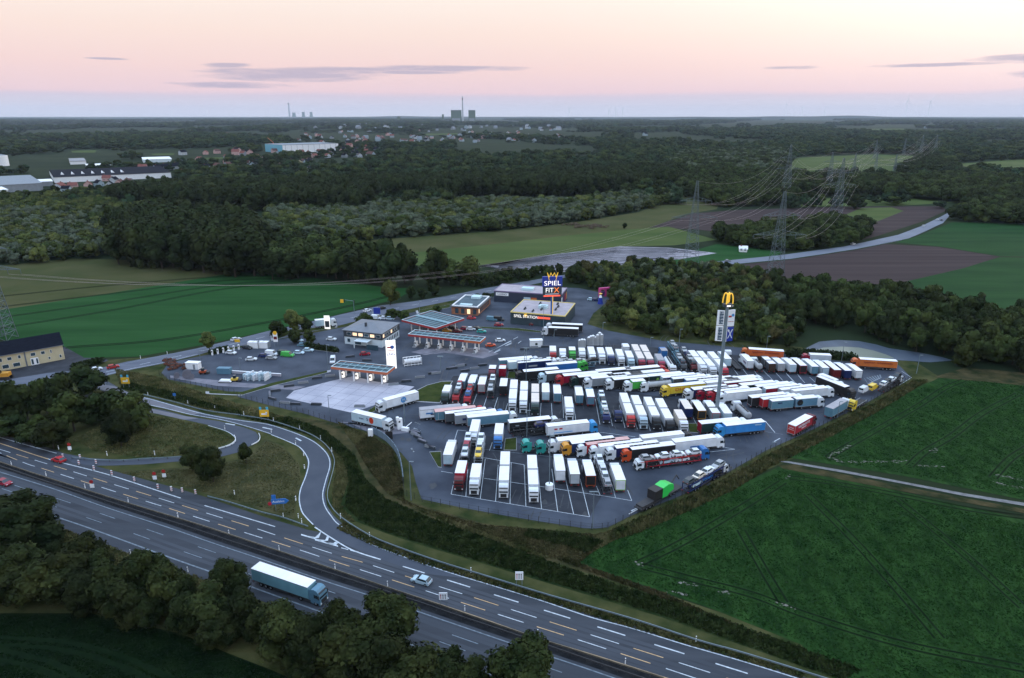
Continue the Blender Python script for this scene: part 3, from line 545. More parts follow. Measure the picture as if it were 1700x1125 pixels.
def mk_cab(root,x,col,low=False,visor=True):
    m=paint(col); c=obj('cab',cm('cab'+('|low' if low else ''),f_cab_low if low else f_cab,m),root,(x,0,0))
    obj('windscreen',cm('windscreen',f_wind,m_glass),c,(-.10 if low else 0,0,-.45 if low else 0)); [obj('side_window',cm('side_window',f_side,m_glass),c,(-.05 if low else 0,s*1.232,-.35 if low else 0)) for s in (-1,1)]
    obj('grille',cm('grille',f_grille,m_black),c,(-.06 if low else 0,0,0))
    if visor and not low: obj('sun_visor',cm('sun_visor',f_visor,m_black),c)
    for s in (-1,1):
        obj('headlight',cm('headlight',f_head,m_head),c,(2.36,s*.95,.78)); obj('mirror',cm('mirror',f_mirror,m_black),c,(2.15,s*1.42,2.35))
    obj('chassis',cm('chassis',f_chassis,m_chas),root,(x,0,0)); wheels(root,(x+1.15,x-2.75))
def mk_box(root,x,L,col,roof='w',door=None,rear=True,frame=None,open_=False,axles=None):
    L=round(L*2)/2
    bx=obj('trailer_box' if L>10 else 'cargo_box',cm('box|%.1f'%L,f_box(L),paint(col,.5)),root,(x,0,0))
    obj('roof',cm('roof|%.1f'%L,f_roof(L),ROOF[roof]),bx); obj('side_rail',cm('rail|%.1f'%L,f_rail(L),m_alu if col in('white','paleblue','lightgrey','grey','silver','steelblue') else m_chas),bx)
    obj('rear_frame',cm('frame',f_frame,paint(frame) if frame else m_alu),bx)
    if open_: obj('painted_dark_inside',cm('darkinside',f_darkinside,m_black),bx)  # flat black sheet: shade inside the open box put into its colour
    else: obj('rear_door',cm('door',f_door,paint(door or col,.5)),bx)
    obj('underframe',cm('under|%.1f'%L,f_under(L),m_chas),root,(x,0,0))
    for s in (-1,1): obj('tail_light',cm('taillight',f_light,m_tail),bx,(-.01,s*.95,.72))
    wheels(root,axles if axles else ((x+2.2,x+3.5,x+4.8) if L>10 else (x+L*.28,x+L*.28+1.3)))
    return bx
def truck(kind,key,x,y,hd,face,cab,box,L=13.6,roof='w',door=None,frame=None,open_=False,h=4.0,label='',nm=None,off=0,yf=None,visor=True):
    """near end (the one the lens sees) of the load box at picture point; hd = direction away from the lens (deg); face F = cab at the near end"""
    X,Y=GK(key,x,y,h)
    if yf is not None:
        a,b=GK(key,x,yf,h); L=abs(b-Y)
        L=L/max(.2,abs(math.sin(R(hd))))
    a=R(hd)
    d=(math.cos(a),math.sin(a))
    if kind=='D': L1=round((L-1.0))/2; LL=2*L1+1.0
    else: L1=LL=round(L*2)/2
    cabgap={'S':.55,'D':.55,'R':.45,'K':.6}.get(kind,.55)
    if face=='F': ox,oy=X+d[0]*LL,Y+d[1]*LL; rz=a+math.pi
    else: ox,oy=X,Y; rz=a
    names={'S':('articulated_truck','truck'),'D':('drawbar_truck','truck'),'R':('box_truck','truck'),'K':('tank_truck','tank truck'),'E':('flatbed_truck','flatbed truck'),'T':('tractor_unit','truck'),'C':('car_transporter','car transporter')}
    r=thing(names[kind][0],label,names[kind][1],(ox,oy,.095),rz,'trucks parked in the truck park')
    if kind=='S': mk_box(r,0,LL,box,roof,door,frame=frame,open_=open_); mk_cab(r,LL+cabgap,cab,visor=visor)
    elif kind=='R':
        mk_box(r,0,LL,box,roof,door,frame=frame,open_=open_,axles=(LL*.25,)); mk_cab(r,LL+cabgap,cab,visor=visor)
    elif kind=='D':
        mk_box(r,0,L1,box,roof,door,frame=frame,open_=open_); mk_box(r,L1+1.0,L1,box,roof,door,axles=(L1+1+L1*.3,)); mk_cab(r,LL+cabgap,cab,visor=visor)
        build('drawbar',MB().box(L1,L1+1,-.1,.1,.7,.85),m_chas,r)
    elif kind=='K':
        q=round(LL); 
        def ft(b):
            n=16; vs=[]; 
            for xx,s in ((0,.55),(.12,.9),(.45,1.0),(q-.45,1.0),(q-.12,.9),(q,.55)):
                for i in range(n): t=2*math.pi*i/n; vs.append((xx,1.18*s*math.cos(t),2.5+1.18*s*math.sin(t)))
            b.add(vs,[(j*n+i,j*n+(i+1)%n,(j+1)*n+(i+1)%n,(j+1)*n+i) for j in range(5) for i in range(n)]+[tuple(range(n))[::-1],tuple(range(5*n,6*n))])
        tk=obj('tank',cm('tank|%d'%q,ft,paint(box)),r); 
        for p in tk.data.polygons: p.use_smooth=True
        cw=MB().box(.6,q-.6,-.3,.3,3.66,3.72); 
        for i in range(3): cw.cyl((q*(.25+.25*i),0,3.68),(q*(.25+.25*i),0,3.9),.28,10)
        for s in (-1,1): cw.box(.5,q-.5,s*.45-.02,s*.45+.02,3.8,3.86)
        build('walkway',cw,m_chas,tk); cr=MB()
        for xx in (.1,q*.33,q*.66,q-.1): cr.box(xx-.06,xx+.06,-1.2,1.2,.95,1.4)
        build('tank_saddle',cr,m_chas,r); obj('underframe',cm('under|%.1f'%q,f_under(q),m_chas),r)
        for s in (-1,1): obj('tail_light',cm('taillight',f_light,m_tail),r,(-.01,s*.95,.72))
        wheels(r,(2,3.3,4.6)); mk_cab(r,q+.6,cab,visor=visor)
    elif kind=='E':
        q=round(LL); b=MB().box(0,q,-1.2,1.2,1.0,1.16)
        for i in range(int(q)): b.box(i+.4,i+.55,-1.15,1.15,1.16,1.24)
        build('load_bed',b,m_chas,r); b=MB(); 
        for s in (-1,1): b.box(0,q,s*1.2-.05,s*1.2+.05,1.16,1.5)
        b.box(q-.1,q,-1.2,1.2,1.16,2.2); build('side_board',b,paint(box),r); obj('underframe',cm('under|%.1f'%q,f_under(q),m_chas),r); wheels(r,(1.8,3.1)); mk_cab(r,q+.6,cab,visor=visor)
    return r
def tractor(key,x,y,hd,cab,label,h=0,parts=True,nosefirst=True,low=False):
    X,Y=GK(key,x,y,h); a=R(hd)+math.pi
    r=thing('tractor_unit',label,'truck',(X-math.cos(a)*2.4,Y-math.sin(a)*2.4,.095),a,'trucks parked in the truck park'); mk_cab(r,0,cab,low); return r
# cars ------------------------------------------------------
def f_car(L,Wd,Hh,van):
    def f(b):
        w=Wd/2
        if van: P=[(0,.35),(0,1.0),(.05,1.1),(L*.72,1.1),(L*.97,.95),(L,.45),(L-.1,.3),(.1,.3)]
        else: P=[(0,.4),(.02,.88),(.25,.98),(L*.70,.96),(L*.93,.82),(L,.55),(L-.08,.26),(.12,.26)]
        b.prism(P,-w,w)
        if van: T=[(.05,1.08,.02),(.15,Hh,.10),(L*.66,Hh,.12),(L*.78,1.08,.03)]
        else: T=[(.15,.96,.03),(.75,Hh,.17),(L*.55,Hh,.18),(L*.74,.94,.05)]
        vs=[(x,-w+i,z) for x,z,i in T]+[(x,w-i,z) for x,z,i in T]
        b.add(vs,[(0,1,2,3),(7,6,5,4),(0,4,5,1),(1,5,6,2),(2,6,7,3),(3,7,4,0)])
    return f
def f_cwin(L,Wd,Hh,van):
    def f(b):
        w=Wd/2
        if van: a=(L*.48,L*.655,L*.74); z0=1.15;z1=Hh-.12
        else: a=(.45,L*.55,L*.69); z0=1.0;z1=Hh-.07
        for s in (-1,1):
            p=[(a[0]+.0,z0,.05),(a[0]+.30,z1,.15),(a[1],z1,.165),(a[2],z0,.06)]
            vs=[(x,s*(w-i+.012),z) for x,z,i in p]+[(x,s*(w-i-.02),z) for x,z,i in p]
            b.add(vs,[(0,1,2,3),(4,5,6,7),(0,1,5,4),(1,2,6,5),(2,3,7,6),(3,0,4,7)])
        x0,z0_,x1,z1_=((L*.665,Hh-.03,L*.78,1.12) if van else (L*.555,Hh-.01,L*.735,.97))
        b.add([(x0+.02,-w+.2,z0_),(x0+.02,w-.2,z0_),(x1+.02,w-.1,z1_),(x1+.02,-w+.1,z1_),(x0-.03,-w+.2,z0_-.04),(x0-.03,w-.2,z0_-.04),(x1-.03,w-.1,z1_-.04),(x1-.03,-w+.1,z1_-.04)],[(0,1,2,3),(4,7,6,5),(0,4,5,1),(2,6,7,3),(0,3,7,4),(1,5,6,2)])
        if not van: b.add([(.17,-w+.1,.99),(.17,w-.1,.99),(.73,w-.22,Hh-.03),(.73,-w+.22,Hh-.03),(.13,-w+.1,.99),(.13,w-.1,.99),(.70,w-.22,Hh+.005),(.70,-w+.22,Hh+.005)],[(0,1,2,3),(4,7,6,5),(0,4,5,1),(2,6,7,3),(0,3,7,4),(1,5,6,2)])
        else: b.box(.02,.07,-w+.25,w-.25,1.25,Hh-.25)
    return f
def f_cwh(b): b.cyl((0,-.11,0),(0,.11,0),.33,12)
def f_crim(b): b.cyl((0,-.12,0),(0,.12,0),.20,8)
def f_cl(b): b.box(-.02,.04,-.18,.18,-.06,.06)
def car(X,Y,hd,col,label,van=False,z=.095,group='parked cars',L=None,cat=None,name=None,pitch=0,H=None):
    L=L or (5.4 if van else 4.4); Wd=1.95 if van else 1.8; Hh=H or (2.1 if van else 1.48); k='%.1f_%.1f_%d'%(L,Hh,van)
    a=R(hd); r=thing(name or ('parked_van' if van else 'parked_car'),label,cat or ('van' if van else 'car'),(X,Y,z),a,group)
    r.rotation_euler=(0,-pitch,a)
    o=obj('body',cm('body|'+k,f_car(L,Wd,Hh,van),paint(col,.25)),r,(-L/2,0,0)); obj('windows',cm('windows|'+k,f_cwin(L,Wd,Hh,van),m_glass),r,(-L/2,0,0))
    for s in (-1,1):
        for x in (.8,L-.85):
            q=obj('wheel',cm('carwheel',f_cwh,m_tyre),r,(x-L/2,s*(Wd/2-.06),.33)); obj('rim',cm('carrim',f_crim,m_rim),q)
        obj('headlight',cm('carlamp',f_cl,m_head),r,(L/2-.01,s*.62,.66)); obj('tail_light',cm('cartail',f_cl,m_tail),r,(-L/2,s*.62,.78))
    return r
def transporter(key,x,y,hd,face,cab,frame,label,up,lo,h=0,L=16,cabon=True):
    """car transporter: near end on the ground at the picture point, cars on two decks as things of their own"""
    X,Y=GK(key,x,y,h); a=R(hd); d=(math.cos(a),math.sin(a))
    if face=='F': ox,oy=X+d[0]*(L+2.6),Y+d[1]*(L+2.6); rz=a+math.pi
    else: ox,oy=X,Y; rz=a
    r=thing('car_transporter',label,'car transporter',(ox,oy,.095),rz,'trucks parked in the truck park'); m=paint(frame)
    b=MB(); b.box(0,L,-1.2,-1.0,.85,1.0); b.box(0,L,1.0,1.2,.85,1.0)
    for i in range(int(L/1.6)): b.box(i*1.6+.2,i*1.6+.45,-1.0,1.0,.87,.97)
    build('lower_deck',b,m,r); b=MB(); b.box(0,L+1.4,-1.2,-.85,2.55,2.68); b.box(0,L+1.4,.85,1.2,2.55,2.68)
    for i in range(int(L/2)): b.box(i*2+.2,i*2+.35,-.85,.85,2.57,2.66)
    build('upper_deck',b,m,r)
    for s in (-1,1):
        for xx in (.4,L*.35,L*.68,L-.5):
            build('deck_post',MB().box(xx-.11,xx+.11,s*1.2-.06,s*1.2+.06,.85,2.7),m,r)
    obj('underframe',cm('under|%.1f'%round(L),f_under(round(L)),m_chas),r); wheels(r,(3,4.2,L-4.5),r=.85)
    for s in (-1,1): obj('tail_light',cm('taillight',f_light,m_tail),r,(-.01,s*.95,.72))
    if cabon: mk_cab(r,L+.25,cab,low=True)
    dn=(math.cos(rz),math.sin(rz))
    for deck,(lst,z0) in enumerate(((up,2.78),(lo,1.10))):
        n=len(lst); 
        for i,c in enumerate(lst):
            if not c: continue
            t=L-2.2-i*4.75+(1.2 if deck==0 else 0); t=max(1.9,t)
            lab='%s car, %s on %s deck of the %s'%(c,ordn(i),'upper' if deck==0 else 'lower',' '.join(label.split()[:8])); car(ox+dn[0]*t,oy+dn[1]*t,math.degrees(rz)+(0 if (i+deck)%2 else 180),c,lab,z=z0,group='cars loaded on transporters',name='loaded_car',pitch=.05 if i%2 else -.04)
    return r
# ------------------------------------------------------------ the trucks, row by row
def V(kind,key,x,yn,yf,face,cab,box,lab,hd=None,**k):
    X,Y=GK(key,x,yn,4.0); return truck(kind,key,x,yn,89.0 if hd is None else hd,face,cab,box,label=lab,yf=yf,**k)
FR='in the front row by the fence'
V('R','o4',220,435,325,'B','white','white','white box truck with grey doors, leftmost '+FR,door='paleblue',hd=87)
V('R','o4',322,590,485,'F','darkred','red','red cab box truck '+FR,hd=87.5)
V('R','o4',450,625,510,'F','white','white','white cab box truck beside the red one '+FR,hd=88)
V('D','o4',697,650,402,'F','white','white','white two box truck standing alone, first of two '+FR)
V('D','o4',950,685,432,'F','white','white','white two box truck left of the lamp with the white drum base',hd=90)
V('R','o4',1180,570,448,'B','white','white','truck with white double doors just right of the white drum lamp base',hd=90.5)
V('R','o4',1303,600,487,'B','lightgrey','lightgrey','truck with scuffed pale grey rear second right of the drum lamp base',frame='brown',hd=91)
V('R','o4',1437,612,497,'B','white','black','truck with half open dark rear third right of the drum lamp base',door='black',frame='rust',hd=91)
V('R','o5',413,650,524,'B','white','white','truck with green leaf graphic rear, last '+FR,roof='w',frame='lime',hd=92)
V('R','o4',440,235,132,'F','white','white','white cab box truck right below the left row of long trailers',hd=87)
V('R','o4',650,258,168,'F','blue','white','blue visor dark cab truck with white box beside the left lawn',hd=87.5)
transporter('o4',362,500,88,'B','white','darkgrey','transporter parked behind the red cab box truck',['white','crimson','white'],[],h=1.2,L=13,cabon=False)
transporter('o4',478,505,88,'B','white','grey','transporter parked behind the white box truck of the front row',['white','white','yellow'],[],h=1.2,L=13,cabon=False)
transporter('o5',300,785,92,'B','white','darkgrey','transporter with red rear lamps near the leaf graphic truck',['white','white','white','silver'],['white'],L=15,cabon=True)
MR='in the middle row'
V('R','a',612,100,-10,'F','darkgreen','white','dark green cab truck with white box, leftmost '+MR,hd=86)
transporter('a',780,320,86,'F','red','darkred','red transporter second from left '+MR,['darkgrey','white','red'],[],L=11)
transporter('a',975,345,86,'F','red','darkred','red transporter third from left '+MR,['blue','red','white'],[],L=11)
V('R','o3',490,372,312,'B','white','steelblue','box truck with white roof behind the second transporter '+MR,hd=86)
V('R','o3',575,385,325,'B','white','steelblue','box truck with white roof behind the third transporter '+MR,hd=86)
V('R','o3',660,400,335,'B','grey','grey','truck with red framed grey rear, roof white, left '+MR,frame='red',door='silver',hd=87)
V('R','b',175,430,365,'F','darkred','darkred','small dark red cab truck farthest left behind the middle row',hd=87)
V('R','b',345,430,375,'B','red','crimson','truck with plain crimson rear and white roof behind the middle row',hd=87,door='crimson',frame='crimson')
transporter('b',140,945,87,'B','white','darkgrey','transporter with amber lamps beside the black rear truck',['white','black','silver'],['black'],L=13,cabon=False)
V('R','b',360,725,590,'B','black','black','truck with black rear and amber lamps '+MR,door='black',frame='black',hd=87.5)
V('D','b',522,930,618,'F','white','white','white cab two box truck left of the red nosed one '+MR,hd=88)
V('D','b',705,960,645,'F','white','white','white two box truck with red stripe on its cab '+MR,hd=88)
V('D','b',905,990,680,'F','darkgreen','lightgrey','dark cab two box truck with pinkish front roof '+MR,roof='c',hd=88)
V('R','b',1085,830,692,'B','white','white','truck with white logo doors '+MR,door='paleblue',hd=88)
V('R','b',1285,850,712,'B','grey','grey','truck with plain grey shutter rear '+MR,door='steelblue',hd=88.5)
V('R','o3',1408,590,505,'F','white','white','white cab truck standing forward '+MR,hd=88.5)
V('R','c',435,985,848,'B','grey','lightgrey','truck with pale grey rear and red lamps right of the forward cab',frame='brown',door='steelblue',hd=88.5)
V('R','c',625,1010,872,'B','steelblue','steelblue','truck with steel blue rear and amber lamps '+MR,frame='crimson',door='steelblue',hd=88.5)
transporter('h',250,608,88.5,'F','navy','steelblue','dark cab transporter full of cars right of the steel blue rear',['silver','white','black','white'],[],L=17)
truck('E','h',430,395,89,'B','navy','darkgrey',L=3,h=1.5,label='x') if False else V('E','h',425,470,380,'F','navy','darkgrey','empty dark flatbed truck beside the loaded transporter '+MR,hd=89,h=1.5)
V('D','h',625,432,108,'F','red','white','red cab two box truck, first of the tandem group',hd=89)
V('D','h',815,455,145,'F','paleblue','white','pale cab two box truck right of the red cab one',hd=89.5)
V('D','h',1020,465,175,'F','black','white','black cab two box truck third in the tandem group',hd=89.5)
V('D','h',1230,510,196,'F','black','white','black cab two box truck with grey front roof, fourth in the group',hd=90)
V('R','h',1440,515,378,'F','white','cream','white cab truck with cream roof next to the small lawn',roof='c',hd=90)
V('R','f',225,550,415,'B','white','navy','truck with navy rear and cream roof left of the tall pylon sign',roof='c',door='navy',frame='navy',hd=90)
V('R','f',430,578,436,'B','white','black','truck with open dark rear in a yellow frame near the tall sign',open_=True,frame='amber',hd=90)
V('D','f',650,615,443,'B','white','grey','grey rear truck directly behind the tall pylon sign mast',frame='red',hd=90)
V('R','f',835,622,478,'B','white','paleblue','truck with pale green windowed rear right of the tall sign mast',door='paleblue',hd=90)
V('K','f',1165,600,445,'B','white','silver','silver tank trailer with a round rear right of the tall sign',hd=97)
UR='in the upper row'
V('R','b',1208,128,40,'F','red','white','red and white cab truck, leftmost '+UR,hd=88)
V('R','c',147,240,185,'F','white','white','white bobtail cab with black windscreen second '+UR,hd=88)
V('R','c',310,218,155,'F','green','green','bright green cab truck '+UR,hd=88)
V('R','c',475,230,175,'F','white','white','white cab truck just right of the bright green one',hd=88)
for i,(x,yn,yf,cb,bx,lb,rf) in enumerate(((650,280,158,'white','white','white truck with black grille fifth from left ','w'),(810,272,168,'white','white','white truck with red bumper sixth from left ','w'),(965,290,168,'navy','white','navy cab truck with white box ','w'),(1135,310,200,'white','white','white truck with small roof hatch right of the navy cab ','w'),(1300,340,228,'paleblue','lightgrey','pale cab truck with round windscreen left of the three red cabs ','w'))):
    V('R','c',x,yn,yf,'F',cb,bx,lb+UR,hd=89,roof=rf)
V('R','c',1228,160,115,'B','white','white','white box roof half hidden behind the upper row',hd=89)
V('D','d',150,352,116,'F','crimson','lightgrey','first of three red cab trucks, grey front roof '+UR,hd=89.5,roof='c')
V('D','d',300,362,128,'F','crimson','lightgrey','second of three red cab trucks '+UR,hd=89.5,roof='c')
V('R','d',485,378,278,'F','crimson','lightgrey','third red cab truck with grey roof, next to the white tanker',hd=89.5,roof='g')
V('K','d',665,440,300,'F','white','white','white tank truck facing the lens right of the red cabs',hd=90)
transporter('d',868,585,90,'F','darkgrey','steelblue','dark transporter right of the white tanker in the upper row',['darkgrey','silver','steelblue'],[],L=14)
transporter('d',1050,600,90,'F','darkred','darkgrey','dark red cab transporter in the upper row',['darkgrey','silver','navy','silver'],[],L=17)
transporter('d',745,330,90,'F','steelblue','steelblue','blue grey transporter at the back of the upper row',['silver','silver'],[],L=10,cabon=False)
V('R','d',545,225,180,'B','blue','blue','bright blue container truck at the back of the upper row',roof='g',hd=90)
V('D','d',1185,450,212,'F','white','white','white two box truck left of the tall sign mast '+UR,hd=91)
V('D','d',1350,480,226,'F','white','white','white two box truck with green nose behind the tall sign mast',hd=91)
V('D','e',215,490,235,'F','red','white','red cab two box truck right of the tall sign mast '+UR,hd=91)
V('R','e',300,365,250,'B','white','paleblue','truck with green and white rear doors right of the tall sign',hd=91)
V('E','e',480,520,330,'B','white','darkgrey','empty flatbed with red bumper between two boxes in the upper row',hd=91,h=1.4)
V('R','e',680,403,292,'B','white','white','truck with lilac lettered rear below the first orange truck',hd=90)
V('K','e',845,440,340,'B','white','silver','slim silver tank truck with round white rear in the upper row',hd=91)
V('D','e',1050,447,327,'B','brown','darkgrey','dark brown rear truck right of the slim silver tanker',frame='brown',door='brown',hd=91)
V('R','e',1210,445,345,'B','grey','lightgrey','truck with pale grey shutter rear below the first orange truck',door='silver',hd=91)
V('R','e',1405,465,357,'B','white','white','white truck with blue emblem on its rear in the upper row',door='paleblue',hd=91)
for x,yn,yf,bx,dr,fr,lb in ((432,393,333,'black','black','red','truck with black rear in a red frame right part'),(532,402,342,'paleblue','steelblue','darkgrey','truck with steel blue rear right part'),(622,413,352,'lightgrey','paleblue','navy','truck with pale blue rear and red lamps right part'),(722,430,357,'darkred','darkred','darkred','truck with dark red rear right part'),(812,436,372,'navy','navy','navy','truck with navy rear second last'),(905,438,382,'white','white','darkgrey','truck with white rear, last')):
    V('R','o2',x,yn,yf,'B','white',bx,lb+' of the upper row',door=dr,frame=fr,hd=90)
truck('S','o2',705,515,115,'F','white','white',L=7,label='white truck pulling out below the navy rear truck of the upper row')
truck('S','o2',800,572,117,'F','black','black',L=12,label='black trailer truck with white roof crossing below the upper row')
# long trailers lying across, cabs or rears on their left
def D(kind,key,x,y,face,cab,box,lab,hd=13.5,**k): return truck(kind,key,x,y,hd,face,cab,box,label=lab,**k)
DG='in the left diagonal group'
D('S','a',168,395,'B','white','white','white trailer with blue swirl on its side, leftmost '+DG,roof='g')
D('S','a',425,425,'B','red','steelblue','steel blue trailer with red edged roof, second '+DG,roof='r',frame='crimson',door='steelblue')
D('S','a',600,455,'B','navy','darkgrey','charcoal curtain trailer, third '+DG)
D('S','a',765,485,'B','blue','grey','mid grey trailer with dark wing mark, fourth '+DG)
D('S','a',975,520,'B','white','steelblue','grey green trailer with white cab at right, fifth '+DG,door='grey')
D('S','g',228,370,'B','white','black','black trailer with grey arrow marked rear right of the blue visor truck',door='grey')
D('S','g',822,430,'B','skyblue','white','white trailer with red lettering and a sky blue cab')
transporter('g',290,615,13.5,'B','white','black','black transporter between the black trailer and the sky blue cab',['darkgrey','navy'],['black','black'],L=15,cabon=False)
LG='in the lower diagonal group'
r_=tractor('g',425,850,13.5,'teal','first of two teal tractor units '+LG); tractor('g',645,872,13.5,'teal','second teal tractor unit, right of the first '+LG)
D('S','g',985,650,'F','white','white','white cab truck with long white trailer right of the teal units')
D('S','g',1195,692,'F','amber','navy','amber cab truck with navy trailer '+LG)
D('S','g',1430,708,'F','white','red','white cab truck with red streaked trailer roof '+LG,roof='r')
D('S','h',130,925,'F','white','white','white cab truck with white trailer behind the open rear truck')
D('S','h',385,950,'F','white','navy','white cab truck with dark trailer left of the orange red cab')
D('S','h',625,970,'F','orangered','black','orange red cab truck with black trailer '+LG)
D('S','h',790,798,'B','black','white','white trailer with black tractor near the small lawn '+LG)
D('S','h',1290,860,'B','white','white','clean white trailer above the red car transporter',hd=14.5)
transporter('o5',528,560,14,'F','white','red','red transporter with white cab in the open lane',['silver','white','white','white'],['black','paleblue','white'],L=17.5)
tractor('o5',1145,462,194,'blue','blue tractor unit parked nose to the red transporter')
D('S','f',392,762,'B','white','darkgreen','dark trailer with red rear door left of the blue truck',door='crimson',frame='crimson',hd=12)
D('S','f',772,790,'F','skyblue','skyblue','all blue articulated truck in front of the tall sign',hd=12.5)
UG='in the upper diagonal group'
D('S','b',290,272,'B','white','steelblue','steel blue trailer, topmost left '+UG)
D('R','b',440,305,'B','white','paleblue','short pale blue trailer right of the topmost left one',L=9)
D('S','b',600,315,'B','white','navy','navy blue trailer with grey doors '+UG,door='silver')
D('S','b',1100,352,'B','green','blue','low blue trailer below the bright green cab',L=12)
transporter('b',860,430,13,'B','green','paleblue','pale transporter loaded with white cars beside the navy trailer',['white','white','silver'],[],L=13,cabon=False)
transporter('c',60,560,13,'B','white','steelblue','transporter with silver cars and a lime cab at right',['black','silver','silver','silver'],[],L=15,cabon=False)
tractor('c',560,545,194,'green','lime and white tractor facing right beside the silver car transporter')
D('S','b',705,465,'F','black','black','black truck with pale round emblem, left '+UG)
D('S','b',1085,498,'F','paleblue','darkgrey','pale aqua cab truck with black trailer '+UG)
D('S','b',1380,535,'F','red','crimson','red cab truck with crimson trailer '+UG)
D('S','c',400,658,'F','darkgreen','black','dark cab truck with yellow ring on its side right of the red one')
D('S','c',632,682,'F','white','grey','white cab truck with grey trailer '+UG)
D('S','c',905,640,'F','red','grey','red cab tucked behind the white cab with black trailer')
D('S','c',1000,702,'F','white','black','white cab truck with black lettered trailer '+UG)
D('R','c',1310,770,'F','white','green','white cab truck with small green body left of the tanker',L=5,h=3.2)
D('K','d',260,755,'F','white','silver','white cab tank truck left of the yellow truck',L=9,h=3.6)
r_y=D('S','d',625,815,'F','yellow','yellow','yellow articulated truck with red letters on its side')
D('S','c',715,565,'B','white','black','long white roofed trailer just below the upper row, left')
D('S','c',1215,530,'B','red','darkgrey','dark trailer with white roof second below the upper row')
D('S','c',1290,605,'B','orangered','paleblue','pale blue trailer with orange red cab at its right end')
D('S','d',262,645,'B','white','darkgreen','dark trailer with star mark above the tank truck')
D('S','d',495,668,'B','white','navy','navy trailer with white square emblem above the yellow truck',door='paleblue')
D('S','d',670,690,'B','white','darkgrey','green grey trailer above the yellow truck',door='steelblue')
D('S','d',895,712,'B','white','blue','blue trailer with white roof above the yellow truck')
D('S','d',1118,722,'B','white','white','white roofed trailer left of the tall mast, upper')
D('S','d',1235,755,'B','white','white','white trailer with blue lettering left of the tall mast')
D('S','e',255,700,'B','white','white','white roofed trailer right of the tall mast, uppermost',L=12)
D('S','e',215,758,'B','white','crimson','dark red sided trailer right of the tall mast')
D('S','e',505,800,'B','white','darkgreen','dark green sided trailer right of the tall mast')
D('S','e',765,820,'B','white','darkgrey','dark sided trailer above the white cab trailer, right')
D('S','e',905,855,'B','white','crimson','crimson sided trailer with pale rear above the plain white trailer',door='paleblue')
D('S','e',1165,872,'B','white','lightgrey','pale grey trailer right of the crimson sided one')
D('S','o2',332,600,'B','white','white','white trailer with white cab at right end beside the black crossing truck')
D('S','f',275,235,'F','white','navy','white cab truck right of the yellow truck')
D('S','f',450,245,'F','crimson','darkgrey','crimson cab truck left of the tall mast base')
D('S','f',610,262,'F','red','darkred','red cab truck directly left of the tall mast')
D('S','f',790,288,'F','white','white','white cab truck with plain white trailer right of the tall mast')
D('S','f',1175,360,'B','white','black','black trailer with white roof right of the plain white trailer')
D('S','f',1350,385,'B','white','red','bright red rear trailer left of the grey two box truck')
D('D','o2',147,685,'B','white','steelblue','blue grey two box truck with a round dark emblem',hd=11.5,L=17)
# along the right fence
def Rf(kind,key,x,y,face,cab,box,lab,hd=41,**k): return truck(kind,key,x,y,hd,face,cab,box,label=lab,**k)
r_r=Rf('S','o2',330,897,'B','darkred','red','red trailer truck with white lettering by the right fence',L=11)
Rf('S','o2',647,752,'B','white','steelblue','open blue container truck by the right fence',L=11,roof='g',door='steelblue',frame='steelblue')
truck('E','o2',850,740,41,'F','yellow','grey',L=8,h=.9,label='yellow recovery truck carrying two vans by the right fence')
X_,Y_=GK('o2',935,640,0); car(X_,Y_,41,'white','white van on the back of the yellow recovery truck',van=True,z=1.35,group='vans on the recovery truck')
X_,Y_=GK('o2',1010,620,0); car(X_,Y_,41,'yellow','yellow van on the back of the yellow recovery truck',van=True,z=1.35,group='vans on the recovery truck')
transporter('o2',1085,625,41,'B','white','darkgrey','dark transporter with black and white cars farthest along the right fence',['black','white','black','white'],['black'],L=14)
transporter('k6',700,640,41,'B','white','navy','navy transporter with white cars at the right fence corner',['silver','white','cream','darkgrey'],['black','blue','paleblue'],L=16)
# two trucks at the filling station exit
r_1=truck('S','j8',830,140,38,'F','white','white',L=12.5,label='white truck with round blue emblem leaving the filling station')
r_2=truck('S','j8',290,335,-27,'B','white','paleblue',L=12,label='pale blue and white truck with orange emblem at the gate')
# orange hauliers and the pair by the casino
r_o=truck('S','o1',1243,500,-13.5,'F','orange','orange',L=13.6,label='first orange trailer truck behind the upper row, near the tall sign')
r_p=truck('S','o2',905,330,-11.5,'F','orange','orange',L=13.6,label='second orange trailer truck parked beside the pond')
truck('S','o2',480,300,-8,'F','crimson','lightgrey',L=8,label='dark red cab truck half hidden by the hedge at the pond',h=3.6)
truck('S','s6',790,422,-9,'F','white','black',L=13.6,label='nearer of two dark trailers parked below the black casino building')
truck('S','s6',815,415,-9,'F','white','black',L=14,h=4,label='farther of two dark trailers parked below the black casino building',off=0).location.y+=4.2
# lettering on trucks
RW=paint('red'); WW=paint('white'); DK=paint('darkred'); BL=paint('skyblue')
def sidetext(r,txt,size,m,x,z,side=-1,sx=1.0):
    return lettering(txt,size,m,r,(x,side*(W+.04),z),(math.pi/2,0,0 if side<0 else math.pi),sx=sx)
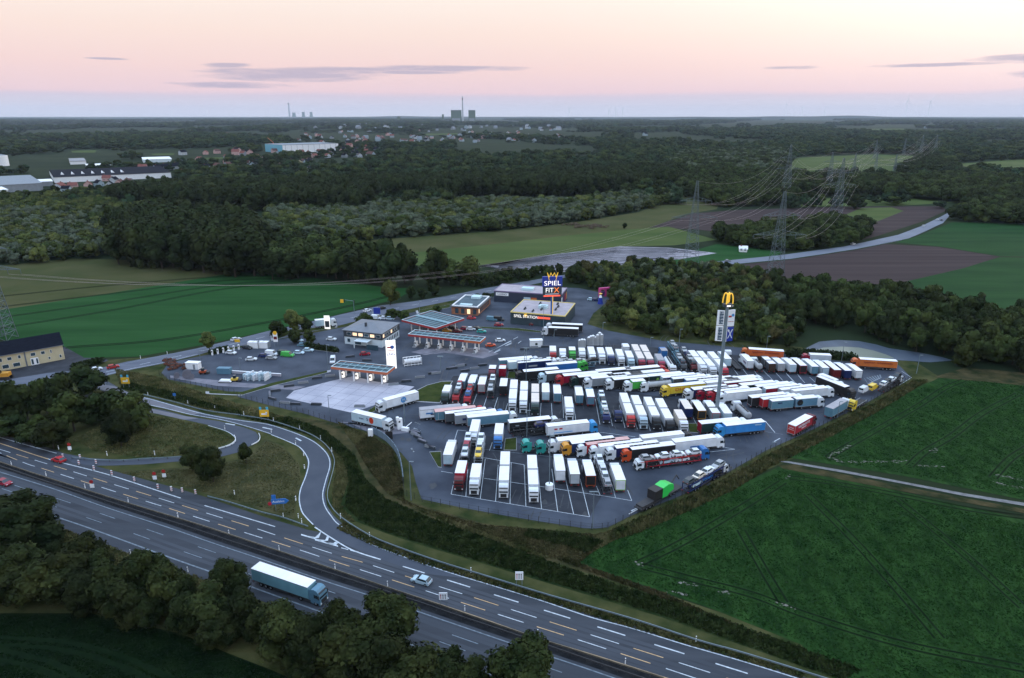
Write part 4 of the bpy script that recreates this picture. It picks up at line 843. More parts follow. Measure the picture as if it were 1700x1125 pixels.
# a truck facing F (nose to the left) shows its +y side to the lens, one facing B its -y side
def facing_side(r):
    v=Vector((-r.location.x,-r.location.y,0)); y=Vector((-math.sin(r.rotation_euler.z),math.cos(r.rotation_euler.z),0)); return 1 if v.dot(y)>0 else -1
sidetext(r_y,'DHL',1.5,RW,9.6,2.6,facing_side(r_y),1.5)
for q in (r_o,r_p):
    s=facing_side(q); sidetext(q,'Spedition  Scheidweiler',1.15,DK,6.8,2.9,s)
s=facing_side(r_r); sidetext(r_r,'WATERKOTTE',1.1,WW,5.5,2.9,s); sidetext(r_r,'TRANSPORTE',.5,WW,5.5,2.0,s)
lettering('MEYER',.5,WW,r_r,(-.08,0,3.0),(math.pi/2,0,-math.pi/2)); lettering('SPEDITION',.35,WW,r_r,(-.08,0,2.4),(math.pi/2,0,-math.pi/2))
s=facing_side(r_2); sidetext(r_2,'trans',.9,paint('navy'),4.0,2.6,s); sidetext(r_2,'S',1.6,paint('navy'),6.4,2.7,s)
b=MB(); n=20; b.add([(1.1*math.cos(t)*.8,s*(W+.05),2.6+1.1*math.sin(t)) for t in np.linspace(0,2*math.pi,n,endpoint=False)],[tuple(range(n))]); o=build('round_emblem',b,paint('orangered'),r_2,loc=(8,0,0))
s=facing_side(r_1); b=MB(); b.add([(1.05*math.cos(t),s*(W+.05),2.6+1.05*math.sin(t)) for t in np.linspace(0,2*math.pi,n,endpoint=False)],[tuple(range(n))]); build('round_emblem',b,BL,r_1,loc=(6,0,0)); sidetext(r_1,'N',1.3,WW,6,2.6,s*1)
def mark(r,x,z,w_,h,c_,round_=False):
    s=facing_side(r); b=MB()
    if round_: b.add([(x+w_/2*math.cos(t),s*(W+.05),z+h/2*math.sin(t)) for t in np.linspace(0,2*math.pi,18,endpoint=False)],[tuple(range(18))])
    else: b.box(x-w_/2,x+w_/2,min(s*W,s*(W+.05)),max(s*W,s*(W+.05)),z-h/2,z+h/2)
    build('livery_mark',b,paint(c_),r)
TK={o['label']:o for o in COL.objects if 'label' in o.keys()}
def byl(t): return next(o for l,o in TK.items() if t in l)
for t_,ms in (('blue swirl',((3,2.6,2.2,.5,'blue',0),(4.2,2.2,1.6,.4,'navy',0))),('dark wing mark',((3.2,2.4,1.8,.7,'navy',0),)),('white trailer with red lettering',((2.6,2.9,1.0,.5,'red',0),(4.2,2.9,1.0,.5,'red',0),(5,1.7,6,.22,'skyblue',0))),('pale round emblem',((4.2,2.6,1.3,1.3,'paleblue',1),)),('black lettered trailer',((5,1.9,5,.5,'silver',0),)),('round dark emblem',((10.5,2.6,2.2,2.2,'black',1),(11,2.4,1.2,.5,'lime',0),(3,3.1,1.6,.4,'navy',0),(10,3.1,.1,.1,'navy',0))),('all blue articulated',((2.5,3.3,2.2,.3,'paleblue',0),)),('blue lettering left of the tall mast',((6,2.6,4,.9,'blue',0),)),('star mark',((3.4,2.6,1.2,1.2,'lime',1),)),('white square emblem',((.9,2.6,1.3,1.6,'paleblue',0),)),('lilac lettered',((3,2.5,3,.6,'purple',0),)),('yellow ring',((11,2.4,1.5,1.5,'yellow',1),)),('steel blue trailer with red edged roof',((1.0,2.4,.15,2.4,'lightgrey',0),)),('black trailer with grey arrow',((2.5,2.8,1.2,.4,'grey',0),)),('orange red cab truck with black trailer',((3.5,2.0,3,.35,'darkred',0),)),('clean white trailer',((7,1.9,4,.4,'blue',0),)),('dark red sided trailer right',((6,2.9,6,.5,'lightgrey',0),)),('navy blue trailer with grey doors',((6,2.3,3.5,.6,'silver',0),))):
    for x_,z_,w_,h_,c_,rd_ in ms: mark(byl(t_),x_,z_,w_,h_,c_,rd_)
# green harvester hauler by the corner
X_,Y_=GK('o5',620,880,0); g=thing('green_harvester','bright green machine with a black box on a low loader at the fence corner','machine',(X_,Y_,.095),R(41),None)
build('low_loader',MB().box(-3,14,-1.2,1.2,.7,1.0),m_chas,g); 
b=MB(); b.box(2.2,5.2,-1.3,1.3,1.5,4.0); build('black_box',b,m_black,g); build('green_hood',MB().prism([(5.2,1.2),(5.2,4.0),(7.5,4.3),(9.6,3.6),(9.9,2.0),(8.0,1.6),(7.2,1.0)],-1.35,1.35),mat('bright_green_paint',(.03,.50,.08),.3),g)
b=MB().box(-2.5,2.2,-1.1,1.1,1.0,1.5); b.cyl((9.5,0,2.0),(12.5,0,4.6),.18,8); b.cyl((12.5,0,4.6),(13.8,0,3.0),.15,8); build('folded_arm',b,m_chas,g); wheels(g,(-1,.4,1.8,9,10.4),r=.85)
b=MB().box(-6.5,-3,-.1,.1,.6,.75); build('towing_bar',b,m_alu,g)
# vehicles on the autobahn and roads (at rest)
AH=math.degrees(math.atan2(L5w[40][1]-L5w[30][1],L5w[40][0]-L5w[30][0]))
X1,Y1=G(430,957); X2,Y2=G(540,995); hdA=math.degrees(math.atan2(Y2-Y1,X2-X1))
r=truck('S','p',424,938,hdA,'B','steelblue','paleteal',L=15,h=4,label='long pale teal trailer truck driving right on the lower carriageway'); r['group']='vehicles on the motorway'; r.location.z=.09
def rc(px,py,q,col,lab,van=False,gp='vehicles on the motorway',flip=0,L=None):
    a=G(px,py); b=G(*q); return car(a[0],a[1],math.degrees(math.atan2(b[1]-a[1],b[0]-a[0]))+flip,col,lab,van=van,z=.085,group=gp,L=L)
rc(700,967,(760,985),'paleblue','white car with red tail lights on the upper carriageway',flip=180)
rc(98,766,(150,782),'red','red car passing the loop ramp mouth on the upper carriageway',flip=180)
rc(8,804,(60,820),'crimson','red car entering at the left edge of the lower carriageway')
for px,py,q,c,lb in ((188,611,(230,603),'red','red car on the country road near the yellow house'),(160,615,(200,606),'white','white car at the side street mouth near the yellow house'),(392,565,(440,553),'white','white car on the country road beside the small yellow sign'),(634,513,(680,503),'black','black car at the traffic light on the country road'),(610,517,(640,509),'white','white car ahead of the black one at the traffic light'),(1208,434,(1240,431),'grey','grey car on the far road near the right pylon'),(1416,406,(1440,402),'white','white car on the far road below the copse'),(1533,376,(1555,366),'white','white car higher on the far road'),(1556,365,(1570,358),'white','white van like car near the far bend'),(1563,366,(1575,358),'darkgrey','dark car at the far bend')):
    rc(px,py,q,c,lb,gp='cars on the country roads')
# car park
P=[('j6',380,685,-15,'white',0,'white car left of the grey gravel strip'),('j6',565,625,-20,'black',0,'black car below the two white containers'),('j6',615,760,5,'white',0,'white car alone by the lamp in the car park'),('j6',765,720,0,'navy',0,'navy car beside the white van in the car park'),('j6',855,700,-15,'white',1,'white van in the middle of the car park'),('j6',850,745,-8,'silver',0,'silver car in front of the white van'),('j6',1000,700,-12,'darkgreen',1,'dark green van in the car park'),('j6',1040,715,-10,'green',1,'bright green lettered van in the car park'),('j6',1170,685,-5,'paleblue',0,'pale blue car right of the green van'),('j6',1280,655,-5,'paleblue',0,'pale car farther right of the green van'),('j6',1165,540,-20,'paleblue',0,'pale car under the roadside tree'),('j6',1215,595,0,'steelblue',0,'dark blue car on the access lane'),('j6',1550,525,-10,'white',0,'white car behind the hedge of the car park'),('j6',1565,780,-80,'white',1,'white van standing on the lane by the filling station'),
 ('j1',465,770,10,'crimson',0,'red car in front of the station building'),('j1',600,350,-15,'white',1,'white van behind the station building'),('j1',690,350,-20,'white',0,'white and orange car behind the station building'),('j1',760,355,-10,'paleblue',0,'pale car right behind the station building'),
 ('j2',745,560,0,'red',0,'red car between canopy and restaurant'),('j2',1020,580,-15,'steelblue',1,'steel blue van beside the restaurant car park'),('j2',1110,580,-15,'black',1,'black van beside the steel blue one'),('j2',1110,650,5,'crimson',0,'crimson car below the black van'),('j2',880,740,0,'teal',0,'teal car on the wide lane between the canopies'),('j2',500,685,0,'black',0,'black car below the rear canopy edge'),('j2',560,735,0,'darkred',0,'dark red car under the rear canopy'),('j2',420,730,0,'amber',0,'golden car under the rear canopy'),('j2',660,700,-5,'crimson',0,'crimson car left of the black queue'),('j2',740,705,-5,'white',0,'white car in the queue between canopies'),('j2',820,700,-5,'black',0,'black car in the queue between canopies'),('j2',1130,860,10,'white',0,'white car right of the front canopy tip'),('j2',1000,925,15,'orangered',0,'orange car under the front canopy tip'),
 ('j3',1375,500,-10,'paleblue',0,'pale car behind the black casino building'),('j3',1440,505,-10,'navy',0,'navy car behind the black casino building'),('j3',560,850,0,'darkred',0,'dark red car at the casino door'),('j3',680,855,0,'rust',0,'rusty orange car at the casino door')]
for k,x,y,h,c,v,lb in P:
    X_,Y_=GK(k,x,y,0); car(X_,Y_,h,c,lb,van=bool(v))
# ------------------------------------------------------------ trees
def leafmat(name,c1,c2,rnd=.25,sc=2.5):
    m=mat(name,c1,.75,col2=c2,scale=sc,rnd=rnd,detail=3,spec=.05); return m
lm_dark=leafmat('leaves_dark',(.006,.013,.004),(.032,.043,.013)); lm_mid=leafmat('leaves_mid',(.012,.023,.007),(.056,.074,.020)); lm_light=leafmat('leaves_light',(.026,.040,.011),(.115,.130,.038)); lm_grey=leafmat('leaves_willow',(.034,.050,.032),(.115,.135,.085)); lm_blue=leafmat('leaves_far',(.009,.022,.011),(.036,.058,.026),rnd=.5); lm_brown=leafmat('leaves_rusty',(.024,.024,.009),(.075,.066,.027))
lm_near=leafmat('leaves_near',(.005,.011,.003),(.036,.044,.013)); lm_near2=leafmat('leaves_near_dark',(.003,.008,.002),(.024,.031,.010))
m_bark=mat('bark',(.05,.042,.035),.95,var=.3,scale=3)
def crownmesh(name,m,seed,n,leaf,rx,rz,cz,nl=16,lobe=.30,core=True):
    r=np.random.default_rng(seed); 
    u=r.normal(size=(nl,3)); u/=np.linalg.norm(u,axis=1)[:,None]; rad=r.uniform(.35,.95,nl)[:,None]; C=u*rad*np.array([rx,rx,rz]); C[0]=(0,0,rz*.55); C[1]=(0,0,-rz*.3)
    rl=r.uniform(.65,1.25,nl)*lobe*(.6+.4*(1-np.abs(C[:,2])/rz*.4))
    k=r.integers(0,nl,n); d=r.normal(size=(n,3)); d/=np.linalg.norm(d,axis=1)[:,None]; d[:,2]=np.where(d[:,2]<-.5,-d[:,2],d[:,2])
    p=C[k]+d*(rl[k]*r.uniform(.72,1.06,n))[:,None]*np.array([1,1,1.0*min(1.6,rz/rx*.8)]); p[:,2]+=cz
    nn=d+r.normal(size=(n,3))*.32; nn/=np.linalg.norm(nn,axis=1)[:,None]
    t=np.cross(nn,r.normal(size=(n,3))); t/=np.linalg.norm(t,axis=1)[:,None]; b=np.cross(nn,t); s=leaf*r.uniform(.6,1.3,n)[:,None]
    V=np.stack([p-t*s-b*s*.6,p+t*s-b*s*.6,p+t*s*.5+b*s*.8,p-t*s*.5+b*s*.8],1).reshape(-1,3)
    me=bpy.data.meshes.new(name); me.vertices.add(len(V)); 
    F_=np.arange(n*4)
    cv=[];cf=[]
    if core:
        bm=bmesh.new(); 
        for i in range(nl):
            q=bmesh.ops.create_icosphere(bm,subdivisions=1,radius=rl[i]*.80)['verts']
            for v in q: v.co=Vector((v.co.x+C[i,0],v.co.y+C[i,1],v.co.z*min(1.6,rz/rx*.8)+C[i,2]+cz))
        cv=np.array([v.co[:] for v in bm.verts]); bm.verts.ensure_lookup_table(); cf=np.array([[v.index for v in f.verts] for f in bm.faces]); bm.free()
        V2=np.vstack([V,cv]); nf=len(cf)
    else: V2=V; nf=0
    tgt=.27 if rx<.3 else .43; kx=tgt/np.percentile(np.hypot(V2[:,0],V2[:,1]),97); V2=V2*np.array([kx,kx,1.0/np.percentile(V2[:,2],99.5)])
    me=bpy.data.meshes.new(name); me.vertices.add(len(V2)); me.vertices.foreach_set('co',V2.astype(np.float32).ravel())
    loops=np.concatenate([F_,(cf.ravel()+len(V)) if nf else np.array([],int)]).astype(np.int32)
    me.loops.add(len(loops)); me.loops.foreach_set('vertex_index',loops)
    me.polygons.add(n+nf); st=np.concatenate([np.arange(n)*4,n*4+np.arange(nf)*3]).astype(np.int32); me.polygons.foreach_set('loop_start',st)
    me.update(calc_edges=True); me.materials.append(m); return me
def trunkmesh(h,r,seed):
    rr=random.Random(seed); b=MB(); b.cyl((0,0,0),(.01,.0,h*.55),r,7,r*.7); b.cyl((.01,0,h*.55),(.02,.01,h),r*.7,6,r*.25)
    for i in range(6):
        a=rr.uniform(0,6.28); z=h*rr.uniform(.35,.8); l=rr.uniform(.14,.26); b.cyl((0,0,z),(l*math.cos(a),l*math.sin(a),z+l*.9),r*.4,5,r*.12)
    return b.mesh('trunk',m_bark)
TR=[trunkmesh(.55,.022,i) for i in range(4)]
def kindset(tag_,m,n,leaf,rx,rz,cz,k=3,**kw): return [crownmesh('crown_'+tag_,m,hash_(tag_,i),n,leaf,rx,rz,cz,**kw) for i in range(k)]
def hash_(s,i): return sum(ord(c)*(j+3) for j,c in enumerate(s))+i*977
KD={'near':kindset('near',lm_near,5200,.024,.33,.42,.54,4,lobe=.19,nl=26),'neardark':kindset('neardark',lm_near2,5200,.024,.36,.44,.52,4,lobe=.20,nl=26),
 'round':kindset('round',lm_light,2200,.034,.36,.40,.56,3,lobe=.22,nl=18),'mid':kindset('mid',lm_mid,1500,.042,.42,.46,.50,4,lobe=.24,nl=18),'dark':kindset('dark',lm_dark,1500,.042,.42,.46,.50,4,lobe=.24,nl=18),
 'poplar':kindset('poplar',lm_dark,1500,.032,.22,.47,.50,4,lobe=.13,nl=22),'willow':kindset('willow',lm_grey,1200,.042,.48,.46,.46,3,lobe=.26,nl=16),'light':kindset('light',lm_light,1300,.045,.46,.46,.46,3,lobe=.25,nl=16),'rusty':kindset('rusty',lm_brown,1300,.045,.44,.46,.48,2,lobe=.25,nl=16)}
NT=[0]
def tree(x,y,h,kind,label,group=None,wx=None,name=None,cat='tree',z=0):
    i=NT[0]; NT[0]+=1; r=random.Random(i*7+1); rz=r.uniform(0,6.28)
    t=thing(name or ('poplar_tree' if kind=='poplar' else 'shrub' if h<3.2 else 'broadleaf_tree'),label,cat,(x,y,z),rz,group)
    wx=wx or h; t.scale=(wx,wx,h)
    c=obj('crown',KD[kind][i%len(KD[kind])],t); obj('trunk',TR[i%4],t)
    return t
def pxtree(key,x,yb,yt,kind,label,group=None,w=None):
    px,pb=PX(key,x,yb); _,pt=PX(key,x,yt); X_,Y_=G(px,pb); h=ztop(Y_,pt)
    wx=None
    if w: dist=math.hypot(X_,Y_); wx=(w/CR[key][2])/F*math.hypot(dist,CH)/ (.86)
    return tree(X_,Y_,h,kind,label,group,wx)
# trees in the motorway junction
J=[(9,706,634,66,'dark'),(47,700,640,60,'mid'),(78,685,627,52,'mid'),(109,688,620,66,'dark'),(149,655,609,60,'dark'),(124,716,652,70,'mid'),(168,700,655,56,'dark'),(196,702,649,66,'dark'),(224,713,655,60,'mid'),(202,740,685,54,'neardark'),(90,744,699,52,'near'),(15,725,692,60,'dark'),(66,712,690,30,'mid'),(45,735,705,44,'dark'),(355,800,741,50,'near'),(320,782,742,38,'near'),(409,769,736,26,'near')]
JL=['tree at the left edge of the junction wood','tree behind the leftmost one in the junction wood','tree in front of the yard fence in the junction','wide dark tree in the middle of the junction wood','tree by the side street at the top of the junction wood','broad tree at the heart of the junction wood','dark tree next to the top corner of the ramp','dark tree beside the worn concrete ramp','tree on the right flank of the junction wood over the ramp','round dark tree standing in front on the junction lawn','bright tipped tree at the left shoulder of the motorway','low dark tree at the left edge by the motorway','slim young tree inside the junction wood','dark bush like tree left of the bright tipped one','broad dark tree on the mown grass by the loop ramp','tree left behind the broad one at the loop ramp','small lone tree on the mown triangle']
for (x,yb,yt,w_,k),lb in zip(J,JL): pxtree('p',x,yb,yt,k,lb,'trees in the motorway junction',w=w_*.86)
# roadside trees
RS=[('c4',1120,428,325,80,'round','tree at the left end of the car park by the country road'),('c4',1480,345,268,86,'dark','dark tree by the road above the two containers'),('s5',335,455,320,120,'round','tall roadside tree beside the white sign board'),('s5',405,455,362,85,'dark','dark tree right beside the tall roadside tree'),('s5',332,525,438,80,'dark','low tree over the parked cars'),('s5',434,528,440,80,'mid','low tree left of the station building'),('s5',768,415,334,105,'mid','tree directly behind the station building'),('s5',930,285,130,118,'round','lone round tree on the field side of the road'),('s5',945,372,308,90,'mid','first bushy tree behind the station roof'),('s5',1012,380,318,80,'mid','second bushy tree behind the station roof'),('s5',1062,248,165,60,'dark','dark shrub like tree right of the lone round tree'),('s5',1130,245,180,60,'dark','low dark tree between two others past the lone tree'),('s5',1200,228,152,78,'dark','wider dark tree last in the group past the lone tree'),('s6',100,325,285,66,'mid','bush left of the brick restaurant'),('s6',345,250,215,60,'mid','bush behind the brick restaurant roof'),('s6',405,245,208,60,'dark','second bush behind the brick restaurant roof')]
for k,x,yb,yt,w_,kd,lb in RS: pxtree(k,x,yb,yt,kd,lb,'trees along the country road',w=w_)
# belt of trees in front of the motorway
BT=[(14,893,827,82),(56,915,835,88),(47,985,912,62),(118,985,915,66),(152,955,892,56),(198,1010,940,62),(251,1000,918,56),(288,1015,936,62),(385,1004,934,54),(350,1050,977,70),(408,1050,985,56),(452,1072,1006,56),(478,1092,1010,76),(572,1086,1008,66),(642,1080,998,86),(576,1112,1035,96),(520,1108,1030,70),(680,1165,1090,96),(741,1160,1090,70),(783,1165,1100,64),(868,1165,1072,96),(84,1000,930,70),(20,1000,930,70),(225,1035,962,60),(320,1050,985,60),(640,1140,1052,90),(150,1012,950,60)]
for i,(x,yb,yt,w_) in enumerate(sorted(BT)):
    pxtree('p',x,yb,yt,'near' if i%3 else 'neardark','tree in the belt before the motorway, %s counted from the left of its front crowns'%ordn(i),'trees in the belt before the motorway',w=w_)
BP=[G(*q) for q in [(-60,905),(20,925),(90,925),(150,950),(240,955),(330,1008),(420,1050),(480,1078),(560,1100),(620,1115),(720,1170),(800,1200),(700,1250),(560,1180),(470,1120),(400,1090),(330,1075),(250,1050),(150,1020),(-60,1020)]]
def fill(P,sp,jit=.45,seed=1,hole=None):
    r=random.Random(seed); xs=[p[0] for p in P]; ys=[p[1] for p in P]; out=[]; row=0; y=min(ys)
    while y<max(ys):
        x=min(xs)+(row%2)*sp/2
        while x<max(xs):
            a=x+r.uniform(-jit,jit)*sp; b=y+r.uniform(-jit,jit)*sp
            if inpoly(a,b,P): out.append((a,b))
            x+=sp
        y+=sp*.87; row+=1
    return out
bz={}
for i,(x,y) in enumerate(sorted(fill(BP,5.2,seed=5),key=lambda p:p[0]/(p[1]+30))):
    px=850+F*x/(y*cp+CH*sp); zn=next(n for lim,n in ((60,'at the left picture edge'),(160,'left of the lay-by'),(300,'below the lay-by'),(420,'left of the teal truck'),(560,'below the teal truck'),(9999,'towards the lower picture edge')) if px<lim); bz[zn]=bz.get(zn,0)+1
    h=(random.uniform(5.0,7.5) if zn!='below the teal truck' else random.uniform(4.0,5.5)); tree(x,y,h,'neardark' if random.random()<.6 else 'near','%s low tree inside the motorway belt, %s'%(ordn(bz[zn]-1),zn),'trees in the belt before the motorway',wx=h*random.uniform(.95,1.2))
# woods: the nearest trees are things, the far ones one mass of woodland
FARP=[]  # x,y,scale xy,scale z,rotation,kind
LOOK=dict(mid='green',light='light green',dark='dark',rusty='rusty brown',willow='grey green',poplar='tall slim dark')
ZN=None
def zoned(x,y,k,label,ylo,yhi,cnt):
    px=850+F*x/(y*cp+CH*sp); z=next((n for lim,n in ZN if px<lim),ZN[-1][1]); t=(y-ylo)/max(1,yhi-ylo); row='front edge' if t<.3 else 'middle depth' if t<.7 else 'back edge'
    key=(LOOK[k],row,z); cnt[key]=cnt.get(key,0)+1
    return '%s %s, %s, %s, %s one'%(LOOK[k],label,row,z,ordn(cnt[key]-1))
def wood(pix,sp,h,kinds,label,grp,things=0,seed=1,spread=1.0):
    P=[G(*q) for q in pix]; pts=fill(P,sp,seed=seed); r=random.Random(seed); pts.sort(key=lambda p:p[1]); cnt={}
    for i,(x,y) in enumerate(pts):
        hh=h*r.uniform(.78,1.15); wx=hh*r.uniform(.85,1.15)*spread; k=r.choice(kinds)
        if i<things: tree(x,y,hh,k,zoned(x,y,k,label,pts[0][1],pts[min(things,len(pts))-1][1],cnt),grp,wx=wx)
        else: FARP.append((x,y,wx,hh,r.uniform(0,6.28),k))
ZN=[(1030,'above the silver cylinders'),(1100,'above the red cabs'),(1180,'left of the tall mast'),(1250,'right of the tall mast'),(2000,'above the first orange truck')]
wood([(930,462),(960,455),(1000,452),(1060,445),(1180,452),(1290,470),(1330,520),(1335,560),(1320,585),(1240,572),(1130,562),(1060,556),(1010,545),(1005,520),(1020,505),(1000,485)],7.0,8.6,['mid','mid','light','dark','mid','dark','light','rusty','willow'],'wood tree','trees of the wood behind the truck park',150,3)
ZN=[(1420,'beyond the pond'),(1520,'above the second orange truck'),(1600,'at the dry field corner'),(3000,'at the right picture edge')]
wood([(1320,540),(1400,552),(1490,575),(1580,606),(1640,610),(1760,625),(1760,560),(1600,530),(1450,500),(1330,490),(1280,478)],8.5,13.5,['dark','dark','mid','poplar','mid'],'belt tree','trees of the dark belt at the right field',90,4)
ZN=[(270,'left end of the poplar stand'),(350,'in the poplar stand'),(600,'right end of the poplar stand')]
wood([(192,442),(432,464),(440,410),(400,392),(300,385),(192,392)],9,26,['poplar'],'stand tree','poplars of the dense stand',40,5,1.15)
ZN=[(500,'right beside the poplar stand'),(560,'between the stand and the road trees'),(700,'at the right end of the row')]
wood([(432,464),(520,466),(600,468),(600,440),(520,420),(440,410)],9,17,['poplar','dark','mid'],'row tree','trees right of the poplar stand',24,6,1.2)
for x,yb,yt,w_,kd,lb in ((618,470,402,54,'dark','first dark tree of the group above the lone roadside tree'),(645,472,399,60,'dark','second and tallest dark tree of the group above the lone roadside tree'),(672,470,405,50,'dark','third dark tree of the group above the lone roadside tree'),(722,474,412,44,'dark','dark slender tree between the tree group and the reddish tree'),(748,472,430,40,'mid','low tree right of the dark slender one'),(777,472,425,42,'round','round reddish green tree before the foil covered field'),(975,462,432,28,'rusty','small bare branched tree above the blue sign tower'),(955,470,440,26,'dark','dark tree behind the blue sign tower'),(1172,272,252,50,'dark','x')):
    if lb!='x': pxtree('p',x,yb,yt,kd,lb,'trees at the field edge',w=w_)
# ------------------------------------------------------------ woodland mass
SC_=['dark','mid','poplar','willow','light','rusty']
wood([(690,470),(800,478),(900,462),(940,455),(930,446),(860,455),(800,462),(740,468)],5,5,['dark','mid'],'','',0,7)
wood([(-40,352),(190,352),(195,425),(120,432),(-40,446)],9,10,['willow','mid','light','willow'],'','',0,8,1.2)
wood([(-40,335),(150,328),(300,318),(400,322),(300,345),(190,358),(-40,358)],10,11,['light','mid','mid'],'','',0,9,1.2)
wood([(190,345),(440,352),(610,356),(618,332),(700,331),(840,328),(975,326),(1120,312),(1135,292),(900,305),(620,318),(400,325),(200,335)],11,23,['poplar','poplar','dark'],'','',0,10,1.2)
wood([(-40,337),(60,333),(290,314),(420,306),(620,300),(620,316),(400,324),(190,336),(-40,338)],13,12,['mid','light','dark'],'','',0,11,1.3)
wood([(430,392),(560,403),(690,393),(830,383),(960,368),(1070,349),(1115,338),(1105,322),(1010,330),(940,342),(840,338),(700,340),(560,346),(450,358)],9,10.5,['willow','willow','mid','light'],'','',0,12,1.25)
wood([(1170,392),(1250,385),(1350,370),(1440,375),(1445,392),(1420,407),(1300,418),(1210,408)],9,11,['dark','mid','mid'],'','',0,13,1.2)
wood([(1130,322),(1180,345),(1320,340),(1330,325),(1500,328),(1600,338),(1690,345),(1760,360),(1760,300),(1600,302),(1400,305),(1290,295),(1200,285),(1120,290)],12,16,['dark','mid','poplar','mid'],'','',0,14,1.25)
wood([(1600,350),(1580,366),(1640,371),(1760,376),(1760,350),(1680,340)],9,15,['dark','mid','dark'],'','',0,15,1.25)
wood([(1100,290),(1290,292),(1310,265),(1290,255),(1130,262)],14,18,['dark','mid','willow'],'','',0,16,1.3)
wood([(1490,287),(1560,292),(1600,300),(1560,268),(1530,262)],11,15,['dark'],'','',0,17,1.3)
# fine far country : patches of wood
def noise2(x,y,s):
    v=0;a=1
    for o in range(4):
        v+=a*math.sin(x/s*1.3+o*2.1+1.7*math.sin(y/s*.9+o))*math.cos(y/s*1.1-o*1.3+1.5*math.sin(x/s*.7)); s*=.53; a*=.6
    return v
open_px=[[(1300,294),(1320,260),(1450,254),(1550,258),(1565,287),(1530,294)],[(1590,284),(1580,270),(1760,262),(1760,284)],[(18,244),(70,235),(112,236),(100,243)],[(116,255),(116,248),(162,247),(160,255)],[(60,335),(-60,335),(-60,300),(80,283),(290,283),(300,300),(260,312),(160,322),(60,334)],[(432,262),(556,257),(552,241),(430,241)],[(245,259),(292,259),(292,252),(245,252)],[(560,246),(690,243),(700,239),(560,241)],[(1635,242),(1740,241),(1740,236),(1635,236)],[(328,267),(388,266),(386,258),(328,260)],[(1180,242),(1266,241),(1266,235),(1180,236)],[(700,226),(806,225),(806,219),(700,220)],[(1380,218),(1506,217),(1506,212),(1380,212)],[(60,226),(206,225),(206,219),(60,220)],[(936,267),(992,267),(990,258),(936,260)]]
OP=[[G(*q) for q in P_] for P_ in open_px]
rr=random.Random(99)
yy=735.0
while yy<15000:
    spc=max(15,min(60,15+(yy-735)/130)); half=yy*.80+60; x=-half
    while x<half:
        a=x+rr.uniform(-.45,.45)*spc; b=yy+rr.uniform(-.45,.45)*spc
        x+=spc
        n_=noise2(a,b,260+b*.06); thr=-.12 if b>2600 else -.5
        px=850+F*a/(b*cp+CH*sp)
        if b<1500 and px>1130: thr=-.25
        town=(px<660 and 900<b<2100 and px<420+ (b-900)*.4 and noise2(a,b,120)>-.1) or (b>2300 and b<6500 and 480<px<960 and noise2(a,b,200)>-.55)
        if n_<thr: continue
        if town and rr.random()<.76: continue
        if any(inpoly(a,b,P_) for P_ in OP): continue
        hh=(8+spc*.30)*rr.uniform(.6,1.35) if not town else 8*rr.uniform(.7,1.3)
        FARP.append((a,b,max(hh*1.15,spc*1.05)*rr.uniform(.8,1.25),hh,rr.uniform(0,6.28),rr.choice(['far0','far1','far2','far3'])))
    yy+=spc*.85
KD['far0']=[crownmesh('crown_far',lm_blue,11,420,.065,.46,.46,.46,nl=14,lobe=.26)];KD['far1']=[crownmesh('crown_far',lm_blue,12,420,.065,.46,.46,.46,nl=14,lobe=.26)]
KD['far2']=[crownmesh('crown_far',lm_dark,13,420,.065,.46,.46,.46,nl=14,lobe=.26)];KD['far3']=[crownmesh('crown_far',lm_mid,14,420,.065,.46,.46,.46,nl=14,lobe=.26)]
cc=bpy.data.collections.new('woodland_crowns'); idx={}
n=0
for k in sorted(set(p[5] for p in FARP)):
    idx[k]=[]
    for j,me in enumerate(KD[k]):
        o=bpy.data.objects.new('%03d_crown'%n,me); cc.objects.link(o); idx[k].append(n); n+=1
A_=np.array([(p[0],p[1],0) for p in FARP],np.float32); nP=len(A_)
me=bpy.data.meshes.new('woodland'); me.vertices.add(nP); me.vertices.foreach_set('co',A_.ravel())
sc=me.attributes.new('isc','FLOAT_VECTOR','POINT'); sc.data.foreach_set('vector',np.array([(p[2],p[2],p[3]) for p in FARP],np.float32).ravel())
ra=me.attributes.new('irz','FLOAT','POINT'); ra.data.foreach_set('value',np.array([p[4] for p in FARP],np.float32))
ii=me.attributes.new('iid','INT','POINT'); ii.data.foreach_set('value',np.array([idx[p[5]][i%len(idx[p[5]])] for i,p in enumerate(FARP)],np.int32))
wd=obj('woodland',me); wd['kind']='stuff'; wd['label']='dark woods and hedges reaching to the horizon'; wd['category']='woodland'
ng=bpy.data.node_groups.new('scatter','GeometryNodeTree'); ng.interface.new_socket('Geometry',in_out='INPUT',socket_type='NodeSocketGeometry'); ng.interface.new_socket('Geometry',in_out='OUTPUT',socket_type='NodeSocketGeometry')
gi=ng.nodes.new('NodeGroupInput'); go=ng.nodes.new('NodeGroupOutput'); ip=ng.nodes.new('GeometryNodeInstanceOnPoints'); ci=ng.nodes.new('GeometryNodeCollectionInfo'); ci.inputs['Collection'].default_value=cc; ci.inputs['Separate Children'].default_value=True; ci.inputs['Reset Children'].default_value=True
def na(t,nm):
    q=ng.nodes.new('GeometryNodeInputNamedAttribute'); q.data_type=t; q.inputs['Name'].default_value=nm; return next(o for o in q.outputs if o.enabled and o.name=='Attribute')
cx=ng.nodes.new('ShaderNodeCombineXYZ'); ng.links.new(na('FLOAT','irz'),cx.inputs[2])
ng.links.new(gi.outputs[0],ip.inputs['Points']); ng.links.new(ci.outputs[0],ip.inputs['Instance']); ip.inputs['Pick Instance'].default_value=True
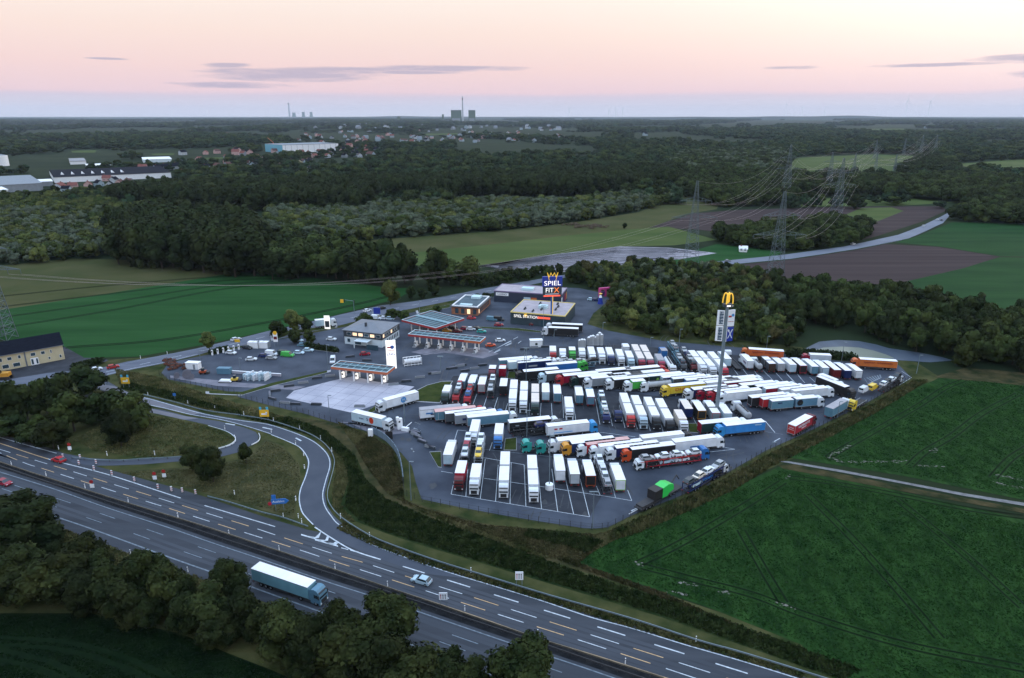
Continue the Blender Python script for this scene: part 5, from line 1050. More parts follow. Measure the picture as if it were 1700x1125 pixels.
ng.links.new(na('INT','iid'),ip.inputs['Instance Index']); ng.links.new(na('FLOAT_VECTOR','isc'),ip.inputs['Scale']); ng.links.new(cx.outputs[0],ip.inputs['Rotation']); ng.links.new(ip.outputs[0],go.inputs[0])
wd.modifiers.new('scatter','NODES').node_group=ng
print('woodland points',nP,'things',NT[0])
# ------------------------------------------------------------ buildings
m_yw=mat('yellow_render',(.50,.44,.29),.9,var=.06,scale=.3); m_rooft=mat('dark_roof_tiles',(.009,.011,.018),.92,var=.3,scale=.6,stretch=(0,1,6)); m_wh=mat('white_render',(.52,.60,.64),.85,var=.06,scale=.3)
m_zinc=mat('grey_metal_roof',(.13,.145,.17),.5,var=.1,scale=.3); m_clad=mat('dark_cladding',(.030,.040,.050),.6,var=.2,scale=.5); m_anth=mat('anthracite_wall',(.020,.040,.052),.6,var=.15,scale=.4)
m_gravel=mat('gravel_roof',(.36,.32,.34),.95,var=.12,scale=.3); m_wood=mat('wood_cladding',(.30,.13,.075),.8,var=.2,scale=.6,stretch=(0,6,1)); m_turq=mat('canopy_roof',(.035,.075,.095),.6,var=.35,scale=.35)
m_ored=mat('orange_red_fascia',(.42,.11,.045),.5); m_red=mat('red_fascia',(.30,.03,.03),.5); m_cwhite=mat('panel_white',(.72,.74,.76),.5,var=.04,scale=.5); m_blue=mat('sign_blue',(.012,.035,.28),.4); m_signw=mat('sign_white',(.78,.80,.82),.4); m_signy=mat('sign_yellow',(.75,.42,.02),.4)
m_lit=mat('lit_window',(.6,.4,.2),.3,emit=((1,.66,.40),.9)); m_litw=mat('lit_white_panel',(.8,.8,.78),.4,emit=((1,.93,.85),.55)); m_gold=mat('lit_gold',(.80,.48,.04),.4,emit=((1,.6,.08),.30)); m_steel=mat('galvanised_steel',(.16,.21,.24),.5,var=.15,scale=.5,metal=.3)
m_glassb=mat('window_glass',(.03,.06,.08),.1,spec=.8); m_brick=mat('red_roof_tiles',(.16,.055,.045),.8,var=.2,scale=.8); m_greyw=mat('grey_wall',(.22,.24,.26),.9,var=.1,scale=.3)
def frame_of(a,b,c,ha,hb,hc):
    """box frame from three picture corners: a left, b front, c right"""
    A=np.array(G(*a,ha));B=np.array(G(*b,hb));C=np.array(G(*c,hc)); u=A-B; v=C-B; lu=np.linalg.norm(u); lv=np.linalg.norm(v); u/=lu
    v2=v-u*v.dot(u); lv=np.linalg.norm(v2); rz=math.atan2(v2[1],v2[0]); return B,rz,lv,lu   # local x along b->c, y along b->a
def root(name,label,cat,B,rz,z=0.09,group=None): return thing(name,label,cat,(float(B[0]),float(B[1]),z),rz,group)
def cornice(lx,ly,z,t,o=.15,w_=.25):
    b=MB(); b.box(-o,lx+o,-o,-o+w_,z,z+t); b.box(-o,lx+o,ly+o-w_,ly+o,z,z+t); b.box(-o,-o+w_,-o+w_,ly+o-w_,z,z+t); b.box(lx+o-w_,lx+o,-o+w_,ly+o-w_,z,z+t); return b
def window(r,x,y,z,w_,h,face,m=None,frame=True,name='window'):
    """face 'f': on the y=0 wall, 'l': on the x=0 wall"""
    f=MB(); p=MB()
    if face=='f':
        f.box(x,x+w_,-.06,.0,z,z+h); p.box(x+.09,x+w_-.09,-.085,-.06,z+.09,z+h-.09); 
    else:
        f.box(-.06,.0,y,y+w_,z,z+h); p.box(-.085,-.06,y+.09,y+w_-.09,z+.09,z+h-.09)
    o=build(name,f,m_signw if frame else m_clad,r); build('pane',p,m or m_glassb,o); return o
# yellow house : long wall seen obliquely, ridge parallel to it
A_,B_=PX('j5',50,725),PX('j5',920,560)
a=np.array(G(*A_)); b=np.array(G(*B_)); d=(b-a)/np.linalg.norm(b-a); Lh=np.linalg.norm(b-a)+14; o_=a-d*14; rz=math.atan2(d[1],d[0])
hs=root('yellow_house','long pale yellow two storey house with a dark tiled roof','house',o_,rz,.05); Dh=9.5; he=6.2
build('wall',MB().box(0,Lh,0,Dh,0,he),m_yw,hs)
b=MB(); b.prism([(-.6,he-.15),(Dh/2,he+4.0),(Dh+.6,he-.15),(Dh+.6,he+.02),(Dh/2,he+4.3),(-.6,he+.02)],0,Lh+1); 
b=MB(); b.add([(x,y,z) for x in (-.5,Lh+.5) for y,z in ((-.6,he-.1),(Dh/2,he+4.2),(Dh+.6,he-.1),(Dh/2,he-.05))],[(0,1,5,4),(1,2,6,5),(0,4,7,3),(3,7,6,2),(0,3,2,1),(4,5,6,7)]); build('roof',b,m_rooft,hs)
build('gutter',MB().cyl((-.5,-.62,he-.05),(Lh+.5,-.62,he-.05),.09,6),m_zinc,hs); build('downpipe',MB().box(Lh*.62,Lh*.62+.5,-.12,0,0,he-.1),m_zinc,hs)
for i,(t,z,w_,h) in enumerate(((.30,.9,1.6,1.5),(.40,.7,2.2,1.6),(.50,.7,2.4,1.6),(.34,3.6,2.6,1.6),(.46,3.7,1.5,1.3),(.56,3.7,1.0,1.4),(.68,3.7,1.7,1.4),(.78,3.7,1.4,1.3),(.87,3.6,.6,1.4),(.84,1.2,.8,1.0),(.95,1.0,.8,1.3),(.10,.9,1.6,1.5),(.20,3.6,1.6,1.5))): window(hs,t*Lh,0,z,w_,h,'f')
dd=build('door',MB().box(Lh*.67,Lh*.67+2.6,-.07,0,0,2.9),m_signw,hs); build('pane',MB().box(Lh*.67+.2,Lh*.67+.9,-.10,-.07,.3,2.5).box(Lh*.67+1.8,Lh*.67+2.4,-.10,-.07,.3,2.5),m_glassb,dd)
bl=build('balcony',MB().box(Lh*.24,Lh*.38,-1.8,0,3.05,3.25).box(Lh*.24,Lh*.38,-1.8,-1.7,3.25,4.1),m_greyw,hs)
# station building
B,rz,lx,ly=frame_of(PX('j1',190,478),PX('j1',660,527),PX('j1',1110,418),6.4,6.4,6.4)
st=root('station_building','filling station building with white ground floor and a grey hipped roof','building',B,rz)
build('ground_floor_wall',MB().box(.9,lx-.5,.6,ly-.6,0,3.4),m_wh,st); build('upper_floor_wall',MB().box(.7,lx-.3,.4,ly-.4,3.4,6.3),m_clad,st)
b=MB(); rd=min(lx,ly)/2; b.add([(0,0,6.3),(lx,0,6.3),(lx,ly,6.3),(0,ly,6.3),(0,0,6.55),(lx,0,6.55),(lx,ly,6.55),(0,ly,6.55),(rd,ly/2,8.6),(lx-rd,ly/2,8.6)] if lx>ly else [(0,0,6.3),(lx,0,6.3),(lx,ly,6.3),(0,ly,6.3),(0,0,6.55),(lx,0,6.55),(lx,ly,6.55),(0,ly,6.55),(lx/2,rd,8.6),(lx/2,ly-rd,8.6)],[(0,3,2,1),(0,1,5,4),(1,2,6,5),(2,3,7,6),(3,0,4,7)]+([(4,5,9,8),(5,6,9),(6,7,8,9),(7,4,8)] if lx>ly else [(4,5,8),(5,6,9,8),(6,7,9),(7,4,8,9)])); build('roof',b,m_zinc,st)
def stw(x,y,z,w_,h,f,m=None): o=window(st,x,y,z,w_,h,f,m); o.location=((0,.6 if z<3.4 else .4,0) if f=='f' else (.9 if z<3.4 else .7,0,0)); return o
for i in range(8): stw(1.5+i*(lx-3)/8,0,4.2,(lx-3)/8-.6,1.5,'f',m_lit if i in (0,4) else None)
for i in range(6): stw(0,1.2+i*(ly-2.6)/6,4.2,(ly-2.6)/6-.7,1.4,'l',m_lit if i in (1,3,4) else None)
for i in range(7): stw(lx*.3+i*lx*.09,0,.8,lx*.06,2.0,'f')
stw(0,ly*.82,.9,1.6,1.8,'l'); stw(0,ly*.55,.2,3.2,2.4,'l')
build('terrace_roof',MB().box(-3.2,.9,ly*.28,ly*.62,3.0,3.2).box(-3.2,-3.0,ly*.28,ly*.28+.2,0,3.0).box(-3.2,-3.0,ly*.6,ly*.62,0,3.0),m_wh,st); build('terrace_screen',MB().box(-3.3,-3.2,ly*.02,ly*.3,0,2.2),m_glassb,st)
b=MB().box(lx*.25,lx*.25+.8,ly*.5,ly*.5+.8,7.4,9.3); build('chimney',b,m_clad,st)
X_,Y_=B+np.array([math.cos(rz),math.sin(rz)])*lx*.35-np.array([math.sin(rz),-math.cos(rz)])*0
# blue H sign block behind roof
s_=root('roadside_sign','square blue sign with white lettering beyond the station roof','sign',np.array(GK('j1',612,395)),0); build('post',MB().cyl((0,0,0),(0,0,5),.12,8),m_steel,s_); build('panel',MB().box(-1.6,1.6,-.15,.15,4.6,7.6),m_blue,s_); 
# canopies
def canopy(name,label,a,b,c,h,mf,posts,skyl=6,deck=m_turq):
    B,rz,lx,ly=frame_of(a,b,c,h,h,h); r=root(name,label,'canopy',B,rz)
    build('roof_deck',MB().box(.25,lx-.25,.25,ly-.25,h-.75,h-.25),deck,r); build('fascia',cornice(lx,ly,h-.95,.95,0,.25),mf,r); 
    b=MB(); 
    for i in range(1,skyl): b.box(lx*i/skyl-.15,lx*i/skyl+.15,.6,ly-.6,h-.25,h-.05)
    for j in (1,2): b.box(.6,lx-.6,ly*j/3-.1,ly*j/3+.1,h-.25,h-.12)
    build('roof_beam',b,mat('pale_canopy_beam',(.16,.27,.31),.6),r); build('edge_strip',cornice(lx,ly,h,.12,0,.35),mat('pale_canopy_edge',(.45,.60,.64),.6),r)
    for i in range(posts):
        for y in ((ly*.25,ly*.75) if ly>9 else (ly*.5,)): build('column',MB().box(lx*(i+.5)/posts-.25,lx*(i+.5)/posts+.25,y-.25,y+.25,0,h-.9),m_signw,r)
    lm=MB(); 
    for i in range(posts*2): lm.box(lx*(i+.5)/posts/2-.4,lx*(i+.5)/posts/2+.4,ly/2-.2,ly/2+.2,h-.80,h-.755)
    build('ceiling_lamp',lm,mat('canopy_lamp',(.8,.8,.7),.4,emit=((1,.85,.65),3.5)),r)
    return r,B,rz,lx,ly
def pumps(B,rz,lx,ly,n,grp,lab,n2=1):
    for i in range(n):
        for j in range(n2):
            x=lx*(i+.5)/n; y=ly*(.35 if n2==1 else .3+.4*j); p=B+np.array([math.cos(rz)*x-math.sin(rz)*y,math.sin(rz)*x+math.cos(rz)*y])
            r=root('fuel_pump','%s fuel pump from the left %s'%(ordn(i),lab) ,'fuel pump',p,rz,.095,grp)
            build('plinth',MB().box(-1.0,1.0,-2.2,2.2,0,.16),m_kerb,r); build('dispenser',MB().box(-.35,.35,-.9,.9,.16,2.1),m_signw,r); build('display',MB().box(-.37,-.35,-.5,.5,1.2,1.8),m_black,r); build('price_board',MB().box(-.5,.5,-1.3,1.3,2.5,3.1).box(-.05,.05,-.05,.05,2.1,2.5),m_clad,r); build('bin',MB().box(-.3,.3,1.4,1.9,.16,1.3),m_greyw,r)
r,B,rz,lx,ly=canopy('car_canopy','long front fuel canopy with a red and orange edge beside the station',PX('j1',965,528),PX('j2',862,866),PX('j2',1056,812),5.6,m_red,6,9) if False else (None,)*5
# front canopy: long axis runs from the station to the lower right
B,rz,lx,ly=frame_of(PX('j1',965,525),PX('j2',862,862),PX('j2',1056,810),5.6,5.6,5.6)
def canopy2(name,label,B,rz,lx,ly,h,mf,n,mend):
    r=root(name,label,'canopy',B,rz)
    build('roof_deck',MB().box(.25,lx-.25,.25,ly-.25,h-.75,h-.25),m_turq,r)
    b=MB().box(0,.25,0,ly,h-.95,h).box(lx-.25,lx,0,ly,h-.95,h); build('fascia',b,mf,r); build('end_fascia',MB().box(.25,lx-.25,0,.25,h-.95,h).box(.25,lx-.25,ly-.25,ly,h-.95,h),mend,r)
    build('orange_corner_panel',MB().box(-.05,0,0,ly*.22,h-.98,h+.02),mend,r)
    b=MB(); 
    for i in range(1,n*2): b.box(.5,lx-.5,ly*i/n/2-.14,ly*i/n/2+.14,h-.25,h-.08)
    b.box(lx*.45,lx*.55,.5,ly-.5,h-.07,h+.05); build('roof_beam',b,mat('pale_canopy_beam',(.16,.27,.31),.6),r); build('edge_strip',cornice(lx,ly,h,.10,0,.3),mat('pale_canopy_edge',(.45,.60,.64),.6),r)
    for i in range(n):
        for x in (lx*.18,lx*.82): build('column',MB().box(x-.22,x+.22,ly*(i+.5)/n-.22,ly*(i+.5)/n+.22,0,h-.9),m_signw,r)
    lm=MB(); 
    for i in range(n*2): lm.box(lx/2-.5,lx/2+.5,ly*(i+.5)/n/2-.3,ly*(i+.5)/n/2+.3,h-.80,h-.755)
    build('ceiling_lamp',lm,mat('canopy_lamp',(.8,.8,.7),.4,emit=((1,.85,.65),3.5)),r); return r
canopy2('fuel_canopy','long front fuel canopy with dark red edge and orange corner',B,rz,lx,ly,5.6,m_red,6,m_ored)
for i in range(6):
    for x in (lx*.18,):
        y=ly*(i+.5)/6; p=B+np.array([math.cos(rz)*x-math.sin(rz)*y,math.sin(rz)*x+math.cos(rz)*y]); q=root('fuel_pump','fuel pump island under the front canopy, %s from its orange corner'%ordn(i),'fuel pump',p,rz,.097,'fuel pumps under the front canopy')
        build('plinth',MB().box(-1.8,2.4,-.8,.8,0,.16),m_kerb,q); build('dispenser',MB().box(-.4,.1,-.45,.45,.16,2.2).box(.9,1.6,-.45,.45,.16,2.0),m_signw,q); build('display',MB().box(-.43,-.4,-.35,.35,1.2,1.9),m_black,q); build('bin',MB().box(-1.5,-1.0,-.3,.3,.16,1.2),m_greyw,q)
B,rz,lx,ly=frame_of(PX('s5',1000,378),PX('s5',1212,430),PX('s5',1405,372),5.6,5.6,5.6); canopy2('fuel_canopy','rear fuel canopy with red edge behind the station',B,rz,lx,ly,5.6,m_red,4,m_red)
B,rz,lx,ly=frame_of(PX('j1',65,905),PX('j1',720,975),PX('j1',925,912),5.4,5.4,5.4); canopy2('truck_canopy','truck fuel canopy with bright orange edge on the pale apron',B,rz,lx,ly,5.4,m_ored,4,m_ored)
for i in range(4):
    for j,x in enumerate((lx*.5,)):
        y=ly*(i+.5)/4; p=B+np.array([math.cos(rz)*x-math.sin(rz)*y,math.sin(rz)*x+math.cos(rz)*y]); q=root('fuel_pump','truck fuel pump under the orange edged canopy, %s from its right end'%ordn(i),'fuel pump',p,rz,.105,'pumps under the truck canopy')
        build('plinth',MB().box(-1.2,1.2,-.7,.7,0,.16),m_kerb,q); build('dispenser',MB().box(-.5,.5,-.4,.4,.16,2.3),m_litw,q); build('display',MB().box(-.53,-.5,-.3,.3,1.2,1.9),m_black,q)
# white LNG pylon
X_,Y_=GK('j1',778,925); h=ztop(Y_,480+600/7.033); q=thing('gas_pylon','tall white pylon with a red and blue emblem behind the truck canopy','pylon sign',(X_,Y_,.095),R(12)); build('pylon_body',MB().box(-1.9,1.9,-.4,.4,0,h),m_litw,q)
lettering('LNG',1.6,mat('logo_blue',(.03,.12,.40),.4),q,(0,-.44,h*.52),(math.pi/2,0,0)); b=MB().box(-1.4,.2,-.43,-.40,h*.74,h*.74+.55); build('red_logo_mark',b,RW,q); b=MB(); b.cyl((.55,-.43,h*.77),(.55,-.40,h*.77),.75,14); build('blue_logo_mark',b,mat('logo_blue',(.03,.12,.40),.4),q); lettering('TotalEnergies',.55,RW,q,(0,-.44,h*.66),(math.pi/2,0,0))
X_,Y_=GK('j1',925,905); q=thing('lng_skid','white framed gas tank skid beside the white pylon','tank',(X_,Y_,.095),R(20)); b=MB()
for x in range(6):
    for y in (0,2.4): b.box(x*1.4-.07,x*1.4+.07,y-.07,y+.07,0,3)
b.box(-.1,7.1,-.1,.1,2.9,3.1).box(-.1,7.1,2.3,2.5,2.9,3.1).box(-.1,7.1,-.1,.1,.3,.5).box(-.1,7.1,2.3,2.5,.3,.5); build('frame',b,m_signw,q); build('tank',MB().cyl((.3,1.2,1.6),(6.8,1.2,1.6),.95,14),m_cwhite,q)
# restaurant
B,rz,lx,ly=frame_of(PX('j2',450,388),PX('j2',845,415),PX('s6',592,243),4.2,4.2,4.2)
r=root('restaurant','low wood clad restaurant with white roof edge','restaurant',B,rz); build('wall',MB().box(.8,lx,.8,ly-.8,0,3.9),m_wood,r); build('roof',MB().box(0,lx,0,ly,3.9,4.15),m_clad,r); build('roof_edge',cornice(lx-2,ly-2,4.15,.5,0,.5),m_signw,r,loc=(1,1,0)); build('roof_surface',MB().box(1.6,lx-1.6,1.6,ly-1.6,4.15,4.25),mat('roof_membrane',(.07,.10,.12),.8,var=.2,scale=.3),r); build('roof_unit',MB().box(lx*.7,lx*.9,ly*.3,ly*.6,4.25,5.3).box(lx*.1,lx*.2,ly*.3,ly*.7,4.25,4.9),mat('pale_canopy_edge',(.45,.60,.64),.6),r)
for i in range(9): o=window(r,2+i*(lx-4)/9,0,.8,1.2,2.2,'f',m_lit if i in(0,) else None,False); o.location=(0,.8,0)
for i in range(4): o=window(r,0,1.6+i*(ly-3)/4,.6,1.8,2.6,'l',m_lit if i==1 else None,False); o.location=(.8,0,0)
# casino front and rear
def casino(label,a,b,c,h,mw,edge,roofm,bot=0):
    B,rz,lx,ly=frame_of(a,b,c,h,h,h); r=root('casino_building',label,'building',B,rz,.09,'casino buildings'); build('wall',MB().box(0,lx,0,ly,0,h-.3),mw,r); build('roof_surface',MB().box(.2,lx-.2,.2,ly-.2,h-.3,h-.05),roofm,r); build('parapet',cornice(lx,ly,h-.3,.5,.05,.3),edge,r); return r,lx,ly
r,lx,ly=casino('black casino hall with a thin yellow roof edge and gravel roof',PX('j3',235,660),PX('j3',1005,722),PX('j3',1600,575),6.0,m_anth,mat('yellow_roof_edge',(.66,.52,.16),.5),m_gravel)
wl=-math.pi/2
lettering('SPIEL STATION',1.9,m_litw,r,(-.15,ly*.71,4.2),(math.pi/2,0,wl),sx=.95); build('red_sign_band',MB().box(-.2,0,ly*.27,ly*.50,3.8,4.7),mat('red_lit_band',(.7,.08,.05),.4,emit=((1,.12,.06),.6)),r); build('entrance_door',MB().box(-.12,0,ly*.33,ly*.44,0,3.0),m_glassb,r); b=MB(); b.add([(-.12,ly*.72+1.2*math.cos(t)*(1 if i%2 else .5),4.9+1.2*math.sin(t)*(1 if i%2 else .5)) for i,t in enumerate(np.linspace(0,2*math.pi,10,endpoint=False))],[tuple(range(10))]); build('star_emblem',b,m_gold,r)
for (fx,fy) in ((.28,.80),(.15,.62),(.33,.5),(.55,.55),(.75,.62),(.82,.3),(.4,.25),(.62,.25)):
    b=MB(); 
    for k in (-1,1): b.cyl((lx*fx+k*.9,ly*fy,5.95),(lx*fx+k*.9,ly*fy,6.9),.55,8,.3)
    build('roof_vent',b,m_clad,r)
build('air_unit',MB().box(lx*.40,lx*.55,ly*.42,ly*.58,5.95,7.3),mat('pale_canopy_edge',(.45,.60,.64),.6),r)
r,lx,ly=casino('long dark casino hall with pale roof farther back by the road',PX('j3',0,362),PX('j3',950,425),PX('j3',1222,335),6.0,mat('dark_blue_wall',(.02,.03,.055),.6),mat('purple_roof_edge',(.20,.16,.26),.5),m_gravel)
b=MB(); b.cyl((-.2,ly*.87,4.3),(-.02,ly*.87,4.3),1.0,4); b=MB(); b.box(-.15,0,ly*.78,ly*.97,3.6,5.2); build('sign_board',b,m_signw,r); lettering('CASINO',1.4,m_clad,r,(-.2,ly*.875,4.4),(math.pi/2,0,wl)); build('air_unit',MB().box(lx*.3,lx*.55,ly*.45,ly*.62,5.95,7.2),mat('pale_canopy_edge',(.45,.60,.64),.6),r)
for i,(c_,y0,y1) in enumerate((('paleblue',.45,.55),('orange',.36,.44),('purple',.2,.3))): build('wall_mural',MB().box(-.08,0,ly*y0,ly*y1,.3,3.6),paint(c_),r)
for i,(c_,x0,x1) in enumerate((('white',.02,.2),('purple',.3,.5),('red',.6,.75),('amber',.85,.95))): build('wall_mural',MB().box(lx*x0,lx*x1,-.08,0,.4,4.2),paint(c_),r)
for k,x,y,lb in (('j3',655,548,'left of two blue and yellow figures by the casino halls'),('j3',1500,545,'right of two blue and yellow figures by the casino halls')):
    X_,Y_=GK(k,x,y); q=thing('advertising_figure',lb,'figure',(X_,Y_,.09),0,'advertising figures'); build('blue_body',MB().cyl((0,0,0),(0,0,3.4),1.5,12,.9),m_blue,q); build('white_head',MB().cyl((0,0,3.4),(0,0,4.8),.9,12,.4),m_signw,q); build('yellow_crown',MB().cyl((0,0,4.8),(0,0,5.6),.4,8,1.0),m_signy,q)
X_,Y_=GK('j3',1570,440); q=thing('pink_playground','pink and purple inflatable play frame at the edge of the wood','play frame',(X_,Y_,.09),R(20)); pk=mat('pink_plastic',(.50,.05,.20),.5)
build('arch',MB().box(-4,-3,-.6,.6,0,4).box(3,4,-.6,.6,0,4).box(-4,4,-.6,.6,4,5).box(-.5,.5,-.6,.6,0,4),pk,q); build('wall_panel',MB().box(-3,-.5,-.3,.3,.5,3),paint('purple'),q)
# blue sign tower SPIEL / FITX
X_,Y_=GK('s6',808,415); TT=lambda y,k='j3':ztop(Y_,PX(k,0,y)[1]); r=thing('sign_tower','blue sign tower reading SPIEL over FITX with a golden crown','sign',(X_,Y_,.09),R(8))
U=math.hypot(Y_,CH-20)/F; z0=TT(300);z1=TT(160);z2=TT(440); mp=16.6*U
build('mast',MB().cyl((0,0,0),(0,0,z0),2.2*U,12,1.9*U),mat('mast_blue',(.02,.10,.32),.5),r); build('mast_stripe',MB().box(.4*U,1.5*U,-2.35*U,-2.1*U,0,z2),m_gold,r)
build('upper_panel',MB().box(-mp,mp,-2*U,2*U,z0,z1),m_blue,r); build('lower_panel',MB().box(-mp+U,mp-.6*U,-1.9*U,1.9*U,z2,z0-.1),m_clad,r)
def fit(o,w_,h_):
    xs=[v.co.x for v in o.data.vertices]; ys=[v.co.y for v in o.data.vertices]; o.scale=(w_/(max(xs)-min(xs)),h_/(max(ys)-min(ys)),1)
fit(lettering('SPIEL',6,m_litw,r,(0,-2.2*U,z0+(z1-z0)*.32),(math.pi/2,0,0)),28*U,(z1-z0)*.46)
fit(lettering('FIT',5,m_litw,r,(-4.8*U,-2.1*U,z2+(z0-z2)*.62),(math.pi/2,0,0)),13*U,(z0-z2)*.44)
fit(lettering('X',5.8,mat('lit_orange',(.8,.2,.04),.4,emit=((1,.22,.04),.5)),r,(7.2*U,-2.1*U,z2+(z0-z2)*.62),(math.pi/2,0,0),depth=.1),9*U,(z0-z2)*.5); build('red_strip',MB().box(-mp+2*U,mp-3*U,-2.05*U,-1.9*U,z2,z2+(z0-z2)*.14),mat('red_lit_band',(.7,.08,.05),.4),r); build('white_strip',MB().box(-12*U,11*U,-2.05*U,-1.9*U,z2+(z0-z2)*.22,z2+(z0-z2)*.28),m_signw,r)
b=MB(); hh=z1-z0
for i,(x,h) in enumerate(((-9,.42),(-5.5,-.05),(-3,.40),(0,.05),(3,.40),(5.5,-.05),(9,.42))):
    if i: b.cyl((px_*U,0,z1+ph_*hh),(x*U,0,z1+h*hh),.45*U,6)
    px_,ph_=x,h
b.cyl((-9*U,0,z1+.42*hh),(-5.5*U,0,z1-.35*hh),.45*U,6).cyl((9*U,0,z1+.42*hh),(5.5*U,0,z1-.35*hh),.45*U,6); build('golden_crown',b,m_gold,r,loc=(0,-2.4*U,0))
# tall fast food pylon
X_,Y_=G(1188.7,694); TT=lambda y:ztop(Y_,470+y/10.2); r=thing('pylon_sign','tall grey mast with golden arches, two white boards and a blue cutlery board','pylon sign',(X_,Y_,.095),0)
U=math.hypot(Y_,CH-35)/F/10.2   # metres per pixel of the enlarged view
zt=TT(355); build('mast',MB().cyl((0,0,0),(0,0,zt),35*U,14,25*U),m_steel,r); build('mast_foot',MB().cyl((0,0,0),(0,0,.8),60*U,12),m_kerb,r)
def arches():
    b=MB()
    for s in (-1,1):
        pts=[(s*42*U+40*U*math.cos(t),TT(350)+(TT(170)-TT(350))*math.sin(t)**.8) for t in np.linspace(0.02,math.pi-.02,14)]
        for p_,q_ in zip(pts,pts[1:]): b.cyl((p_[0],0,p_[1]),(q_[0],0,q_[1]),10.5*U,7)
    return b
a1=build('golden_arches',arches(),m_gold,r); a1.rotation_euler=(0,0,R(-22)); a2=build('golden_arches',arches(),m_gold,r); a2.rotation_euler=(0,0,R(58))
build('dark_plinth',MB().box(-75*U,75*U,-40*U,40*U,TT(400),TT(350)),m_clad,r); build('name_strip',MB().box(-30*U,75*U,-46*U,-41*U,TT(392),TT(366)),m_litw,r,rz=R(8))
def board(x0,x1,ya,yb,rz_,m,nm): return build(nm,MB().box(x0*U,x1*U,-9*U,9*U,TT(yb),TT(ya)),m,r,rz=rz_)
L_=board(-150,-32,470,720,R(-14),m_signw,'price_board'); L2_=board(-150,-32,735,985,R(-14),m_signw,'price_board'); R_=board(22,155,460,735,R(14),m_signw,'brand_board'); R2=board(40,155,750,990,R(14),m_blue,'cutlery_board')
for o_,ya in ((L_,485),(L2_,755)):
    build('price_display',MB().box(-112*U,-45*U,-10.5*U,-9*U,TT(ya+215),TT(ya)),mat('display_blue_grey',(.05,.09,.13),.4),o_)
    for i in range(4): lettering('1.%d'%(49+i*10),40*U,m_signw,o_,(-78*U,-11*U,TT(ya+28+i*53)),(math.pi/2,0,0))
build('red_mark',MB().box(38*U,95*U,-10.5*U,-9*U,TT(585),TT(555)),RW,R_); build('blue_mark',MB().cyl((118*U,-10.5*U,TT(550)),(118*U,-9*U,TT(550)),26*U,16),BL,R_); lettering('TotalEnergies',20*U,RW,R_,(88*U,-10*U,TT(655)),(math.pi/2,0,0))
for s in (-1,1): build('fork' if s<0 else 'knife',(MB().box(-6*U,6*U,-2*U,0,-85*U,85*U).box(-14*U,14*U,-2*U,0,50*U,92*U) if s<0 else MB().box(-6*U,6*U,-2*U,0,-85*U,85*U).box(-12*U,5*U,-2*U,0,18*U,92*U)),m_signw,R2,loc=(97*U,-9.5*U,TT(868))).rotation_euler=(0,s*R(28),0)
build('white_edge',MB().box(20*U,38*U,-9*U,9*U,TT(995),TT(745)),m_signw,r,rz=R(14))
# ------------------------------------------------------------ small site things
def lamp(k,x,y,yt,lab,grp='street lamps',arms=1,drum=False):
    px,py=PX(k,x,y); X_,Y_=G(px,py); h=ztop(Y_,PX(k,0,yt)[1]); q=thing('street_lamp',lab,'street lamp',(X_,Y_,.09),0,grp); build('pole',MB().cyl((0,0,0),(0,0,h),.13,8,.08),m_steel,q)
    for s in ((-1,1) if arms==2 else (1,)): hd=build('lamp_head',MB().box(min(0,s*1.1),max(0,s*1.1),-.16,.16,h-.05,h+.1),m_steel,q); build('lamp_glass',MB().box(s*.75-.3,s*.75+.3,-.13,.13,h-.09,h-.05),m_head,hd)
    if drum: build('drum_base',MB().cyl((0,0,0),(0,0,1.5),1.05,16),m_signw,q)
    return q
for k,x,y,yt,lb,kw in (('o4',1083,725,270,'lamp with white drum base in the front row of trucks',dict(drum=True,arms=2)),('o4',1450,1060,750,'lamp standing at the lowest corner of the fence',dict(arms=2)),('o4',893,290,60,'lamp before the black trailer in the left diagonal group',{}),('o3',1040,380,90,'lamp among the trailers under the upper green island',dict(arms=2)),('o3',315,240,165,'double lamp on the lane before the pumps',dict(arms=2)),('s6',825,490,440,'lamp in front of the two dark trailers',{}),('s6',757,545,290,'tall lamp left of the blue sign tower',dict(arms=2)),('s6',640,700,560,'lamp beside the left end of the upper diagonal group',{}),('s6',1125,500,395,'lamp at the wood edge above the silver tanks',{}),('s5',1243,710,605,'lamp at the lane before the front canopy',dict(arms=2)),('s5',545,690,535,'leaning white lamp left of the truck canopy',{}),('s5',1020,980,880,'lamp right of the white truck leaving the station',{}),('s5',550,950,850,'lamp on the lane beside the pale apron',{}),('c4',1283,530,465,'white headed lamp in the middle of the car park',{}),('c4',1072,490,425,'lamp at the far left of the car park',{}),('o2',715,840,700,'lamp by the blue container truck',{}),('o2',752,350,195,'lamp before the pond',{}),('o2',1388,460,305,'lamp at the right corner fence',{}),('o2',112,270,145,'lamp behind the first orange truck',{}),('o2',160,1090,1045,'low blue topped bollard lamp by the right fence',{}),('o1',648,505,340,'lamp at the wood edge behind the dark transporters',{}),('o1',406,485,410,'pale lamp at the wood edge above the red cabs',{}),('GG',1590,960,600,'lamp with white arm by the entry lane fence',{}),('j8',1190,600,210,'slim lamp right of the gate kiosk',{}),('o3',1237,1100,840,'lamp in front of the white cab truck row',{}),('s5',1115,390,262,'lamp beyond the road junction',{})):
    lamp(k,x,y,yt,lb,**kw)
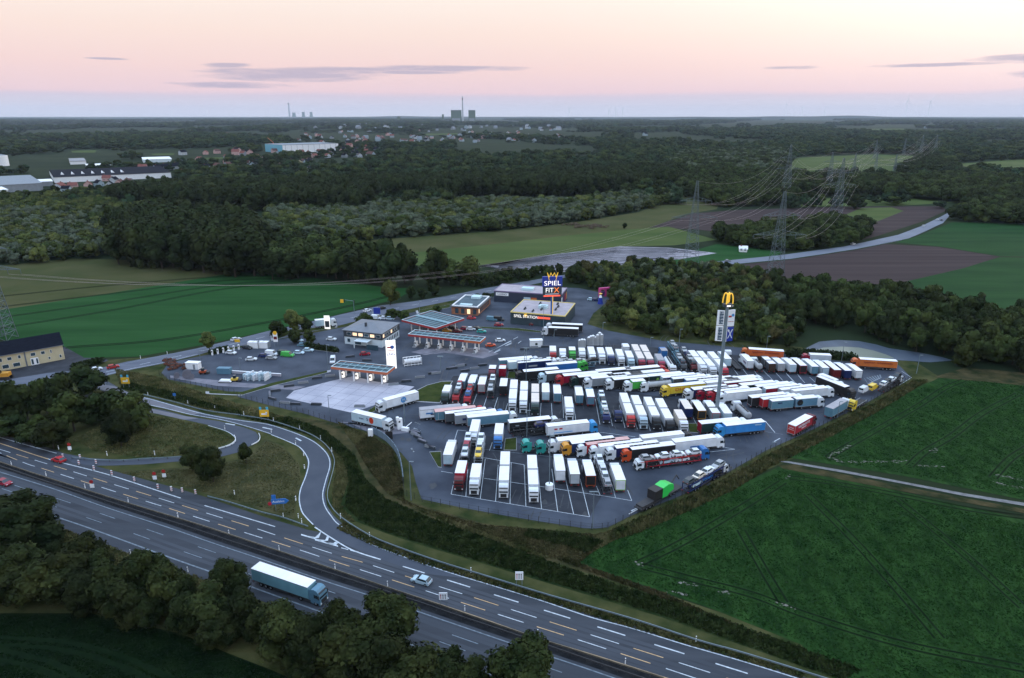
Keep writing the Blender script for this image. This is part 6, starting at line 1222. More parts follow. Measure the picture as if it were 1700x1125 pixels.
def box_sign(k,x,y,yt,w_,m,name,lab,posts=2,grp=None,txt=None,tm_=None,hs=None,rz=0,tsz=1):
    px,py=PX(k,x,y); X_,Y_=G(px,py); h=ztop(Y_,PX(k,0,yt)[1]); hs=hs or h*.55; q=thing(name,lab,'sign',(X_,Y_,.06),rz,grp)
    build('panel',MB().box(-w_/2,w_/2,-.06,.06,h-hs,h),m,q)
    for s in ((-1,1) if posts==2 else (0,)): build('post',MB().cyl((s*w_*.35,.1,0),(s*w_*.35,.1,h),.07,6),m_steel,q)
    if txt: lettering(txt,tsz,tm_ or m_black,q,(0,-.09,h-hs/2),(math.pi/2,0,0),depth=.01)
    return q,h
for k,x,y,yt,lb in (('FF',340,370,262,'yellow advance sign with two blue tops, left of the two at the ramp'),('GG',225,215,115,'yellow advance sign with two blue tops, right of the two at the ramp')):
    q,h=box_sign(k,x,y,yt,3.0,m_signy,'direction_sign',lb,hs=2.4,grp='yellow direction signs at the ramp'); b=MB().box(-.9,.9,-.1,-.06,h-1.7,h-1.2).box(.5,1.0,-.1,-.06,h-1.5,h-.7); build('white_arrow',b,m_signw,q)
    for s in (-1,1): build('blue_top',MB().box(s*1.1-.35,s*1.1+.35,-.05,.05,h+.05,h+1.0),mat('sign_cyan',(.06,.36,.55),.4),q)
q,h=box_sign('FF',793,478,410,1.0,mat('sign_cyan2',(.02,.14,.45),.4),'round_sign','small round blue sign beside the worn ramp',posts=1,hs=1.0)
px,py=PX('c7',1128,165); X_,Y_=G(px,py); q=thing('arrow_sign','blue arrow sign for the exit on the mown triangle','sign',(X_,Y_,.06),R(8)); q_=MB().add([(-1.8,-.06,2.0),(1.7,-.06,2.0),(2.5,-.06,2.7),(1.7,-.06,3.4),(-1.8,-.06,3.4),(-1.8,.06,2.0),(1.7,.06,2.0),(2.5,.06,2.7),(1.7,.06,3.4),(-1.8,.06,3.4)],[(0,1,2,3,4),(9,8,7,6,5)]+[(i,5+i,5+(i+1)%5,(i+1)%5) for i in range(5)]); build('arrow_panel',q_,mat('sign_cyan2',(.02,.14,.45),.4),q); lettering('Ausfahrt',.85,m_signw,q,(-.05,-.09,2.7),(math.pi/2,0,0),depth=.01); build('number_plate',MB().box(-1.6,-.6,-.06,.06,3.5,4.6),mat('sign_cyan2',(.02,.14,.45),.4),q); build('red_disc',MB().cyl((-2.2,-.06,2.2),(-2.2,.06,2.2),.5,12),RW,q); build('post',MB().cyl((-.9,.1,0),(-.9,.1,3.5),.08,6).cyl((1.0,.1,0),(1.0,.1,3.4),.08,6),m_steel,q)
for k,x,y,yt,lb in (('D',630,300,165,'white lane guidance sign beyond the upper guardrail'),('C',1330,930,810,'white lane guidance sign on the median barrier')):
    q,h=box_sign(k,x,y,yt,1.7,m_signw,'lane_sign',lb,posts=2,grp='white lane guidance signs'); 
    for i in range(3): build('lane_arrow',MB().box(-.55+i*.45,-.42+i*.45,-.08,-.06,h*.52,h*.88).box(-.63+i*.45,-.34+i*.45,-.08,-.06,h*.80,h*.84),m_black if i else RW,q)
q,h=box_sign('s5',222,560,460,1.9,m_signw,'menu_sign','yellow topped white sign board by the car park',posts=2); build('yellow_disc',MB().cyl((0,-.1,h),(0,.05,h),.85,12),m_signy,q); build('dark_mark',MB().box(-.7,.7,-.1,-.06,h*.6,h*.78),paint('darkred'),q)
q,h=box_sign('s5',540,435,352,2.6,m_litw,'price_pillar','white price pillar between the road and the station',posts=2,hs=6.5); build('dark_display',MB().box(-1.0,1.0,-.12,-.06,h-5.6,h-2.6),m_clad,q)
q,h=box_sign('j6',458,600,515,2.2,m_signy,'place_sign','small yellow place name sign on the verge',posts=2,hs=1.3)
# traffic light gantry
X_,Y_=GK('j1',340,285); q=thing('traffic_light','curved traffic light mast with two signals over the road junction','traffic light',(X_,Y_,.09),0); build('mast',MB().cyl((0,0,0),(0,0,6.5),.14,8).cyl((0,0,6.5),(-4.5,0,7.2),.1,6),m_steel,q); build('signal_head',MB().box(-4.7,-4.3,-.2,.2,6.2,7.3),m_black,q); build('signal_head',MB().box(.1,.5,-.2,.2,5.5,7.2),m_black,q); build('yellow_panel',MB().box(-6.6,-5.0,-.06,.06,5.6,7.4),m_signy,q)
# beacons, delineators
BC=[('A',880,565,'B'),('A',1047,612,'B'),('A',1258,672,'B'),('A',1478,740,'B'),('A',1605,765,'B'),('B',28,425,'B'),('B',130,437,'B'),('B',253,455,'B'),('A',900,508,'B'),('A',752,462,'B'),('A',592,455,'B'),('A',740,515,'B')]
for i,(k,x,y,_) in enumerate(sorted(BC,key=lambda t:PX(t[0],t[1],t[2])[0])):
    X_,Y_=GK(k,x,y); q=thing('warning_beacon','red and white striped warning beacon, %s from the left along the closed shoulder'%ordn(i),'beacon',(X_,Y_,.065),R(15),'warning beacons on the closed shoulder'); build('foot',MB().box(-.4,.4,-.25,.25,0,.12),m_black,q); build('blade',MB().box(-.22,.22,-.04,.04,.12,1.5),m_signw,q); build('red_stripe',MB().box(-.225,.225,-.05,.05,.35,.6).box(-.225,.225,-.05,.05,.95,1.2),RW,q)
for i,(k,x,y) in enumerate((('A',658,392),('A',868,748),('A',1540,648),('A',1452,670))):
    X_,Y_=GK(k,x,y); q=thing('roadworks_sign','roadworks sign with red disc over white panel, %s from the left'%ordn(i),'sign',(X_,Y_,.06),R(10),'roadworks signs'); build('post',MB().cyl((0,0,0),(0,0,3),.05,6),m_steel,q); build('white_panel',MB().box(-.5,.5,-.06,-.02,.6,1.7),m_signw,q); build('red_disc',MB().cyl((0,-.06,2.4),(0,-.02,2.4),.5,12),RW,q)
dz={}
DL=[('A',550,372),('A',1003,430),('A',1447,425),('A',110,520),('A',433,620),('A',797,735),('A',1200,865),('A',1663,1010),('B',565,832),('B',1033,980),('B',88,668),('B',1073,672),('B',1213,675),('B',1187,515),('B',1268,215),('B',1262,95),('B',1607,680),('B',1525,60),('C',370,112),('C',640,290),('C',318,590),('C',808,750),('C',1530,980),('C',1585,625),('D',180,172),('D',120,530),('D',803,755),('D',1620,1025),('E',592,790),('FF',540,432),('FF',912,508),('FF',1165,560),('FF',1435,615),('FF',1257,748),('FF',470,85),('FF',720,45),('FF',603,985),('FF',157,988),('GG',305,222),('GG',550,300),('GG',745,390),('GG',285,330),('GG',512,440),('GG',588,540),('GG',597,665),('GG',515,960),('GG',850,500),('c7',1217,215),('c7',946,100),('c7',758,412),('c7',527,342)]
for i,(k,x,y) in enumerate(sorted(DL,key=lambda t:PX(t[0],t[1],t[2])[0])):
    X_,Y_=GK(k,x,y); wh='motorway' if PX(k,x,y)[1]>770 else 'ramps'; dz[wh]=dz.get(wh,0)+1; q=thing('delineator_post','white roadside post with black band, %s from the left along the %s'%(ordn(dz[wh]-1),wh),'road post',(X_,Y_,.06),0,'white roadside posts'); build('post',MB().box(-.08,.08,-.07,.07,0,1.3),m_signw,q); build('black_band',MB().box(-.085,.085,-.075,.075,.95,1.15),m_black,q)
# guard rails
def guard(lineP,lab,m=m_steel,ps=4.0,h=.75,w_=.12,grp='guardrails'):
    l=lineP; q=thing('guardrail',lab,'guardrail',(0,0,0),0,grp); b=MB(); a=offs(l,w_/2); c=offs(l,-w_/2); n=len(l)
    b.add([(x,y,h-.32) for x,y in a]+[(x,y,h-.32) for x,y in c]+[(x,y,h) for x,y in c]+[(x,y,h) for x,y in a],[(i+j*n,i+1+j*n,i+1+((j+1)%4)*n,i+((j+1)%4)*n) for i in range(n-1) for j in range(4)]); build('rail',b,m,q)
    pp=resample(l,ps); pm=MB().box(-.07,.07,-.07,.07,0,h-.1).mesh('post',m_chas)
    for x,y in pp[:100]: obj('post',pm,q,(x,y,.05))
    if len(pp)>100:
        b=MB(); 
        for x,y in pp[100:]: b.box(x-.07,x+.07,y-.07,y+.07,.05,h-.1)
        o=build('far_posts',b,m_chas,q); o['kind']='stuff'
m_rail=mat('weathered_rail',(.10,.13,.155),.5,metal=.3,var=.15,scale=1)
guard(pline([(-60,750.5),(0,769.3),(70,792.6),(140,815),(211,837.5),(300,864.5),(365,885),(465,918.5),(571,954),(642,978),(731,1008),(798,1031),(892,1063),(998,1096.5),(1101,1129)],4),'median guardrail with yellow line at its foot, northern side',mat('rusty_rail',(.12,.10,.07),.6,var=.3,scale=1),2.9)
guard(pline([(-60,757),(0,776),(70,799.5),(140,822),(211,845.5),(300,873.5),(400,907),(500,939.5),(571,962.6),(651,988.4),(713,1009),(750,1022),(901,1072.8),(998.8,1106.6),(1080,1134)],4),'median guardrail on the southern carriageway side',m_chas,2.9)
b=MB(); la_=pline([(-60,750.5),(0,769.3),(70,792.6),(140,815),(211,837.5),(300,864.5),(365,885),(465,918.5),(571,954),(642,978),(731,1008),(798,1031),(892,1063),(998,1096.5),(1101,1129)],4); 
guard(pline([(400,691.5),(444,699),(490,713),(523,727),(544,744),(554,761),(555,775.5),(549,800),(544,820),(547,838),(566,861),(613.7,891.5),(660,911),(731,936),(800,957.3),(831.7,967),(910,991),(1050,1031),(1156.6,1066),(1227.7,1085.8),(1334,1118.7),(1420,1146)],6),'long guardrail along the outer ramp curve and the motorway shoulder')
guard(pline([(239,657),(292,670),(342,683.5),(398.8,691)],4),'guardrail beside the worn ramp under the ditch')
guard(pline([(120,762),(185,767),(239,764),(302,760.5),(345,754)],4),'guardrail at the lower edge of the junction wood')
guard(pline([(345,826.5),(380,836),(431,852),(470,862),(512,877)],4),'short guardrail between the mown triangle and the motorway')
guard(pline([(363,747),(378,742.5),(388,737),(391.5,731),(389,725)],4),'pale curved guardrail inside the loop ramp',m_cwhite,2)
guard(pline([(430,722),(432,728),(429,735),(418,741)],4),'pale curved guardrail outside the loop ramp',m_cwhite,2)
# fence round the truck park
def fence(pix,lab,h=1.9,sp=2.6):
    l=[G(*q) for q in pix]; q=thing('mesh_fence',lab,'fence',(0,0,0),0,'fence sections round the truck park'); pp=resample(l,sp)[:100]; pm=MB().box(-.05,.05,-.05,.05,0,h).mesh('post',m_black)
    for x,y in pp: obj('post',pm,q,(x,y,.05))
    b=MB(); 
    for z in (.3,1.0,1.75):
        for p_,q_ in zip(l,l[1:]): b.cyl((p_[0],p_[1],z),(q_[0],q_[1],z),.02,4)
    build('fence_wire',b,m_black,q)
fence([(400,661),(444,671.5),(506.6,686.5),(545.7,699.5),(613.3,719)],'dark fence from the lane end to the gate')
fence([(668,800),(672,822),(700,833),(768.5,846),(837,858.5),(895.6,868.5),(985,880.5),(1009,878)],'dark fence below the front row of trucks')
fence([(1009,878),(1048,858.5),(1126,827),(1204,789.5),(1270,752)],'dark fence at the lower right edge by the crop field')
fence([(1270,752),(1348,716),(1446,667.5),(1514,628)],'dark fence at the upper right edge by the crop field')
fence([(265,622),(280,633),(389,654),(400,661)],'dark fence under the cable drum yard')
# grey curved sheet wall at the gate
l=pline([(617,718),(634,727),(649,740),(661,758),(667,780),(670,803)],6); q=thing('sheet_wall','curved grey sheet wall at the gate above the ditch','wall',(0,0,0),0); b=MB(); a=offs(l,.08); c=offs(l,-.08); n=len(l); b.add([(x,y,0) for x,y in a]+[(x,y,0) for x,y in c]+[(x,y,2.2) for x,y in c]+[(x,y,2.2) for x,y in a],[(i+j*n,i+1+j*n,i+1+((j+1)%4)*n,i+((j+1)%4)*n) for i in range(n-1) for j in range(4)]); build('wall_sheet',b,mat('grey_blue_sheet',(.12,.17,.22),.6),q); b=MB(); [b.box(x-.08,x+.08,y-.08,y+.08,0,2.3) for x,y in resample(l,3)]; build('wall_post',b,m_chas,q)
# gate kiosk etc
X_,Y_=GK('j8',1105,660); q=thing('gate_pillar','white ticket pillar on the gate island','pillar',(X_,Y_,.1),R(30)); build('pillar',MB().box(-.8,.8,-.5,.5,0,3.6).box(-1,-.2,-.55,.55,3.0,4.2),m_signw,q); build('screen',MB().box(-.5,.1,-.53,-.5,2.4,3.0),m_black,q)
X_,Y_=GK('j8',918,850); q=thing('black_sign','black sign panel beside the gate barrier','sign',(X_,Y_,.1),0); build('panel',MB().box(-1.1,1.1,-.15,.15,.3,2.8),m_black,q); build('post',MB().box(-.1,.1,-.1,.1,0,.3),m_steel,q)
X_,Y_=GK('j8',590,790); q=thing('white_cabinet','white cabinet at the fence by the gate','cabinet',(X_,Y_,.1),0); build('cabinet_body',MB().box(-.7,.7,-.5,.5,0,2.4),m_cwhite,q); build('cabinet_door',MB().box(-.6,.6,-.53,-.5,.1,2.2),m_signw,q)
X_,Y_=GK('j8',1200,690); q=thing('barrier_block','white barrier housing at the tip of the gate island','barrier',(X_,Y_,.1),R(-20)); build('housing',MB().box(-1.2,1.2,-.5,.5,0,1.1),m_signw,q); build('boom',MB().box(-.1,.1,.5,4.2,.9,1.05),m_signw,q)
# kerb logs along the lane
logs=[('s5',215,825,20),('s5',180,845,-70),('s5',195,875,-30),('s5',300,795,20),('s5',388,775,18),('s5',340,908,-5),('s5',470,910,-5),('s5',275,900,-10),('s5',475,745,20),('s5',555,732,15),('s5',655,710,12),('s5',740,922,0),('s5',785,635,0),('s5',680,612,20),('s5',1195,715,20),('s5',1320,685,20),('s5',1375,665,20),('s5',1115,740,15),('s5',1030,765,12),('s5',950,785,12),('s6',90,715,22),('s6',180,685,22),('s6',240,670,20),('s6',270,700,20),('s6',330,685,18),('s6',380,665,18),('s6',700,555,5),('s6',640,565,5),('s6',770,550,5),('j8',980,590,-35),('j8',1350,750,-38),('j8',1430,830,-38),('j8',1500,890,-38),('j8',1640,1000,-38),('s5',1090,1085,-35),('o3',100,835,-38),('o3',160,895,-38),('o3',225,940,-30)]
logs.sort(key=lambda t:(PX(*t[:3])[0]>=600,PX(*t[:3])[0]))
for i,(k,x,y,rz_) in enumerate(logs):
    X_,Y_=GK(k,x,y); px=PX(k,x,y); q=thing('concrete_barrier',('%s dark boundary block from the left beside the pale apron'%ordn(i) if px[0]<600 else '%s dark boundary block from the left on the truck lane edge'%ordn(i-12)),'barrier block',(X_,Y_,.1),R(rz_),'boundary blocks along the lanes'); build('block',MB().prism([(-1.9,0),(-1.8,.8),(1.8,.8),(1.9,0)],-.3,.3),m_clad if i%3 else m_greyw,q); build('top_band',MB().box(-1.5,1.5,-.2,.2,.8,.9),m_pav,q)
# cable drum yard
def cyard():
    for i,(x,y,c_,w_,r_) in enumerate(((945,570,'brown',1.4,1.0),(1000,570,'blue',1.8,1.6),(1025,575,'brown',1.3,.9))):
        X_,Y_=GK('c4',x,y); q=thing('cable_drum','%s cable drum in the storage yard, %s from the left'%(('large blue' if c_=='blue' else 'small dark'),ordn(i)),'cable drum',(X_,Y_,.1),R(20),'cable drums'); build('drum_core',MB().cyl((0,-w_*.4,r_),(0,w_*.4,r_),r_*.6,12),paint(c_),q)
        for s in (-1,1): build('drum_flange',MB().cyl((0,s*w_*.5-.06,r_),(0,s*w_*.5+.06,r_),r_,14),m_pav,q)
    X_,Y_=GK('c4',1035,520); q=thing('site_container','white site cabin in the storage yard','container',(X_,Y_,.1),R(-8)); build('cabin_body',MB().box(-2.6,2.6,-1.2,1.2,0,2.6),m_cwhite,q); build('cabin_roof',MB().box(-2.7,2.7,-1.3,1.3,2.6,2.75),m_signw,q); build('cabin_door',MB().box(.5,1.4,-1.23,-1.2,.1,2.1),m_greyw,q)
    for x,lb in ((1357,'left of two white containers under the roadside tree'),(1408,'right of two white containers under the roadside tree')):
        X_,Y_=GK('c4',x,408); q=thing('container',lb,'container',(X_,Y_,.1),R(-6),'white containers'); build('container_body',MB().box(-2.4,2.4,-1.2,1.2,0,2.7),m_cwhite,q); build('container_rib',MB().box(-2.45,-2.35,-1.25,1.25,0,2.75).box(2.35,2.45,-1.25,1.25,0,2.75).box(-.05,.05,-1.22,1.22,2.7,2.74),m_greyw,q)
    X_,Y_=GK('c4',1200,545); q=thing('container','dark blue grey container by the low wall of the yard','container',(X_,Y_,.1),R(-4)); build('container_body',MB().box(-2.6,2.6,-1.1,1.1,0,2.3),paint('steelblue'),q); build('container_door',MB().box(-2.65,-2.6,-1,1,.1,2.2),m_clad,q)
    a=GK('c4',1240,545); b_=GK('c4',1500,562); d_=math.hypot(b_[0]-a[0],b_[1]-a[1]); q=thing('low_wall','low pale wall behind the white sacks','wall',(a[0],a[1],.1),math.atan2(b_[1]-a[1],b_[0]-a[0])); build('wall_block',MB().box(0,d_,-.2,.2,0,1.0),m_conc,q); build('coping',MB().box(0,d_,-.25,.25,1.0,1.1),m_signw,q)
    sh=random.Random(4)
    for i in range(13):
        x=1315+i*10; X_,Y_=GK('c4',x,572+ (i%3)*4); q=thing('upright_sack','%s of the white upright panels stacked in the yard'%ordn(i),'panel stack',(X_,Y_,.1),R(70+sh.uniform(-8,8)),'white panels in the yard'); h=2.4+sh.uniform(-.4,.5)
        build('white_panel',MB().box(-1.4,1.4,-.25,.25,0,h),paint('white' if i%2 else 'paleblue'),q); build('panel_rib',MB().box(-1.3,1.3,-.3,-.25,h*.45,h*.55),m_signw,q)
    for k,x,y,c_,lb in (('c4',1085,548,'rust','rust red small loader in the storage yard'),('c4',1255,588,'yellow','small yellow roller beside a white boat shaped load')):
        X_,Y_=GK(k,x,y); q=thing('loader',lb,'machine',(X_,Y_,.1),R(10)); build('body',MB().box(-1.4,1.2,-.7,.7,.5,1.3),paint(c_),q); build('cab',MB().box(-.5,.5,-.6,.6,1.3,2.4),m_glass,q); build('bucket',MB().prism([(1.2,.2),(2.3,.2),(2.3,.8),(1.2,1.0)],-.9,.9),m_chas,q)
        for s in (-1,1):
            for xx in (-.8,.8): obj('wheel',cm('carwheel',f_cwh,m_tyre),q,(xx,s*.75,.33))
    X_,Y_=GK('c4',1205,592); q=thing('white_load','flat white load on the ground of the yard','pallet',(X_,Y_,.1),R(-5)); build('pallet',MB().box(-2.4,2.4,-1,1,0,.3),m_chas,q); build('cover',MB().prism([(-2.4,.3),(-2,.9),(1.8,.9),(2.4,.3)],-.95,.95),m_cwhite,q)
    for i in range(16):
        x,y=sh.uniform(880,1000),sh.uniform(475,525); X_,Y_=GK('c4',x,y); q=thing('scrap_bundle','%s rust brown bundle of rods in the heap at the yard end'%ordn(i),'scrap',(X_,Y_,.1),R(sh.uniform(0,180)),'rusty bundles in the yard'); b=MB()
        for j in range(5): b.cyl((-1.8,j*.3-.6,.3+.3*(j%2)),(1.8,j*.3-.6,.3+.3*(j%2)),.15,6)
        build('rods',b,mat('rusty_steel',(.12,.05,.035),.9,var=.3,scale=2),q); build('strap',MB().box(-.1,.1,-.9,.9,.1,.85),m_chas,q)
cyard()
# silver tanks by the wood edge
for i,(x,y,h) in enumerate(((435,160,3.0),(470,165,3.4),(505,160,3.2),(585,135,3.6),(620,130,4.0),(655,130,4.2),(690,130,3.6),(735,130,4.6),(765,125,5.4),(795,130,4.8))):
    X_,Y_=GK('c',x,y); q=thing('silver_cylinder','%s silver cylinder from the left behind the upper row'%ordn(i),'tank',(X_,Y_,.1),0,'silver cylinders behind the upper row'); build('cylinder',MB().cyl((0,0,0),(0,0,h),.85,12),paint('silver'),q); build('lid',MB().cyl((0,0,h),(0,0,h+.4),.6,10,.2),m_signw,q)
X_,Y_=GK('s6',712,545); q=thing('white_booth','white printed booth on the lane above the upper row','booth',(X_,Y_,.1),R(5)); build('booth_body',MB().box(-2.6,2.6,-1.2,1.2,0,3.0),m_cwhite,q); build('emblem',MB().box(-.5,.5,-1.23,-1.2,1.0,2.0),paint('darkgreen'),q); build('roof',MB().box(-2.8,2.8,-1.4,1.4,3.0,3.2),m_signw,q)
X_,Y_=GK('s5',465,430); q=thing('teal_truck_box','white and teal box truck on the road by the roadside tree','truck',(X_,Y_,.1),R(22)); bx=mk_box(q,0,7,'paleblue'); mk_cab(q,7.4,'white')
# hedges as plants
m_hedge=leafmat('hedge_leaves',(.010,.022,.008),(.035,.050,.018))
def hedge(pts,w_,h,lab,n=900):
    l=[GK(*q) for q in pts]; r=np.random.default_rng(len(lab)); L=resample(l,.25); q=thing('hedge',lab,'hedge',(0,0,0),0); b=MB()
    strip_=[]; a=offs(l,w_*.4); c=offs(l,-w_*.4); k=len(l); b.add([(x,y,.05) for x,y in a]+[(x,y,.05) for x,y in c]+[(x,y,h*.85) for x,y in c]+[(x,y,h*.85) for x,y in a],[(i+j*k,i+1+j*k,i+1+((j+1)%4)*k,i+((j+1)%4)*k) for i in range(k-1) for j in range(4)]); 
    for _ in range(n):
        x,y=L[r.integers(0,len(L))]; p=np.array([x,y,0])+np.array([r.uniform(-w_,w_)*.55,r.uniform(-w_,w_)*.55,r.uniform(.1,1.1)*h]); u=r.normal(size=3)*.28; v=r.normal(size=3)*.28; b.add([p-u-v,p+u-v,p+u+v,p-u+v],[(0,1,2,3)])
    build('foliage',b,m_hedge,q)
hedge([('s5',410,548),('s5',500,562),('s5',600,578)],1.6,1.6,'trimmed hedge at the right end of the car park')
hedge([('j5',1040,710),('j5',1200,670),('j5',1440,615)],2.2,2.0,'hedge before the yellow house forecourt')
hedge([('j6',150,690),('j6',330,640)],1.6,1.5,'low hedge behind the charging posts')
hedge([('o2',300,310),('o2',560,315),('o2',840,345)],3.5,2.4,'wild hedge between the upper row and the pond',1500)
# charging posts
for i,x in enumerate((160,225,290,350,412,470)):
    X_,Y_=GK('j6',x,700-i*13); q=thing('charging_post','white charging post, %s from the left at the car park edge'%ordn(i),'charging post',(X_,Y_,.1),0,'charging posts'); build('post',MB().box(-.3,.3,-.25,.25,0,2.2),m_signw,q); build('screen',MB().box(-.2,.2,-.27,-.25,1.2,1.9),m_black,q)
# orange excavator by the yellow house
X_,Y_=GK('j5',70,840); q=thing('excavator','orange excavator with dark tracks at the yard edge','excavator',(X_,Y_,.06),R(10)); build('upper_body',MB().box(-2,2,-1.3,1.3,1.2,2.6),paint('amber'),q); build('cab',MB().box(-1.9,-.5,-1.3,0,2.6,3.5),m_glass,q); build('boom',MB().cyl((-1.5,0,2.4),(-5.5,0,6.0),.35,6).cyl((-5.5,0,6.0),(-7.5,0,3.0),.28,6),paint('amber'),q)
for s in (-1,1): build('track',MB().box(-2.3,2.3,s*1.2-.4,s*1.2+.4,0,1.2),m_black,q)
# blue charging mast etc done; persons are too small in the photograph to tell
# ------------------------------------------------------------ pylons and cables
m_latt=mat('lattice_steel',(.09,.12,.13),.6,metal=.2); m_cable=mat('cable_aluminium',(.34,.28,.28),.4,metal=.3)
def pylon(px,pb,pt,lab,arms,wid=None,th=.14,rz=0):
    X_,Y_=G(px,pb); H_=ztop(Y_,pt); q=thing('lattice_pylon',lab,'pylon',(X_,Y_,.05),rz,'lattice power pylons'); w0=H_*.085; b=MB(); n=13
    def wd(t): return w0*(1-t)**1.0*.82+ (w0*.12 if t<.62 else w0*.12)
    for t0,t1 in zip(np.linspace(0,1,n+1)[:-1],np.linspace(0,1,n+1)[1:]):
        a,c=wd(t0),wd(t1); z0,z1=t0*H_,t1*H_
        for sx,sy in ((1,1),(1,-1),(-1,-1),(-1,1)): b.cyl((sx*a,sy*a,z0),(sx*c,sy*c,z1),th,4)
        for k in range(4):
            A=[(1,1),(1,-1),(-1,-1),(-1,1)][k];B=[(1,-1),(-1,-1),(-1,1),(1,1)][k]
            b.cyl((A[0]*a,A[1]*a,z0),(B[0]*c,B[1]*c,z1),th*.6,3); b.cyl((B[0]*a,B[1]*a,z0),(A[0]*c,A[1]*c,z1),th*.6,3); b.cyl((A[0]*c,A[1]*c,z1),(B[0]*c,B[1]*c,z1),th*.6,3)
    build('tower',b,m_latt,q); tips=[]
    for t,ln in arms:
        b=MB(); z=t*H_; w_=wd(t)
        for s in (-1,1):
            tip=(s*ln,0,z); 
            for sy in (-1,1): b.cyl((s*w_,sy*w_,z),tip,th*.8,4); b.cyl((s*w_,sy*w_,z+H_*.045),tip,th*.7,4)
            for f_ in (.3,.55,.78):
                x=s*(w_+(ln-w_)*f_); yy=w_*(1-f_); zz=z+H_*.045*(1-f_); b.cyl((x,yy,z),(x,-yy,zz),th*.5,3).cyl((x,-yy,z),(x,yy,zz),th*.5,3)
            tips.append((X_+math.cos(rz)*s*ln,Y_+math.sin(rz)*s*ln,z-2)); tips.append((X_+math.cos(rz)*s*ln*.6,Y_+math.sin(rz)*s*ln*.6,z-2))
            b.cyl((s*ln,0,z),(s*ln,0,z-2),.12,5); b.cyl((s*ln*.6,0,z),(s*ln*.6,0,z-2),.12,5)
        build('crossarm',b,m_latt,q)
    tips.append((X_,Y_,H_)); return q,tips
AR=[(.56,15),(.76,10.5)]
_,t1=pylon(1147,435,300,'lattice pylon standing left of the two nearest ones',AR,th=.12)
_,t2=pylon(1284,477,318,'lattice pylon, nearest one, rising over the ploughed field',AR,th=.12)
_,t3=pylon(1387,362,262,'lattice pylon behind the copse right of the nearest one',AR,th=.14)
far=[(1303,330,240,'pylon directly behind the nearest one'),(1374,318,252,'pylon left of the far meadow line'),(1415,297,254,'pylon at the near edge of the far meadow'),(1451,294,253,'pylon in the middle of the far meadow'),(1483,294,256,'pylon at the right edge of the far meadow'),(1527,262,224,'pylon beyond the far meadow'),(1551,256,223,'last pylon before the far woods'),(1452,262,232,'slim pylon above the far meadow'),(1500,256,230,'slim pylon right above the far meadow')]
ft=[pylon(a,b,c,d,AR,th=.15)[1] for a,b,c,d in far]
_,t0=pylon(8,563,395,'pylon cut off at the left edge beside the yellow house',[(.7,14),(.9,10)],th=.18)
def cable(a,b,sag,lab,rad=.075):
    n=18; pts=[]
    for i in range(n+1):
        t=i/n; pts.append(Vector((a[0]+(b[0]-a[0])*t,a[1]+(b[1]-a[1])*t,a[2]+(b[2]-a[2])*t-4*sag*t*(1-t))))
    m=MB(); 
    for p_,q_ in zip(pts,pts[1:]): m.cyl(p_,q_,rad,4)
    tag(build('power_cable',m,m_cable),lab,'cable','power cables')
def link(A,B,sag,lab,rad=.075,k=None):
    A=sorted(A,key=lambda p:(p[2],p[0])); B=sorted(B,key=lambda p:(p[2],p[0])); n=min(len(A),len(B)); n=min(n,k or n)
    for i,(a,b) in enumerate(zip(A[:n],B[:n])): cable(a,b,sag,'%s from the bottom, %s'%(ordn(i),lab),rad)
link(t2,t3,11,'pinkish cable, nearest pylon to the copse',.045); link(t3,ft[2],10,'cable from copse to far meadow',.05)
link(t1,ft[0],16,'cable from the left pylon over the ploughed field',.045); link(ft[0],ft[1],10,'cable between pylons before the far meadow',.06)
link(ft[1],ft[7],12,'cable climbing past the far meadow',.07); link(ft[2],ft[3],9,'cable over the far meadow',.06); link(ft[3],ft[5],14,'cable leaving the far meadow to the right',.07); link(ft[4],ft[6],14,'cable at the right end of the far meadow',.07)
link(t0,t1,20,'faint cable crossing before the poplar stand',.05,4)
P_off=[(x+330,y-90,z) for x,y,z in t1]
# ------------------------------------------------------------ far halls, houses, sheds
def hall(a,b,c,h,lab,mw,mr,gable=0,mfront=None):
    B,rz,lx,ly=frame_of(a,b,c,0,0,0); q=root('industrial_hall',lab,'hall',B,rz,.02); build('wall',MB().box(0,lx,0,ly,0,h),mw,q)
    if mfront: build('side_cladding',MB().box(-.3,0,0,ly,0,h+.3),mfront,q)
    if gable: b_=MB(); b_.add([(x,y,z) for x in (-.4,lx+.4) for y,z in ((-.5,h),(ly/2,h+gable),(ly+.5,h))],[(0,1,4,3),(1,2,5,4),(0,3,5,2),(0,2,1),(3,4,5)]); build('roof',b_,mr,q)
    else: build('roof',MB().box(-.4,lx+.4,-.4,ly+.4,h,h+.8),mr,q)
    return q,lx,ly
q,lx,ly=hall((441,251.5),(470,254),(549,249.5),20,'long white logistics hall before the far woods',m_cwhite,m_greyw,0,mat('pale_blue_cladding',(.12,.34,.44),.7))
for i in range(10): build('wall_joint',MB().box(lx*(i+.5)/10-.3,lx*(i+.5)/10+.3,-.2,0,0,20),m_greyw,q)
q,lx,ly=hall((83,290),(91,303.5),(288,296),8,'long dark roofed factory with white walls',m_cwhite,m_rooft,5)
for i in range(7): build('roof_light',MB().add([(lx*(.08+i*.085)-3,ly*.15,8.6),(lx*(.08+i*.085)+3,ly*.15,8.6),(lx*(.08+i*.085),ly*.30,12.2),(lx*(.08+i*.085),ly*.15,12.2)],[(0,1,3),(0,3,2),(1,2,3)]),m_cwhite,q)
hall((-30,305),(-20,321),(70,314),9,'grey flat roofed works hall at the left edge',m_greyw,m_greyw); hall((10,302),(14,305),(49,303),6,'small pale hall behind the grey works hall',mat('pale_blue_cladding',(.12,.34,.44),.7),m_cwhite); hall((52,306),(54,310),(88,307),6,'low white roofed shed between hall and factory',m_greyw,m_cwhite)
